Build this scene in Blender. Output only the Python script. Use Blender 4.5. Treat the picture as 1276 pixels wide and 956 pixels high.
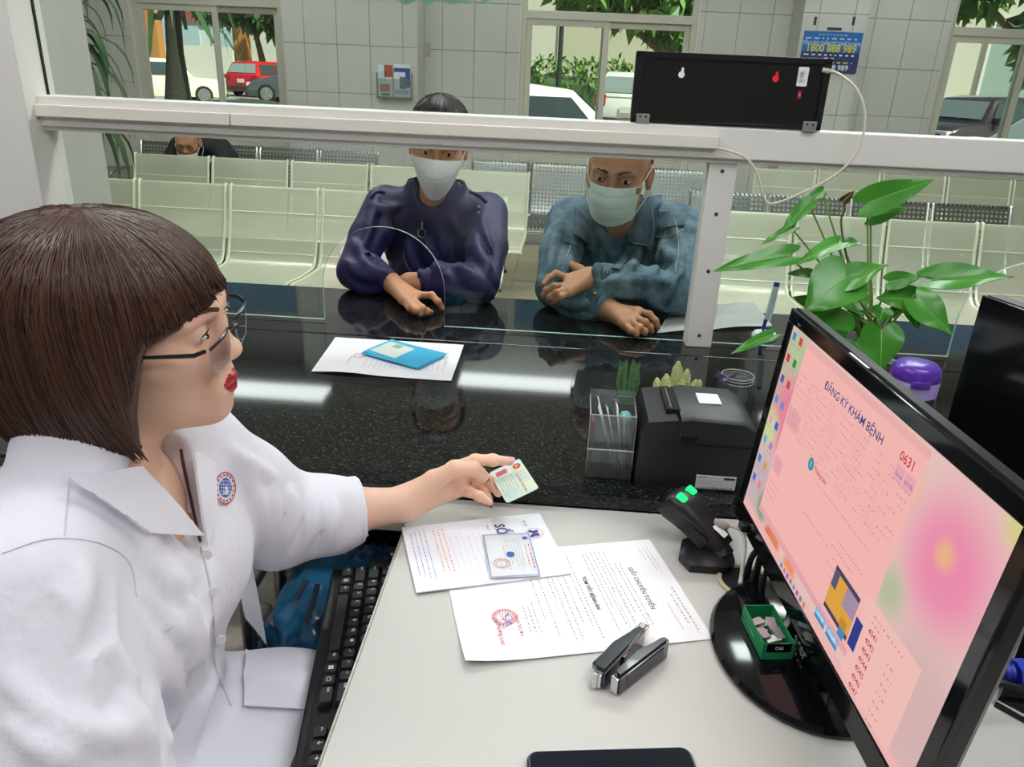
import bpy, bmesh, math, random
import numpy as np
from mathutils import Vector, Matrix, Euler

SC = bpy.context.scene
COL = SC.collection
for o in list(bpy.data.objects):
    bpy.data.objects.remove(o, do_unlink=True)
random.seed(7)
RNG = np.random.default_rng(7)
R = math.radians

# ---------------------------------------------------------------- camera
IW, IH, FPX = 1276, 956, 958.0
CAMZ = 1.365
PITCH, ROLL, YAW = R(22.2), R(2.5), R(3.0)
cF = np.array([-math.sin(YAW)*math.cos(PITCH), math.cos(YAW)*math.cos(PITCH), -math.sin(PITCH)])
cR0 = np.array([math.cos(YAW), math.sin(YAW), 0.0])
cU0 = np.cross(cR0, cF)
cR = cR0*math.cos(ROLL) + cU0*math.sin(ROLL)
cU = -cR0*math.sin(ROLL) + cU0*math.cos(ROLL)
camd = bpy.data.cameras.new('camera')
cam = bpy.data.objects.new('camera', camd)
COL.objects.link(cam)
camd.sensor_fit = 'HORIZONTAL'
camd.sensor_width = 36.0
camd.lens = 36.0*FPX/IW
camd.clip_start = 0.02
camd.clip_end = 300
cam.matrix_world = Matrix(((cR[0], cU[0], -cF[0], 0), (cR[1], cU[1], -cF[1], 0), (cR[2], cU[2], -cF[2], CAMZ), (0, 0, 0, 1)))
SC.camera = cam

# ---------------------------------------------------------------- world, sun, exposure
vs = SC.view_settings
vs.view_transform = 'Standard'
vs.look = 'None'
vs.gamma = 1.0
vs.use_curve_mapping = False
vs.exposure = 0.0
world = bpy.data.worlds.new('world')
SC.world = world
world.use_nodes = True
wn = world.node_tree.nodes
wl = world.node_tree.links
bg = wn['Background']
sky = wn.new('ShaderNodeTexSky')
sky.sky_type = 'HOSEK_WILKIE'
sky.turbidity = 6.0
sky.sun_direction = Vector((0.5, -0.35, 0.8)).normalized()
wl.new(sky.outputs[0], bg.inputs[0])
bg.inputs[1].default_value = 2.4
sund = bpy.data.lights.new('sun', 'SUN')
sund.energy = 8.0
sund.angle = R(2)
sund.color = (1.0, 0.95, 0.86)
sun = bpy.data.objects.new('sun', sund)
COL.objects.link(sun)
sun.rotation_euler = Vector((0.5, -0.35, 0.8)).to_track_quat('Z', 'Y').to_euler()
HALL_LAMP, DESK_LAMP = 19.0, 9.6      # emission of the ceiling fixtures

# ---------------------------------------------------------------- helpers
def V3(*a):
    return np.array(a, float)

def ray(px, py):
    d = cF*FPX + cR*(px-IW/2) - cU*(py-IH/2)
    return d/np.linalg.norm(d)

def onz(px, py, z):
    d = ray(px, py)
    return d*(z-CAMZ)/d[2] + V3(0, 0, CAMZ)

def ony(px, py, Y):
    d = ray(px, py)
    return d*Y/d[1] + V3(0, 0, CAMZ)

def lin(c):
    if isinstance(c, str):
        c = [int(c[i:i+2], 16)/255 for i in (0, 2, 4)]
    return tuple((x/12.92 if x <= .04045 else ((x+.055)/1.055)**2.4) for x in c[:3]) + (1.0,)

MATS = {}
def mat(name, col='808080', rough=.5, metal=0., spec=.5, vary=None, bump=None, emit=0., emitcol=None, trans=0., ior=1.45,
        alpha=1., coat=0., sheen=0., sss=0., col2=None, stretch=None, detail=4., holes=None, island=0., thin=None):
    """procedural principled material. vary=(scale, amount) mixes towards col2/darker by noise; bump=(scale, strength[, dist])"""
    if name in MATS:
        return MATS[name]
    m = bpy.data.materials.new(name)
    m.use_nodes = True
    nt = m.node_tree
    N, L = nt.nodes, nt.links
    b = N['Principled BSDF']
    out = N['Material Output']
    c = lin(col)
    b.inputs['Base Color'].default_value = c
    b.inputs['Roughness'].default_value = rough
    b.inputs['Metallic'].default_value = metal
    b.inputs['Specular IOR Level'].default_value = spec
    b.inputs['IOR'].default_value = ior
    b.inputs['Transmission Weight'].default_value = trans
    b.inputs['Coat Weight'].default_value = coat
    b.inputs['Sheen Weight'].default_value = sheen
    if sss:
        b.inputs['Subsurface Weight'].default_value = sss
        b.inputs['Subsurface Radius'].default_value = (.012, .005, .003)
        b.inputs['Subsurface Scale'].default_value = 1.0
    if emit:
        b.inputs['Emission Color'].default_value = lin(emitcol or col)
        b.inputs['Emission Strength'].default_value = emit
    tc = N.new('ShaderNodeTexCoord')
    mp = N.new('ShaderNodeMapping')
    L.new(tc.outputs['Object'], mp.inputs[0])
    if stretch:
        mp.inputs['Scale'].default_value = stretch
    if vary or island:
        mx = N.new('ShaderNodeMix')
        mx.data_type = 'RGBA'
        c2 = lin(col2) if col2 else tuple(x*.6 for x in c[:3]) + (1,)
        mx.inputs[6].default_value = c
        mx.inputs[7].default_value = c2
        if vary:
            nz = N.new('ShaderNodeTexNoise')
            nz.inputs['Scale'].default_value = vary[0]
            nz.inputs['Detail'].default_value = detail
            L.new(mp.outputs[0], nz.inputs['Vector'])
            rp = N.new('ShaderNodeMapRange')
            rp.inputs[1].default_value = .3
            rp.inputs[2].default_value = .7
            rp.inputs[4].default_value = vary[1]
            L.new(nz.outputs[0], rp.inputs[0])
            src = rp.outputs[0]
        if island:
            ge = N.new('ShaderNodeNewGeometry')
            ml = N.new('ShaderNodeMath')
            ml.operation = 'MULTIPLY'
            ml.inputs[1].default_value = island
            L.new(ge.outputs['Random Per Island'], ml.inputs[0])
            if vary:
                ad = N.new('ShaderNodeMath')
                ad.operation = 'ADD'
                L.new(ml.outputs[0], ad.inputs[0])
                L.new(src, ad.inputs[1])
                src = ad.outputs[0]
            else:
                src = ml.outputs[0]
        L.new(src, mx.inputs[0])
        L.new(mx.outputs[2], b.inputs['Base Color'])
    if bump:
        nb = N.new('ShaderNodeTexNoise')
        nb.inputs['Scale'].default_value = bump[0]
        nb.inputs['Detail'].default_value = detail
        L.new(mp.outputs[0], nb.inputs['Vector'])
        bp = N.new('ShaderNodeBump')
        bp.inputs['Strength'].default_value = bump[1]
        bp.inputs['Distance'].default_value = bump[2] if len(bump) > 2 else .002
        L.new(nb.outputs[0], bp.inputs['Height'])
        L.new(bp.outputs[0], b.inputs['Normal'])
    if alpha < 1 or holes:
        tr = N.new('ShaderNodeBsdfTransparent')
        ms = N.new('ShaderNodeMixShader')
        ms.inputs[0].default_value = alpha
        L.new(tr.outputs[0], ms.inputs[1])
        L.new(b.outputs[0], ms.inputs[2])
        L.new(ms.outputs[0], out.inputs[0])
        if holes:                                   # holes=(spacing, radius fraction): round perforations on the local XZ grid
            sp, rf = holes
            sx = N.new('ShaderNodeSeparateXYZ')
            L.new(tc.outputs['Object'], sx.inputs[0])
            parts = []
            for ax in ('X', 'Z'):
                dv = N.new('ShaderNodeMath'); dv.operation = 'DIVIDE'; dv.inputs[1].default_value = sp
                L.new(sx.outputs[ax], dv.inputs[0])
                fr = N.new('ShaderNodeMath'); fr.operation = 'FRACT'
                L.new(dv.outputs[0], fr.inputs[0])
                sb = N.new('ShaderNodeMath'); sb.operation = 'SUBTRACT'; sb.inputs[1].default_value = .5
                L.new(fr.outputs[0], sb.inputs[0])
                pw = N.new('ShaderNodeMath'); pw.operation = 'MULTIPLY'
                L.new(sb.outputs[0], pw.inputs[0]); L.new(sb.outputs[0], pw.inputs[1])
                parts.append(pw)
            ad = N.new('ShaderNodeMath'); ad.operation = 'ADD'
            L.new(parts[0].outputs[0], ad.inputs[0]); L.new(parts[1].outputs[0], ad.inputs[1])
            gt = N.new('ShaderNodeMath'); gt.operation = 'GREATER_THAN'; gt.inputs[1].default_value = rf*rf
            L.new(ad.outputs[0], gt.inputs[0])
            L.new(gt.outputs[0], ms.inputs[0])
    MATS[name] = m
    return m

def glassmat(name, tint='eef6f2', refl=1.0, rough=0.0, density=0.0, dcol='ffffff'):
    """thin sheet glass / clear plastic: transparent with a fresnel reflection (optionally a little haze)"""
    if name in MATS:
        return MATS[name]
    m = bpy.data.materials.new(name)
    m.use_nodes = True
    nt = m.node_tree
    N, L = nt.nodes, nt.links
    N.remove(N['Principled BSDF'])
    out = N['Material Output']
    tr = N.new('ShaderNodeBsdfTransparent')
    tr.inputs[0].default_value = lin(tint)
    gl = N.new('ShaderNodeBsdfGlossy')
    gl.inputs['Roughness'].default_value = rough
    fr = N.new('ShaderNodeFresnel')
    fr.inputs[0].default_value = 1.45
    mu = N.new('ShaderNodeMath')
    mu.operation = 'MULTIPLY'
    mu.inputs[1].default_value = refl
    L.new(fr.outputs[0], mu.inputs[0])
    ms = N.new('ShaderNodeMixShader')
    L.new(mu.outputs[0], ms.inputs[0])
    src = tr.outputs[0]
    if density:
        df = N.new('ShaderNodeBsdfDiffuse')
        df.inputs[0].default_value = lin(dcol)
        m2 = N.new('ShaderNodeMixShader')
        m2.inputs[0].default_value = density
        L.new(tr.outputs[0], m2.inputs[1]); L.new(df.outputs[0], m2.inputs[2])
        src = m2.outputs[0]
    L.new(src, ms.inputs[1]); L.new(gl.outputs[0], ms.inputs[2])
    L.new(ms.outputs[0], out.inputs[0])
    MATS[name] = m
    return m

def wm(o):
    m = Matrix.Identity(4)
    while o is not None:
        m = o.matrix_basis @ m
        o = o.parent
    return m

def tag(o, label=None, cat=None, group=None, kind=None):
    if label: o['label'] = label
    if cat: o['category'] = cat
    if group: o['group'] = group
    if kind: o['kind'] = kind
    return o

def thing(name, label, cat, loc=(0, 0, 0), rotz=0., group=None, rot=None):
    o = bpy.data.objects.new(name, None)
    o.empty_display_size = .05
    COL.objects.link(o)
    o.location = tuple(float(x) for x in loc)
    o.rotation_euler = rot if rot else (0, 0, rotz)
    return tag(o, label, cat, group)

def copy_tree(o, parent=None):
    c = o.copy()
    COL.objects.link(c)
    c.parent = parent
    for ch in o.children:
        copy_tree(ch, c)
    return c

class MB:
    """collects geometry; build() links it as ONE mesh object"""
    def __init__(s):
        s.v = []; s.f = []; s.mi = []; s.cur = 0; s.flat = set()
    def add(s, vs, fs):
        n = len(s.v)
        s.v.extend([tuple(map(float, p)) for p in vs])
        s.f.extend([tuple(i+n for i in f) for f in fs])
        s.mi.extend([s.cur]*len(fs))
        return s
    def addbm(s, bm, M=None):
        vs = [(M @ v.co if M else v.co) for v in bm.verts]
        bm.verts.index_update()
        fs = [[v.index for v in f.verts] for f in bm.faces]
        bm.free()
        return s.add(vs, fs)
    def box(s, lo, hi, bev=0., M=None, seg=2):
        lo = np.array(lo, float); hi = np.array(hi, float)
        c = (lo+hi)/2; d = hi-lo
        if bev <= 0:
            vs = [(lo[0] if i & 1 == 0 else hi[0], lo[1] if i & 2 == 0 else hi[1], lo[2] if i & 4 == 0 else hi[2]) for i in range(8)]
            fs = [(0, 2, 3, 1), (4, 5, 7, 6), (0, 1, 5, 4), (2, 6, 7, 3), (0, 4, 6, 2), (1, 3, 7, 5)]
            if M: vs = [M @ Vector(v) for v in vs]
            return s.add(vs, fs)
        bm = bmesh.new()
        bmesh.ops.create_cube(bm, size=1)
        for v in bm.verts:
            v.co = Vector((v.co.x*d[0]+c[0], v.co.y*d[1]+c[1], v.co.z*d[2]+c[2]))
        bmesh.ops.bevel(bm, geom=bm.edges[:], offset=min(bev, min(d)*.49), segments=seg, affect='EDGES', profile=.5)
        bm.normal_update()
        n0 = len(s.f)
        s.flat |= {n0+i for i, f in enumerate(bm.faces) if max(abs(c) for c in f.normal) > .9995}
        return s.addbm(bm, M)
    def cbox(s, c, d, bev=0., M=None, seg=2):
        c = np.array(c, float); d = np.array(d, float)
        return s.box(c-d/2, c+d/2, bev, M, seg)
    def prism(s, poly, a, b, axis='z', M=None):
        """polygon (2D) extruded from a to b along axis. axis x: poly=(y,z); y: poly=(x,z); z: poly=(x,y)"""
        def p3(p, t):
            return {'x': (t, p[0], p[1]), 'y': (p[0], t, p[1]), 'z': (p[0], p[1], t)}[axis]
        n = len(poly)
        vs = [p3(p, a) for p in poly] + [p3(p, b) for p in poly]
        if M: vs = [M @ Vector(v) for v in vs]
        fs = [(i, (i+1) % n, n+(i+1) % n, n+i) for i in range(n)] + [tuple(reversed(range(n))), tuple(range(n, 2*n))]
        return s.add(vs, fs)
    def tube(s, pts, r, n=8, cap=True):
        pts = [Vector(tuple(map(float, p))) for p in pts]
        k = len(pts)
        rs = r if hasattr(r, '__len__') else [r]*k
        vs = []; fs = []
        up = None
        for i, p in enumerate(pts):
            t = (pts[min(i+1, k-1)] - pts[max(i-1, 0)])
            if t.length < 1e-9: t = Vector((0, 0, 1))
            t.normalize()
            if up is None:
                up = t.orthogonal().normalized()
            up = (up - t*up.dot(t))
            if up.length < 1e-6: up = t.orthogonal()
            up.normalize()
            sd = t.cross(up)
            for j in range(n):
                a = 2*math.pi*j/n
                vs.append(p + (up*math.cos(a)+sd*math.sin(a))*rs[i])
        for i in range(k-1):
            for j in range(n):
                fs.append((i*n+j, i*n+(j+1) % n, (i+1)*n+(j+1) % n, (i+1)*n+j))
        if cap:
            fs.append(tuple(reversed(range(n))))
            fs.append(tuple(range((k-1)*n, k*n)))
        return s.add(vs, fs)
    def cyl(s, a, b, r, r2=None, n=16):
        return s.tube([a, b], [r, r if r2 is None else r2], n)
    def lathe(s, prof, c=(0, 0, 0), n=32, M=None, sx=1., sy=1.):
        """prof: list of (radius, z)"""
        vs = []; fs = []
        for r, z in prof:
            for j in range(n):
                a = 2*math.pi*j/n
                vs.append(Vector((c[0]+r*math.cos(a)*sx, c[1]+r*math.sin(a)*sy, c[2]+z)))
        if M: vs = [M @ v for v in vs]
        k = len(prof)
        for i in range(k-1):
            for j in range(n):
                fs.append((i*n+j, i*n+(j+1) % n, (i+1)*n+(j+1) % n, (i+1)*n+j))
        if prof[0][0] > 1e-6: fs.append(tuple(reversed(range(n))))
        if prof[-1][0] > 1e-6: fs.append(tuple(range((k-1)*n, k*n)))
        return s.add(vs, fs)
    def loft(s, rings, cap=True, closed=True):
        n = len(rings[0]); k = len(rings)
        vs = [p for r in rings for p in r]
        fs = []
        for i in range(k-1):
            for j in range(n if closed else n-1):
                fs.append((i*n+j, i*n+(j+1) % n, (i+1)*n+(j+1) % n, (i+1)*n+j))
        if cap and closed:
            fs.append(tuple(reversed(range(n))))
            fs.append(tuple(range((k-1)*n, k*n)))
        return s.add(vs, fs)
    def grid(s, P, thick=0.):
        """P: array (n,m,3); optional thickness makes it a closed slab"""
        P = np.array(P, float)
        n, m = P.shape[:2]
        q = lambda i, j: i*m+j
        if thick <= 0:
            return s.add(P.reshape(-1, 3), [(q(i, j), q(i+1, j), q(i+1, j+1), q(i, j+1)) for i in range(n-1) for j in range(m-1)])
        du = np.gradient(P, axis=0); dv = np.gradient(P, axis=1)
        N = np.cross(du, dv); N /= (np.linalg.norm(N, axis=2, keepdims=True)+1e-12)
        T = P + N*thick/2; B = P - N*thick/2
        vs = np.concatenate([T.reshape(-1, 3), B.reshape(-1, 3)])
        o = n*m
        fs = []
        for i in range(n-1):
            for j in range(m-1):
                fs.append((q(i, j), q(i+1, j), q(i+1, j+1), q(i, j+1)))
                fs.append((o+q(i, j), o+q(i, j+1), o+q(i+1, j+1), o+q(i+1, j)))
        for i in range(n-1):
            fs.append((q(i, 0), o+q(i, 0), o+q(i+1, 0), q(i+1, 0)))
            fs.append((q(i, m-1), q(i+1, m-1), o+q(i+1, m-1), o+q(i, m-1)))
        for j in range(m-1):
            fs.append((q(0, j), q(0, j+1), o+q(0, j+1), o+q(0, j)))
            fs.append((q(n-1, j), o+q(n-1, j), o+q(n-1, j+1), q(n-1, j+1)))
        return s.add(vs, fs)
    def build(s, name, m, parent=None, smooth=True, local=False, angle=40):
        me = bpy.data.meshes.new(name)
        vs = np.array(s.v, float).reshape(-1, 3)
        if parent is not None and not local:
            Mi = np.array(wm(parent).inverted())
            vs = vs @ Mi[:3, :3].T + Mi[:3, 3]
        me.from_pydata(vs.tolist(), [], s.f)
        ms = m if isinstance(m, (list, tuple)) else [m]
        for q in ms: me.materials.append(q)
        if len(ms) > 1:
            me.polygons.foreach_set('material_index', s.mi)
        bm = bmesh.new()
        bm.from_mesh(me)
        bmesh.ops.recalc_face_normals(bm, faces=bm.faces)
        bm.to_mesh(me)
        bm.free()
        if smooth:
            me.polygons.foreach_set('use_smooth', [True]*len(me.polygons))
            me.set_sharp_from_angle(angle=R(angle))
            if s.flat:
                me.polygons.foreach_set('use_smooth', [i not in s.flat for i in range(len(me.polygons))])
        me.update()
        o = bpy.data.objects.new(name, me)
        COL.objects.link(o)
        o.parent = parent
        return o

def part(name, m, parent, fn, **k):
    b = MB(); fn(b)
    return b.build(name, m, parent, **k)

def place(me, name, M, parent=None, local=True):
    """link an object that shares a mesh, at matrix M"""
    o = bpy.data.objects.new(name, me)
    COL.objects.link(o)
    o.parent = parent
    o.matrix_basis = M
    return o

def text_mesh(s, size=.01, align='LEFT', bold=0., depth=0., spacing=1.):
    c = bpy.data.curves.new('text', 'FONT')
    c.body = s; c.size = size; c.align_x = align; c.align_y = 'CENTER'; c.extrude = depth; c.offset = bold
    c.space_character = spacing
    c.resolution_u = 2
    o = bpy.data.objects.new('text', c)
    COL.objects.link(o)
    dg = bpy.context.evaluated_depsgraph_get()
    me = bpy.data.meshes.new_from_object(o.evaluated_get(dg))
    bpy.data.objects.remove(o, do_unlink=True)
    bpy.data.curves.remove(c)
    return me

def frameM(o, x, y):
    """matrix with origin o, X axis x, Y axis y (orthonormalised), Z = X x Y"""
    x = Vector(tuple(map(float, x))).normalized(); y = Vector(tuple(map(float, y)))
    z = x.cross(y).normalized(); y = z.cross(x)
    M = Matrix.Identity(4)
    for i in range(3):
        M[i][0] = x[i]; M[i][1] = y[i]; M[i][2] = z[i]; M[i][3] = float(o[i])
    return M

def addtext(mb, s, size, M, align='LEFT', bold=0., spacing=1., sx=1.):
    me = text_mesh(s, size, align, bold, 0., spacing)
    vs = [M @ Vector((v.co.x*sx, v.co.y, v.co.z)) for v in me.vertices]
    fs = [tuple(p.vertices) for p in me.polygons]
    bpy.data.meshes.remove(me)
    mb.add(vs, fs)

def scribble(mb, M, w, h, rnd, wordw=(.5, 1.9)):
    h *= .62
    """a row of tiny word-like dashes (print too small to read), from local origin along +X, height h"""
    x = 0.
    while x < w:
        L = h*rnd.uniform(*wordw)*2
        L = min(L, w-x)
        vs = [M @ Vector(p) for p in ((x, -h/2, 0), (x+L, -h/2, 0), (x+L, h/2, 0), (x, h/2, 0))]
        mb.add(vs, [(0, 1, 2, 3)])
        x += L + h*2.2

def quad(mb, M, x0, y0, x1, y1, z=0.):
    mb.add([M @ Vector(p) for p in ((x0, y0, z), (x1, y0, z), (x1, y1, z), (x0, y1, z))], [(0, 1, 2, 3)])

def disc(mb, M, cx, cy, r, n=24, r0=0., z=0.):
    if r0 <= 0:
        mb.add([M @ Vector((cx+r*math.cos(2*math.pi*i/n), cy+r*math.sin(2*math.pi*i/n), z)) for i in range(n)], [tuple(range(n))])
    else:
        vs = [M @ Vector((cx+q*math.cos(2*math.pi*i/n), cy+q*math.sin(2*math.pi*i/n), z)) for q in (r0, r) for i in range(n)]
        mb.add(vs, [(i, (i+1) % n, n+(i+1) % n, n+i) for i in range(n)])

def rrect(w, h, r, n=5, cx=0., cy=0.):
    pts = []
    for (sx, sy, a0) in ((1, 1, 0), (-1, 1, 90), (-1, -1, 180), (1, -1, 270)):
        for i in range(n+1):
            a = R(a0+90*i/n)
            pts.append((cx+sx*(w/2-r)+r*math.cos(a), cy+sy*(h/2-r)+r*math.sin(a)))
    return pts

def bez(pts, n=24):
    """Catmull-Rom through points"""
    P = [np.array(p, float) for p in pts]
    P = [2*P[0]-P[1]] + P + [2*P[-1]-P[-2]]
    out = []
    k = len(P)-3
    for i in range(k):
        for t in np.linspace(0, 1, max(2, n//k), endpoint=False):
            a, b, c, d = P[i:i+4]
            out.append(.5*((2*b)+(c-a)*t+(2*a-5*b+4*c-d)*t*t+(3*b-a-3*c+d)*t**3))
    out.append(P[-2])
    return out

# ---------------------------------------------------------------- signed-distance modelling (bodies, clothes, hair)
class SDF:
    def __init__(s, lo, hi, h):
        s.lo = np.array(lo, float); s.h = h
        s.n = np.ceil((np.array(hi, float)-s.lo)/h).astype(int)+1
        s.d = np.full(s.n, 1.0, np.float32)
        s.ax = [s.lo[i]+h*np.arange(s.n[i]) for i in range(3)]
    def sub(s, lo, hi):
        i0 = np.clip(np.floor((np.array(lo)-s.lo)/s.h).astype(int), 0, s.n)
        i1 = np.clip(np.ceil((np.array(hi)-s.lo)/s.h).astype(int)+1, 0, s.n)
        sl = tuple(slice(a, b) for a, b in zip(i0, i1))
        if any(b <= a for a, b in zip(i0, i1)):
            return None, None
        X = np.meshgrid(*[s.ax[i][sl[i]] for i in range(3)], indexing='ij', sparse=True)
        return sl, X
    def _op(s, sl, e, k, op):
        d = s.d[sl]
        if op == '+':
            if k > 0:
                hh = np.maximum(k-np.abs(d-e), 0)/k
                s.d[sl] = np.minimum(d, e)-hh*hh*k*.25
            else:
                s.d[sl] = np.minimum(d, e)
        else:
            e = -e
            if k > 0:
                hh = np.maximum(k-np.abs(d-e), 0)/k
                s.d[sl] = np.maximum(d, e)+hh*hh*k*.25
            else:
                s.d[sl] = np.maximum(d, e)
    def cap(s, a, b, ra, rb=None, k=.02, op='+'):
        rb = ra if rb is None else rb
        a = np.array(a, float); b = np.array(b, float)
        m = max(ra, rb)+k+3*s.h
        sl, X = s.sub(np.minimum(a, b)-m, np.maximum(a, b)+m)
        if sl is None: return s
        ab = b-a; L2 = max(ab@ab, 1e-12)
        P = [X[i]-a[i] for i in range(3)]
        t = np.clip((P[0]*ab[0]+P[1]*ab[1]+P[2]*ab[2])/L2, 0, 1)
        e = np.sqrt((P[0]-t*ab[0])**2+(P[1]-t*ab[1])**2+(P[2]-t*ab[2])**2)-(ra+(rb-ra)*t)
        s._op(sl, e, k, op)
        return s
    def chain(s, pts, rs, k=.02, op='+'):
        for i in range(len(pts)-1):
            s.cap(pts[i], pts[i+1], rs[i], rs[i+1], k, op)
        return s
    def ell(s, c, r, M=None, k=.02, op='+'):
        """ellipsoid; M optional 3x3 rotation (columns = local axes)"""
        c = np.array(c, float); r = np.array(r, float)
        m = (max(r) if M is not None else r)+k+3*s.h
        sl, X = s.sub(c-m, c+m)
        if sl is None: return s
        P = [X[i]-c[i] for i in range(3)]
        if M is not None:
            P = [P[0]*M[0][i]+P[1]*M[1][i]+P[2]*M[2][i] for i in range(3)]
        q = np.sqrt((P[0]/r[0])**2+(P[1]/r[1])**2+(P[2]/r[2])**2)
        g = np.sqrt((P[0]/r[0]**2)**2+(P[1]/r[1]**2)**2+(P[2]/r[2]**2)**2)+1e-9
        s._op(sl, q*(q-1)/g, k, op)
        return s
    def rbox(s, c, d, rad, M=None, k=.01, op='+'):
        c = np.array(c, float); hd = np.array(d, float)/2-rad
        m = float(np.linalg.norm(hd))+rad+k+3*s.h
        sl, X = s.sub(c-m, c+m)
        if sl is None: return s
        P = [X[i]-c[i] for i in range(3)]
        if M is not None:
            P = [P[0]*M[0][i]+P[1]*M[1][i]+P[2]*M[2][i] for i in range(3)]
        Q = [np.abs(P[i])-hd[i] for i in range(3)]
        e = np.sqrt(sum(np.maximum(q, 0)**2 for q in Q))+np.minimum(np.maximum(np.maximum(Q[0], Q[1]), Q[2]), 0)-rad
        s._op(sl, e, k, op)
        return s
    def plane(s, p, n, k=0.):
        """cut away the side the normal points to"""
        n = np.array(n, float); n /= np.linalg.norm(n)
        X = np.meshgrid(*s.ax, indexing='ij', sparse=True)
        e = sum((X[i]-p[i])*n[i] for i in range(3)).astype(np.float32)
        s.d = np.maximum(s.d, e)
        return s
    def disp(s, fn):
        X = np.meshgrid(*s.ax, indexing='ij', sparse=True)
        s.d = s.d + fn(*X).astype(np.float32)
        return s
    def mesh(s):
        """naive surface nets -> (verts, quads)"""
        d = s.d
        ins = d < 0
        nx, ny, nz = d.shape
        cs = np.zeros((nx-1, ny-1, nz-1), np.int8)
        for i in (0, 1):
            for j in (0, 1):
                for k in (0, 1):
                    cs += ins[i:nx-1+i, j:ny-1+j, k:nz-1+k]
        cells = np.argwhere((cs > 0) & (cs < 8))
        idx = -np.ones(cs.shape, np.int64)
        idx[tuple(cells.T)] = np.arange(len(cells))
        acc = np.zeros((len(cells), 3)); cnt = np.zeros(len(cells))
        cor = [(i, j, k) for i in (0, 1) for j in (0, 1) for k in (0, 1)]
        for a in cor:
            for ax in range(3):
                if a[ax]: continue
                b = list(a); b[ax] = 1
                da = d[tuple((cells+a).T)].astype(float); db = d[tuple((cells+b).T)].astype(float)
                w = (da < 0) != (db < 0)
                t = np.where(w, da/np.where(w, da-db, 1), 0)
                p = np.array(a, float)+0*cells
                p[:, ax] += t
                acc[w] += p[w]; cnt[w] += 1
        V = (cells+acc/cnt[:, None])*s.h+s.lo
        F = []
        for ax in range(3):
            sl0 = [slice(None)]*3; sl1 = [slice(None)]*3
            sl0[ax] = slice(0, d.shape[ax]-1); sl1[ax] = slice(1, None)
            ch = ins[tuple(sl0)] != ins[tuple(sl1)]
            e = np.argwhere(ch)
            o1, o2 = [x for x in range(3) if x != ax]
            ok = (e[:, o1] > 0) & (e[:, o2] > 0) & (e[:, o1] < d.shape[o1]-1) & (e[:, o2] < d.shape[o2]-1)
            e = e[ok]
            q = []
            for (u, v) in ((-1, -1), (0, -1), (0, 0), (-1, 0)):
                c = e.copy(); c[:, o1] += u; c[:, o2] += v
                q.append(idx[tuple(c.T)])
            q = np.stack(q, 1)
            fl = ins[tuple(e.T)]
            if ax == 1: fl = ~fl
            q[fl] = q[fl][:, ::-1]
            F.append(q)
        F = np.concatenate(F)
        F = F[(F >= 0).all(1)]
        return V, F[:, ::-1]

def sdf_obj(name, meshes, m, parent, matfn=None, smooth_iters=0):
    """meshes: list of (V,F) in world coordinates, joined into one mesh object. matfn(face centres)->material index"""
    Vs = []; Fs = []; n = 0
    for V, F in meshes:
        Vs.append(V); Fs.append(F+n); n += len(V)
    V = np.concatenate(Vs); F = np.concatenate(Fs)
    for it in range(smooth_iters):
        acc = np.zeros_like(V); cnt = np.zeros(len(V))
        for a, b in ((0, 1), (1, 2), (2, 3), (3, 0)):
            np.add.at(acc, F[:, a], V[F[:, b]]); np.add.at(cnt, F[:, a], 1)
            np.add.at(acc, F[:, b], V[F[:, a]]); np.add.at(cnt, F[:, b], 1)
        V = V*.4+.6*acc/np.maximum(cnt, 1)[:, None]
    W = V
    if parent is not None:
        Mi = np.array(wm(parent).inverted())
        W = V @ Mi[:3, :3].T+Mi[:3, 3]
    me = bpy.data.meshes.new(name)
    me.vertices.add(len(W)); me.vertices.foreach_set('co', W.ravel())
    me.loops.add(len(F)*4); me.loops.foreach_set('vertex_index', F.ravel().astype(np.int32))
    me.polygons.add(len(F)); me.polygons.foreach_set('loop_start', np.arange(0, len(F)*4, 4, dtype=np.int32))
    ms = m if isinstance(m, (list, tuple)) else [m]
    for q in ms: me.materials.append(q)
    if matfn is not None:
        me.polygons.foreach_set('material_index', np.asarray(matfn(V[F].mean(1)), np.int32))
    me.update(calc_edges=True)
    me.polygons.foreach_set('use_smooth', np.ones(len(F), bool))
    me.validate()
    o = bpy.data.objects.new(name, me)
    COL.objects.link(o)
    o.parent = parent
    return o
# ================================================================ materials shared by the setting
M_tile = mat('wall_tile', 'd6d6d1', .16, vary=(3, .12), col2='c4c4be')
M_grout = mat('grout', 'a6a69e', .8)
M_wallp = mat('wall_paint', 'dcdbd4', .6, vary=(2, .15), col2='cfcec6')
M_ceil = mat('ceiling_paint', 'e6e6e0', .8)
M_floor = mat('floor_tile', 'c9bda0', .18, vary=(4, .3), col2='b8a98a')
M_alu = mat('window_aluminium', 'd3d0c2', .4)
M_white = mat('white_powder_coat', 'e9e7e1', .38, vary=(5, .15), col2='dcd9d0')
M_cream = mat('cream_laminate', 'dcd6c8', .45)
M_glass = glassmat('sheet_glass', 'e9f3ed', .9)
M_wglass = glassmat('window_glass', 'f0f6f2', .55)
M_gedge = mat('glass_edge', 'b5d6cb', .15, alpha=.75)
M_black = mat('black_plastic', '16171a', .38, bump=(900, .15, .0004))
M_blackg = mat('black_gloss', '0c0d10', .08)
M_steel = mat('brushed_steel', 'b9bbba', .28, metal=1.)
M_chrome = mat('chrome', 'd8d8d8', .1, metal=1.)
M_dark = mat('dark_void', '08080a', .8)
M_whitep = mat('white_paper', 'f1f1f3', .7, vary=(40, .12), col2='e4e4ea')

def struct(o):
    o['kind'] = 'structure'
    return o

CZ = 2.80
BW = 6.50          # back wall face
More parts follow.
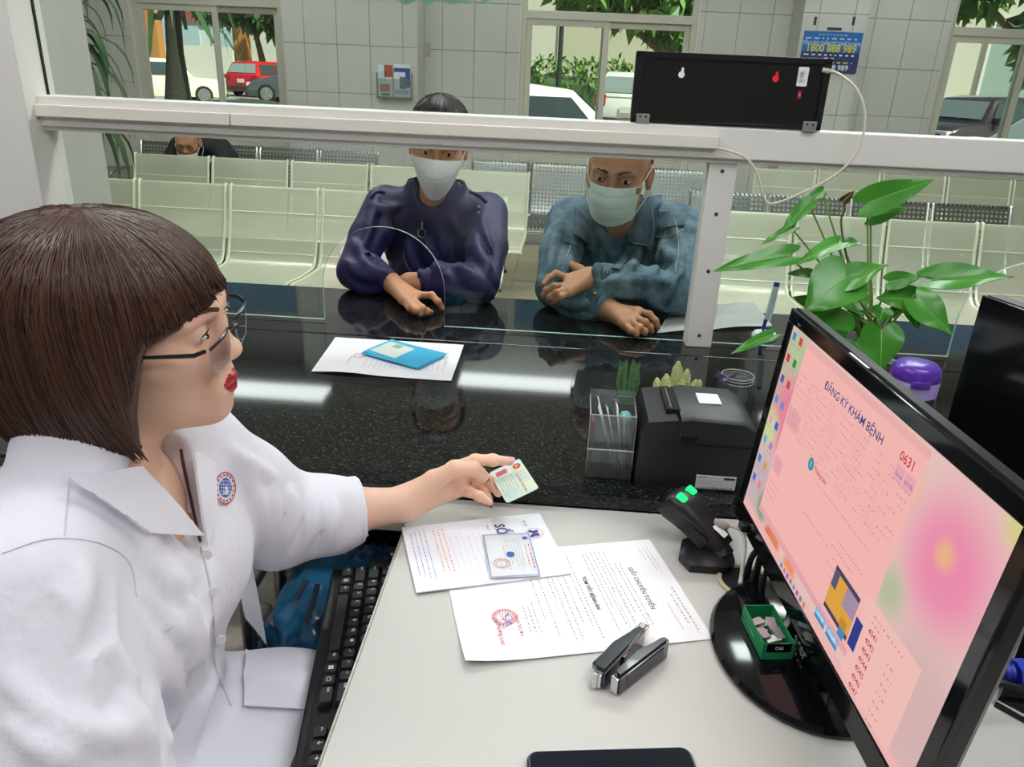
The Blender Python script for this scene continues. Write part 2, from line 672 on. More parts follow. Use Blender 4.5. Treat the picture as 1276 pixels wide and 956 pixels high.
# ---------------------------------------------------------------- floor
fl = struct(part('floor', M_grout, None, lambda b: b.box((-5.2, -2.6, -.12), (5.2, 6.8, -.004)), smooth=False))
tm = MB().box((-.298, -.298, -.01), (.298, .298, 0.), .002, seg=1).build('floor_tile', M_floor, fl)
first = True
for i in range(-7, 8):
    for j in range(0, 7):
        M = Matrix.Translation((i*.6, 2.55+j*.6, 0))
        if first:
            tm.matrix_basis = M; first = False
        else:
            place(tm.data, 'floor_tile', M, fl)
part('staff_floor_sheet', mat('vinyl_floor', '8f8b82', .4, vary=(3, .3)), fl, lambda b: b.box((-3, -2.5, -.004), (3.4, 1.95, 0)))

# ---------------------------------------------------------------- ceiling and side walls
struct(part('ceiling', M_ceil, None, lambda b: b.box((-5.2, -2.6, CZ), (5.2, 6.8, CZ+.1)), smooth=False))
struct(part('wall_left', M_wallp, None, lambda b: b.box((-5.3, -2.6, 0), (-5.1, 6.8, CZ)), smooth=False))
struct(part('wall_right', M_wallp, None, lambda b: b.box((5.1, -2.6, 0), (5.3, 6.8, CZ)), smooth=False))
struct(part('wall_front', M_wallp, None, lambda b: b.box((-5.2, -2.7, 0), (5.2, -2.6, CZ)), smooth=False))

# ---------------------------------------------------------------- back wall with three window openings, tiled
WIN = [(-3.50, -2.26), (-.40, .96), (2.80, 4.10)]
WZ0, WZ1 = .66, 2.36
def wallgeo(b):
    xs = [-5.2] + [x for w in WIN for x in w] + [5.2]
    y0, y1 = BW+.010, BW+.20
    for i in range(0, len(xs), 2):
        b.box((xs[i], y0, 0), (xs[i+1], y1, CZ))
    for a, c in WIN:
        b.box((a, y0, 0), (c, y1, WZ0))
        b.box((a, y0, WZ1), (c, y1, CZ))
wb = struct(part('wall_back', M_grout, None, wallgeo, smooth=False))
TW, TH, TZ = .25, .34, .126
proto = MB().box((-TW/2+.0015, 0, -TH/2+.0015), (TW/2-.0015, .012, TH/2-.0015), .002, seg=1).build('tile', M_tile, wb)
tile_me = proto.data
COL.objects.unlink(proto); bpy.data.objects.remove(proto)
PIL = [(-2.16, -1.14, 6.20), (1.64, 2.10, 6.20)]      # two tiled pilasters that stand proud of the wall
def tiles(x0, x1, z0, z1, Y, parent, flip=None):
    n = 0
    k0 = math.floor((x0+5)/TW); 
    for i in range(k0, k0+60):
        cx0 = max(-5+i*TW, x0); cx1 = min(-5+(i+1)*TW, x1)
        if cx1-cx0 < .03: continue
        for j in range(0, 9):
            a = max(TZ+j*TH, z0); c = min(TZ+(j+1)*TH, z1)
            if c-a < .03: continue
            sx = (cx1-cx0)/TW; sz = (c-a)/TH
            M = Matrix.Translation(((cx0+cx1)/2, Y, (a+c)/2)) @ Matrix.Diagonal((sx, 1, sz, 1))
            place(tile_me, 'tile', M, parent); n += 1
    return n
ZT = 2.17
nt = 0
nt += tiles(-4.25, WIN[0][0], .466, ZT, BW, wb)
nt += tiles(WIN[0][1], PIL[0][0], .466, ZT, BW, wb)
nt += tiles(PIL[0][1], WIN[1][0], .466, ZT, BW, wb)
nt += tiles(WIN[1][1], PIL[1][0], .466, ZT, BW, wb)
nt += tiles(PIL[1][1], WIN[2][0], .466, ZT, BW, wb)
for a, c in WIN: nt += tiles(a, c, .466, WZ0, BW, wb)
for k, (a, c, y) in enumerate(PIL):
    p = struct(part('pillar_%d' % (k+1), mat('pillar_tile_joint', 'b9b9b2', .7), None, lambda b: b.box((a, y+.010, 0), (c, BW+.01, CZ)), smooth=False))
    nt += tiles(a, c, .466, ZT, y, p)

def window(n, x0, x1, mull):
    w = bpy.data.objects.new('window_%d' % n, None)
    COL.objects.link(w); w.location = (x0, BW, WZ0); struct(w)
    y0, y1 = BW+.03, BW+.10
    rail = 1.735
    t = .05
    def fr(b):
        b.box((x0, y0, WZ0), (x0+t, y1, WZ1), .004); b.box((x1-t, y0, WZ0), (x1, y1, WZ1), .004)
        b.box((x0+.003, y0+.002, WZ0+.001), (x1-.003, y1-.002, WZ0+t), .004); b.box((x0+.003, y0+.002, WZ1-t), (x1-.003, y1-.002, WZ1-.001), .004)
        b.box((x0+.003, y0+.002, rail), (x1-.003, y1-.002, rail+.06), .004)
    part('window_frame', M_alu, w, fr)
    part('window_sill', M_cream, w, lambda b: b.box((x0-.03, BW-.05, WZ0-.03), (x1+.03, BW+.04, WZ0), .004))
    part('reveal', M_wallp, w, lambda b: (b.box((x0-.001, BW, WZ0), (x0+.012, y0, WZ1)), b.box((x1-.012, BW, WZ0), (x1+.001, y0, WZ1))))
    for (a, c, yy) in ((x0+t, mull+.03, y0+.012), (mull-.03, x1-t, y0+.04)):
        def sash(b, a=a, c=c, yy=yy):
            s = .045
            b.box((a, yy, WZ0+t), (a+s, yy+.025, rail), .003); b.box((c-s, yy, WZ0+t), (c, yy+.025, rail), .003)
            b.box((a+.002, yy+.0015, WZ0+t+.001), (c-.002, yy+.0235, WZ0+t+s), .003); b.box((a+.002, yy+.0015, rail-s), (c-.002, yy+.0235, rail-.001), .003)
        so = part('sash', M_alu, w, sash)
        part('pane', M_wglass, so, lambda b: b.box((a+.04, yy+.010, WZ0+t+.04), (c-.04, yy+.014, rail-.04)), smooth=False)
    part('pane', M_wglass, w, lambda b: b.box((x0+t, y0+.03, rail+.06), (x1-t, y0+.034, WZ1-t)), smooth=False)
    return w
for k, (a, c) in enumerate(WIN):
    window(k+1, a, c, [-2.83, .26, 3.42][k])

# near tiled pillar of the hall on the left, just behind the glass
pl = struct(part('pillar_3', mat('pillar_tile_joint', 'b9b9b2'), None, lambda b: b.box((-2.75, 2.66, 0), (-1.845, 3.1, CZ)), smooth=False))
for zz0, zz1 in ((.4, 1.43), (1.433, 2.3)):
    for xx0, xx1 in ((-2.75, -2.30), (-2.297, -1.846)):
        b = MB().box((xx0, 2.65, zz0), (xx1, 2.662, zz1), .002, seg=1); b.build('tile', mat('pillar_tile', 'c3c5bd', .2), pl)
part('corner_trim', mat('dark_trim', '4a4f5c', .5), pl, lambda b: b.box((-1.85, 2.645, 1.10), (-1.838, 2.66, 2.3)))

# ---------------------------------------------------------------- ceiling lamps
M_lampbody = mat('lamp_body', 'e8e8e4', .4)
def ceiling_lamp(x0, x1, y, strength, label, grp, wd=.30):
    t = thing('ceiling_lamp', label, 'lamp', ((x0+x1)/2, y, CZ), group=grp)
    part('housing', M_lampbody, t, lambda b: b.box((x0-.03, y-wd/2-.02, CZ-.05), (x1+.03, y+wd/2+.02, CZ), .006))
    part('diffuser', mat('lamp_glow_%g' % strength, 'fffdf4', .5, emit=strength, emitcol='fbfbff'), t,
         lambda b: b.box((x0, y-wd/2, CZ-.056), (x1, y+wd/2, CZ-.0495)), smooth=False)
LH = 'lit white lamp on the ceiling of the waiting hall'
LS = 'white ceiling lamp above the staff desk, lit'
for x0, y in ((-.80, 6.33), (-2.95, 5.80), (1.75, 5.80), (-2.5, 3.9), (1.2, 3.9), (-.9, 2.75), (.45, 2.75)):  # last pair, near the counter, is added to light the visitors' faces
    ceiling_lamp(x0, x0+1.1, y, HALL_LAMP*.42 if y > 5 else HALL_LAMP*1.3, LH, 'lamps of the waiting hall')
for x0, y in ((-1.9, .75), (.35, .75), (-1.9, -.55), (.35, -.55)):
    ceiling_lamp(x0, x0+1.3, y, DESK_LAMP, LS, 'lamps above the staff side', .45)

# ---------------------------------------------------------------- black stone counter
KZ = .77
def granite():
    m = mat('black_granite', '0b0d0e', .05, spec=.5)
    N, L = m.node_tree.nodes, m.node_tree.links
    b = N['Principled BSDF']
    tc = N.new('ShaderNodeTexCoord'); mp = N.new('ShaderNodeMapping'); mp.inputs['Scale'].default_value = (190, 480, 480)
    L.new(tc.outputs['Object'], mp.inputs[0])
    n1 = N.new('ShaderNodeTexNoise'); n1.inputs['Scale'].default_value = 1.0; n1.inputs['Detail'].default_value = 3
    L.new(mp.outputs[0], n1.inputs['Vector'])
    r1 = N.new('ShaderNodeValToRGB')
    r1.color_ramp.elements[0].position = .52; r1.color_ramp.elements[0].color = (.0035, .0045, .005, 1)
    r1.color_ramp.elements[1].position = .74; r1.color_ramp.elements[1].color = (.068, .071, .074, 1)
    L.new(n1.outputs[0], r1.inputs[0]); L.new(r1.outputs[0], b.inputs['Base Color'])
    return m
M_gran = granite()
ct = thing('service_counter', 'long black polished stone counter running under the glass partition', 'counter', (.0, 1.55, 0))
part('stone_slab', M_gran, ct, lambda b: b.box((-2.7, 1.022, KZ-.022), (2.7, 1.694, KZ), .004))
part('stone_slab', M_gran, ct, lambda b: b.box((-2.7, 1.697, KZ-.022), (2.7, 2.09, KZ), .004))
part('hall_side_panel', M_gran, ct, lambda b: b.box((-2.7, 1.98, 0), (2.7, 2.0, KZ-.022)))
part('support_panel', M_cream, ct, lambda b: b.box((-2.7, 1.10, 0), (2.7, 1.13, KZ-.022)))
part('ledge_board', M_cream, ct, lambda b: b.box((-2.7, .962, KZ-.047), (-.2, 1.10, KZ-.0225), .002))

# ---------------------------------------------------------------- white partition frame with sheet glass
GY = 1.785
pt = thing('glass_partition', 'white framed glass partition standing on the black counter', 'partition', (.35, GY, KZ))
TB0, TB1 = 1.197, 1.270
part('transom', M_white, pt, lambda b: (b.box((-1.20, 1.742, TB0+.008), (2.7, 1.812, TB1), .003), b.box((-1.20, 1.752, TB0-.002), (2.7, 1.80, TB0+.010), .002)))
part('post', M_white, pt, lambda b: b.box((-1.40, 1.70, KZ+.0005), (-1.175, 1.815, CZ), .003))
part('post_cover', mat('cream_cover', 'e2ddd1', .5), pt, lambda b: (b.box((-1.46, 1.688, KZ), (-1.30, 1.70, CZ), .002), b.box((-1.46, 1.68, KZ), (-1.41, 1.70, CZ), .004)))
ml = part('mullion', M_white, pt, lambda b: b.box((.318, 1.757, KZ+.0005), (.378, 1.808, TB0), .002))
M_screw = mat('rusty_screw', '5a4a3c', .5, metal=.6)
for zz in (1.178, 1.085, .955, .80):
    part('screw', M_screw, ml, lambda b: b.lathe([(.0045, 0), (.004, .0012), (0, .0015)], n=10, M=Matrix.Translation((.347, 1.757, zz)) @ Matrix.Rotation(R(90), 4, 'X')))
# raceway along the transom
rw = thing('cable_raceway', 'flat white plastic cable trunking fixed along the transom bar', 'cable trunking', (-.5, 1.735, 1.23))
M_race = mat('raceway_plastic', 'ece7da', .45)
part('trunking_length', M_race, rw, lambda b: b.box((-1.27, 1.728, 1.226), (-.735, 1.7415, 1.252), .0025))
part('trunking_length', M_race, rw, lambda b: b.box((-.733, 1.728, 1.226), (.326, 1.7415, 1.252), .0025))
part('trunking_length', M_race, rw, lambda b: (b.box((-1.40, 1.686, 1.226), (-1.262, 1.6995, 1.252), .0025), b.box((-1.2745, 1.686, 1.226), (-1.262, 1.7415, 1.252), .002)))
# lower panes with arched openings
def pane_poly(x0, x1, z0, z1, ax0, ax1, atop):
    r = (ax1-ax0)/2; zc = atop-r
    pts = [(x0, z0), (ax0, z0), (ax0, zc)]
    for i in range(1, 24):
        a = math.pi*(1-i/24)
        pts.append((ax0+r+r*math.cos(a), zc+r*math.sin(a)))
    pts += [(ax1, zc), (ax1, z0), (x1, z0), (x1, z1), (x0, z1)]
    return pts
def arched_pane(x0, x1, ax0, ax1, atop):
    poly = pane_poly(x0, x1, KZ+.006, TB0, ax0, ax1, atop)
    n = len(poly)
    y0, y1 = GY-.004, GY+.004
    z0, z1 = KZ+.006, TB0
    arch = poly[1:-3]                       # from the left foot of the opening over the arch to the right foot
    g = MB()
    g.add([(x0, GY, z0), (ax0, GY, z0), (ax0, GY, z1), (x0, GY, z1)], [(0, 1, 2, 3)])
    g.add([(ax1, GY, z0), (x1, GY, z0), (x1, GY, z1), (ax1, GY, z1)], [(0, 1, 2, 3)])
    for p, q in zip(arch[1:-2], arch[2:-1]):
        g.add([(p[0], GY, p[1]), (q[0], GY, q[1]), (q[0], GY, z1), (p[0], GY, z1)], [(0, 1, 2, 3)])
    po = g.build('glass_pane', M_glass, pt, smooth=False)
    e = MB()
    idx = [i for i in range(n) if i not in (n-1, n-2)]
    for i in range(0, n-3):
        j = i+1
        e.add([(poly[i][0], y0, poly[i][1]), (poly[j][0], y0, poly[j][1]), (poly[j][0], y1, poly[j][1]), (poly[i][0], y1, poly[i][1])], [(0, 1, 2, 3)])
    e.build('polished_edge', M_gedge, po)
arched_pane(-1.175, .318, -.563, -.266, 1.012)
arched_pane(.378, 2.7, .938, 1.235, 1.012)
part('glass_pane', M_glass, pt, lambda b: b.add([(-1.175, GY, TB1), (2.7, GY, TB1), (2.7, GY, 2.3), (-1.175, GY, 2.3)], [(0, 1, 2, 3)]), smooth=False)
part('upper_rail', M_white, pt, lambda b: b.box((-1.2, 1.75, 2.3), (2.7, 1.81, 2.36), .003))
part('seal', mat('black_seal', '1a1a1a', .7), pt, lambda b: b.box((-1.1765, GY-.004, TB1), (-1.1725, GY+.004, 2.3)))
# lettering on the upper pane, meant to be read from the hall (so mirrored from here)
lt = MB()
for ch, px in (('H', 593), ('Ồ', 563), ('S', 532), ('Ơ', 505)):
    p = ony(px, 6, GY+.003)
    addtext(lt, ch, .10, Matrix.Translation((p[0], GY+.003, p[2]-.0015)) @ frameM((0, 0, 0), (-1, 0, 0), (0, 0, 1)) @ Matrix.Translation((0, .0365, 0)), 'CENTER', bold=.004, sx=.85)
# a dash-like foot of the letter before them
lt.box((ony(460, 0, GY)[0], GY+.003, ony(470, 1, GY)[2]), (ony(481, 0, GY)[0], GY+.0032, ony(470, -30, GY)[2]))
lt.build('lettering', mat('mint_vinyl', 'b7ded2', .5), pt)

# ---------------------------------------------------------------- outdoors
M_ground = mat('courtyard_paving', 'a59b8c', .85, vary=(.7, .4), col2='8d8578')
struct(part('ground', M_ground, None, lambda b: b.box((-60, 6.8, -.35), (60, 70, -.25)), smooth=False))
M_bld = mat('rendered_wall', 'd8d3c2', .85, vary=(.4, .25), col2='cbc4b0')
# ================================================================ outdoors, seen through the hall windows
GZ = -.25
def wallthing(name, label, cat, lo, hi, m):
    o = part(name, m, None, lambda b: b.box(lo, hi), smooth=False)
    return tag(o, label, cat)
wh = thing('courtyard_building', 'pale rendered building across the car park, with a small window', 'building', (2, 40, GZ))
part('wall', M_bld, wh, lambda b: b.box((-7, 38, GZ), (40, 46, 9)), smooth=False)
part('plinth', mat('plinth_paint', 'c3bda9', .85), wh, lambda b: b.box((-7.05, 37.9, GZ), (40, 38, GZ+.9)), smooth=False)
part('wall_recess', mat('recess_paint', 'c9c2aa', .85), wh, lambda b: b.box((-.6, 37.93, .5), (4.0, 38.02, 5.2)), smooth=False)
for x0 in (18.1,):
    wf = part('window', M_white, wh, lambda b: (b.box((x0, 37.85, -.2+.6), (x0+.12, 38, 4.2)), b.box((x0+3.3, 37.85, .4), (x0+3.42, 38, 4.2)), b.box((x0, 37.85, .4), (x0+3.42, 38, .52)), b.box((x0, 37.85, 4.1), (x0+3.42, 38, 4.2)), b.box((x0+1.65, 37.85, .4), (x0+1.75, 38, 4.2))))
    part('pane', mat('far_window_glass', '9fb0a8', .15), wf, lambda b: b.box((x0+.1, 37.93, .5), (x0+3.3, 37.96, 4.1)), smooth=False)
sh = thing('shop_front', 'glassy shop building behind the low white wall', 'building', (-30, 56, GZ))
part('wall', mat('shop_wall', 'd5dcda', .6), sh, lambda b: b.box((-52, 54, GZ), (-19.5, 60, 9)), smooth=False)
for i in range(7):
    part('window', mat('shop_glass', ['b4c8d0', 'c3d2d4', '9fb2bf', 'cdd6d6', '93a0ae', 'bccbd0', 'aebfca'][i], .2), sh, lambda b: b.box((-50+i*4.4, 53.9, .8), (-46.4+i*4.4, 54, 7.5)), smooth=False)
part('sign_panel', mat('sign_red', 'b05a5a', .5), sh, lambda b: b.box((-25.5, 53.8, 3.4), (-22.5, 53.9, 4.6)), smooth=False)
part('sign_panel', mat('sign_navy', '31406b', .5), sh, lambda b: b.box((-27.5, 53.8, 4.9), (-25.2, 53.9, 6.6)), smooth=False)
wallthing('boundary_wall', 'low white wall along the far side of the car park', 'wall', (-50, 46, GZ), (-19, 46.4, 1.9), mat('boundary_paint', 'e4e2da', .8))
wallthing('side_wall', 'tall pale grey panel wall behind the red car', 'wall', (-18.6, 47, GZ), (-7, 47.3, 6.5), mat('panel_paint', 'd9d6cc', .8))
def brick_post(x, y, h, lb):
    t = thing('gate_post', lb, 'post', (x, y, GZ))
    part('shaft', mat('orange_paint', 'cf8f4f', .8, vary=(6, .4)), t, lambda b: b.box((x-.35, y-.35, GZ), (x+.35, y+.35, GZ+h), .03))
    part('cap', mat('post_cap', 'e3c59a', .8), t, lambda b: b.box((x-.45, y-.45, GZ+h), (x+.45, y+.45, GZ+h+.15), .03))
brick_post(-22.9, 45, 4.0, 'orange painted gate post behind the cream white hatchback'); brick_post(-17.2, 43, 4.0, 'orange painted gate post beside the red hatchback, behind the window mullion')

M_tire = mat('tyre_rubber', '1c1c1c', .8)
M_rim = mat('alloy_rim', 'b5b7b8', .3, metal=.9)
M_cgl = mat('car_glass', '3d474a', .06, spec=.6)
M_tail = mat('tail_lamp', 'b3202a', .2)
M_head = mat('head_lamp', 'd8dcdc', .1)
M_plate = mat('number_plate', 'e6e6e0', .5)
def car(label, loc, rotz, col, kind):
    """local +X = forward, Z=0 at the ground"""
    t = thing('car', label, 'car', loc, rotz)
    L = {'hatch': 4.0, 'suv': 4.4, 'sedan': 4.6}[kind]
    Hh = {'hatch': 1.5, 'suv': 1.68, 'sedan': 1.46}[kind]
    W = 1.76 if kind != 'suv' else 1.84
    paint = mat('car_paint_'+col, col, .18, coat=.5)
    belt = .62*Hh
    x0, x1 = -L/2, L/2
    if kind == 'sedan':
        low = [(x0, .34), (x0+.02, .62), (x0+.12, .86), (x0+.75, .95), (x0+1.0, belt), (x1-1.35, belt), (x1-.55, .82), (x1-.12, .68), (x1, .45), (x1-.05, .22), (x0+.05, .22)]
        roof = [(x0+.72, belt-.02), (x0+1.35, Hh-.05), (x0+1.9, Hh), (x0+2.5, Hh-.03), (x1-1.25, belt-.02)]
    else:
        low = [(x0, .36), (x0-.02, .60), (x0+.04, .90), (x0+.1, belt), (x1-1.15, belt), (x1-.35, .86), (x1-.06, .70), (x1, .45), (x1-.05, .24), (x0+.06, .24)]
        roof = [(x0+.06, belt-.02), (x0+.34, Hh-.08), (x0+.75, Hh), (x0+2.0, Hh-.01), (x0+2.5, Hh-.08), (x1-1.1, belt-.02)]
    def ringed(poly, ws):
        b = MB()
        rings = []
        for y, sc in ws:
            cx = sum(p[0] for p in poly)/len(poly); cz = sum(p[1] for p in poly)/len(poly)
            rings.append([(cx+(p[0]-cx)*sc, y, cz+(p[1]-cz)*(1-(1-sc)*.8)) for p in poly])
        b.loft(rings)
        return b
    ringed(low, [(-W/2, .93), (-W/2+.06, .985), (-W/2+.2, 1), (W/2-.2, 1), (W/2-.06, .985), (W/2, .93)]).build('body', paint, t, local=True, angle=50)
    # greenhouse tapers towards the roof
    b = MB()
    for s in (0,):
        rings = []
        for y in (-1, -.94, .94, 1):
            rings.append([(p[0]*(.985 if abs(y) == 1 else 1), y*(W/2-.03-.20*max(0, (p[1]-belt))/(Hh-belt)), p[1]-(.02 if abs(y) == 1 else 0)) for p in roof])
        b.loft(rings)
    b.build('roof', paint, t, local=True, angle=50)
    def ry(z): return W/2-.03-.20*max(0, (z-belt))/(Hh-belt)
    # side windows
    rr = roof
    for s in (-1, 1):
        zt = Hh-.13; zb = belt+.03
        def xat(z, front):
            seq = rr if not front else rr[::-1]
            for a, c in zip(seq[:-1], seq[1:]):
                if (a[1]-z)*(c[1]-z) <= 0 and a[1] != c[1]:
                    return a[0]+(c[0]-a[0])*(z-a[1])/(c[1]-a[1])
            return seq[len(seq)//2][0]
        xa, xb = xat(zb, 0)+.22, xat(zb, 1)-.22
        xc, xd = xat(zt, 0)+.12, xat(zt, 1)-.12
        xm = (xc+xd)/2
        for (p, q, u, v) in ((xa, xm-.03, xc, xm-.03), (xm+.03, xb, xm+.03, xd)):
            g = MB(); g.add([(p, s*(ry(zb)+.012), zb), (q, s*(ry(zb)+.012), zb), (v, s*(ry(zt)+.014), zt), (u, s*(ry(zt)+.014), zt)], [(0, 1, 2, 3)])
            g.build('side_window', M_cgl, t, smooth=False, local=True)
    # rear and front screens
    def screen(a, c, out, nm):
        d = Vector((c[0]-a[0], 0, c[1]-a[1])); n = Vector((-d.z, 0, d.x)).normalized()*out*.02
        lo = Vector((a[0], 0, a[1]))+d*.18+n; hi = Vector((a[0], 0, a[1]))+d*.9+n
        g = MB(); g.add([(lo.x, -ry(lo.z)+.10, lo.z), (lo.x, ry(lo.z)-.10, lo.z), (hi.x, ry(hi.z)-.09, hi.z), (hi.x, -ry(hi.z)+.09, hi.z)], [(0, 1, 2, 3)])
        g.build(nm, mat('screen_glass', '8f9a99', .08), t, smooth=False, local=True)
    screen(roof[0], roof[1], 1, 'rear_window')
    screen(roof[-1], roof[-2], -1, 'windscreen')
    wr = .33 if kind != 'suv' else .37
    for wx in (x0+.78, x1-.82):
        for s in (-1, 1):
            def wg(b, wx=wx, s=s):
                prof = [(wr*.62, -.10), (wr*.9, -.105), (wr, -.08), (wr, .08), (wr*.9, .105), (wr*.62, .10)]
                b.lathe(prof, n=24, M=Matrix.Translation((wx, s*(W/2-.10), wr)) @ Matrix.Rotation(R(90), 4, 'X'))
            w = part('wheel', M_tire, t, wg, local=True)
            def rim(b, wx=wx, s=s):
                M = Matrix.Translation((wx, s*(W/2-.01+.012), wr)) @ Matrix.Rotation(R(90), 4, 'X')
                b.lathe([(wr*.52, 0), (wr*.64, .004*-s), (wr*.66, .02), (wr*.5, .02)], n=20, M=M)
                for k in range(5):
                    a = k*2*math.pi/5
                    b.cyl((wx, s*(W/2+.004), wr), (wx+math.cos(a)*wr*.6, s*(W/2+.004), wr+math.sin(a)*wr*.6), .035, .045, 6)
            part('rim', M_rim, w, rim, local=True)
    for s in (-1, 1):
        zt = .86 if kind != 'sedan' else .80
        part('tail_lamp', M_tail, t, lambda b: b.box((x0-.03, s*(W/2-.16)-.17, zt-.10), (x0+.22, s*(W/2-.16)+.15, zt+(.22 if kind == 'suv' else .06)), .03), local=True)
        part('head_lamp', M_head, t, lambda b: b.box((x1-.42, s*(W/2-.2)-.16, .62), (x1-.06, s*(W/2-.2)+.17, .76), .03), local=True)
        part('mirror', paint, t, lambda b: b.box((x1-1.52, s*(W/2+.02)-.10, belt), (x1-1.38, s*(W/2+.02)+.10, belt+.13), .03), local=True)
    part('bumper', mat('bumper_grey', '3a3a3b', .6), t, lambda b: b.box((x0-.04, -W/2+.12, .28), (x0+.12, W/2-.12, .46), .03), local=True)
    part('bumper', mat('bumper_grey', '3a3a3b', .6), t, lambda b: b.box((x1-.12, -W/2+.12, .26), (x1+.03, W/2-.12, .42), .03), local=True)
    part('number_plate', M_plate, t, lambda b: b.box((x0-.05, -.17, .60), (x0-.02, .17, .76)), local=True)
    return t
def at_ground(px, py): 
    p = onz(px, py, GZ); return (p[0], p[1], GZ)
car('cream white hatchback parked before the low wall, rear lamp in view', (-14.4, 28.6, GZ), R(32), 'efe9d2', 'hatch')
car('red hatchback seen from behind, parked beyond the dark grey one', (-13.9, 37.5, GZ), R(75), 'c8242b', 'hatch')
car('dark grey sport utility car parked in front of the red hatchback', (-10.3, 32.0, GZ), R(186), '50565b', 'suv')
car('pearl white saloon parked close outside the middle window', (-.95, 10.6, GZ), R(186), 'f0ece0', 'sedan')
car('white sport utility car with red tail lamps, parked beyond the saloon', (2.05, 25.5, GZ), R(80), 'eceae2', 'suv')
car('dark plum car parked beyond the window beside the blue notice', (9.6, 19.6, GZ), R(205), '3c3136', 'hatch')
car('white car parked close outside the window beside the blue notice', (6.6, 10.6, GZ), R(200), 'f4f2ea', 'sedan')
car('dark green car whose roof shows low in the window by the pillar', (-6.2, 14.6, GZ-.55), R(215), '3c4a35', 'sedan')

def leafcloud(name, parent, m, centres, n, size, rnd, droop=.3):
    b = MB()
    vs = []; fs = []
    for i in range(n):
        c, rad = centres[rnd.integers(len(centres))]
        d = rnd.normal(size=3); d /= np.linalg.norm(d)
        p = np.array(c)+d*np.array(rad)*rnd.uniform(.45, 1)**.5
        a = rnd.normal(size=3); a[2] -= droop*2; a /= np.linalg.norm(a)
        s = np.cross(a, rnd.normal(size=3)); s /= np.linalg.norm(s)+1e-9
        L = size*rnd.uniform(.6, 1.3); w = L*.22
        nn = np.cross(a, s)*L*.08
        k = len(vs)
        vs += [p, p+a*L*.45+s*w+nn, p+a*L, p+a*L*.45-s*w+nn]
        fs.append((k, k+1, k+2, k+3))
    b.add(vs, fs)
    o = b.build(name, m, parent, smooth=False)
    o['kind'] = 'stuff'
    return o
M_leafA = mat('tree_leaf', '6f9a3e', .5, island=.9, col2='3c5e22')
M_leafB = mat('tree_leaf_dark', '4d6f3c', .5, island=.9, col2='27401f')
M_bark = mat('bark', '6b5a47', .9, bump=(30, .6, .01))
def tree(label, base, crowns, n, size, m, trunk_r=.16, seed=1):
    rnd = np.random.default_rng(seed)
    t = thing('tree', label, 'tree', base)
    top = np.mean([c for c, r in crowns], axis=0)
    def tg(b):
        b.tube(bez([base, (base[0]+.1, base[1], base[2]+1.2), tuple(top*.5+np.array(base)*.5+[.1, 0, .4]), tuple(top)], 12), [trunk_r*(1-.06*i) for i in range(13)], 8)
        for c, r in crowns:
            b.tube([tuple(top*.6+np.array(base)*.4), tuple(c)], [trunk_r*.5, .03], 6)
    part('trunk', M_bark, t, tg)
    leafcloud('foliage', t, m, crowns, n, size, rnd)
tree('tree whose drooping leaves hang over the white saloon', (2.4, 13.5, GZ),
     [((.35, 14, 2.75), (.7, .6, .55)), ((1.0, 14, 2.65), (.8, .6, .55)), ((1.75, 13.6, 2.35), (.7, .6, .55)), ((2.5, 13.8, 2.9), (.9, .8, .8)), ((.6, 14, 3.6), (1.8, 1, .8)), ((-.8, 14, 3.3), (.8, .6, .5)), ((1.6, 13.8, 3.3), (1.2, .8, .6))], 3400, .30, M_leafA, seed=3)
tree('tree whose leafy branch hangs outside the window beside the notice', (8.7, 14.5, GZ),
     [((5.9, 13.5, 2.9), (.7, .6, .5)), ((7.3, 13.5, 2.2), (.35, .4, .6)), ((8.2, 13.8, 3.1), (1.1, .8, .7)), ((6.9, 13.6, 3.3), (1.5, .8, .6))], 2200, .30, M_leafA, seed=5)
tree('dark leafy tree over the red hatchback', (-15.5, 41, GZ),
     [((-16.6, 40, 3.9), (1.8, 1.2, 1.0)), ((-14.2, 40, 3.5), (1.8, 1.2, 1.0)), ((-19.4, 40, 4.8), (2.0, 1.5, .9)), ((-12.4, 40, 4.0), (1.6, 1.2, 1.1)), ((-15.5, 40, 5.4), (3.5, 1.5, 1.0))], 2800, .65, M_leafB, .25, seed=8)
tree('bushy tree beyond the low wall, left of the orange post', (-30.5, 44, GZ),
     [((-30.8, 43, 3.4), (1.0, 1, 2.6)), ((-27.0, 43, 4.3), (1.2, 1, 1.2))], 900, .6, M_leafA, .2, seed=9)
hd = thing('hedge', 'clipped green hedge along the pale building', 'hedge', (1, 33, GZ))
part('hedge_core', M_leafB, hd, lambda b: b.box((-4.4, 32.4, GZ), (2.3, 33.6, 1.2), .3))
leafcloud('foliage', hd, M_leafA, [((-4+i*1.0, 33, 1.2), (.8, .8, .75)) for i in range(7)], 1500, .3, np.random.default_rng(2))
b = part('lamp_post', mat('dark_pole', '2c3230', .5), None, lambda b: (b.cyl((-.38, 31.5, GZ), (-.38, 31.5, 6.5), .10, .08, 10), b.cyl((-.38, 31.5, GZ), (-.38, 31.5, GZ+.4), .18, .16, 12)))
tag(b, 'thin dark lamp post rising from the hedge', 'lamp post')
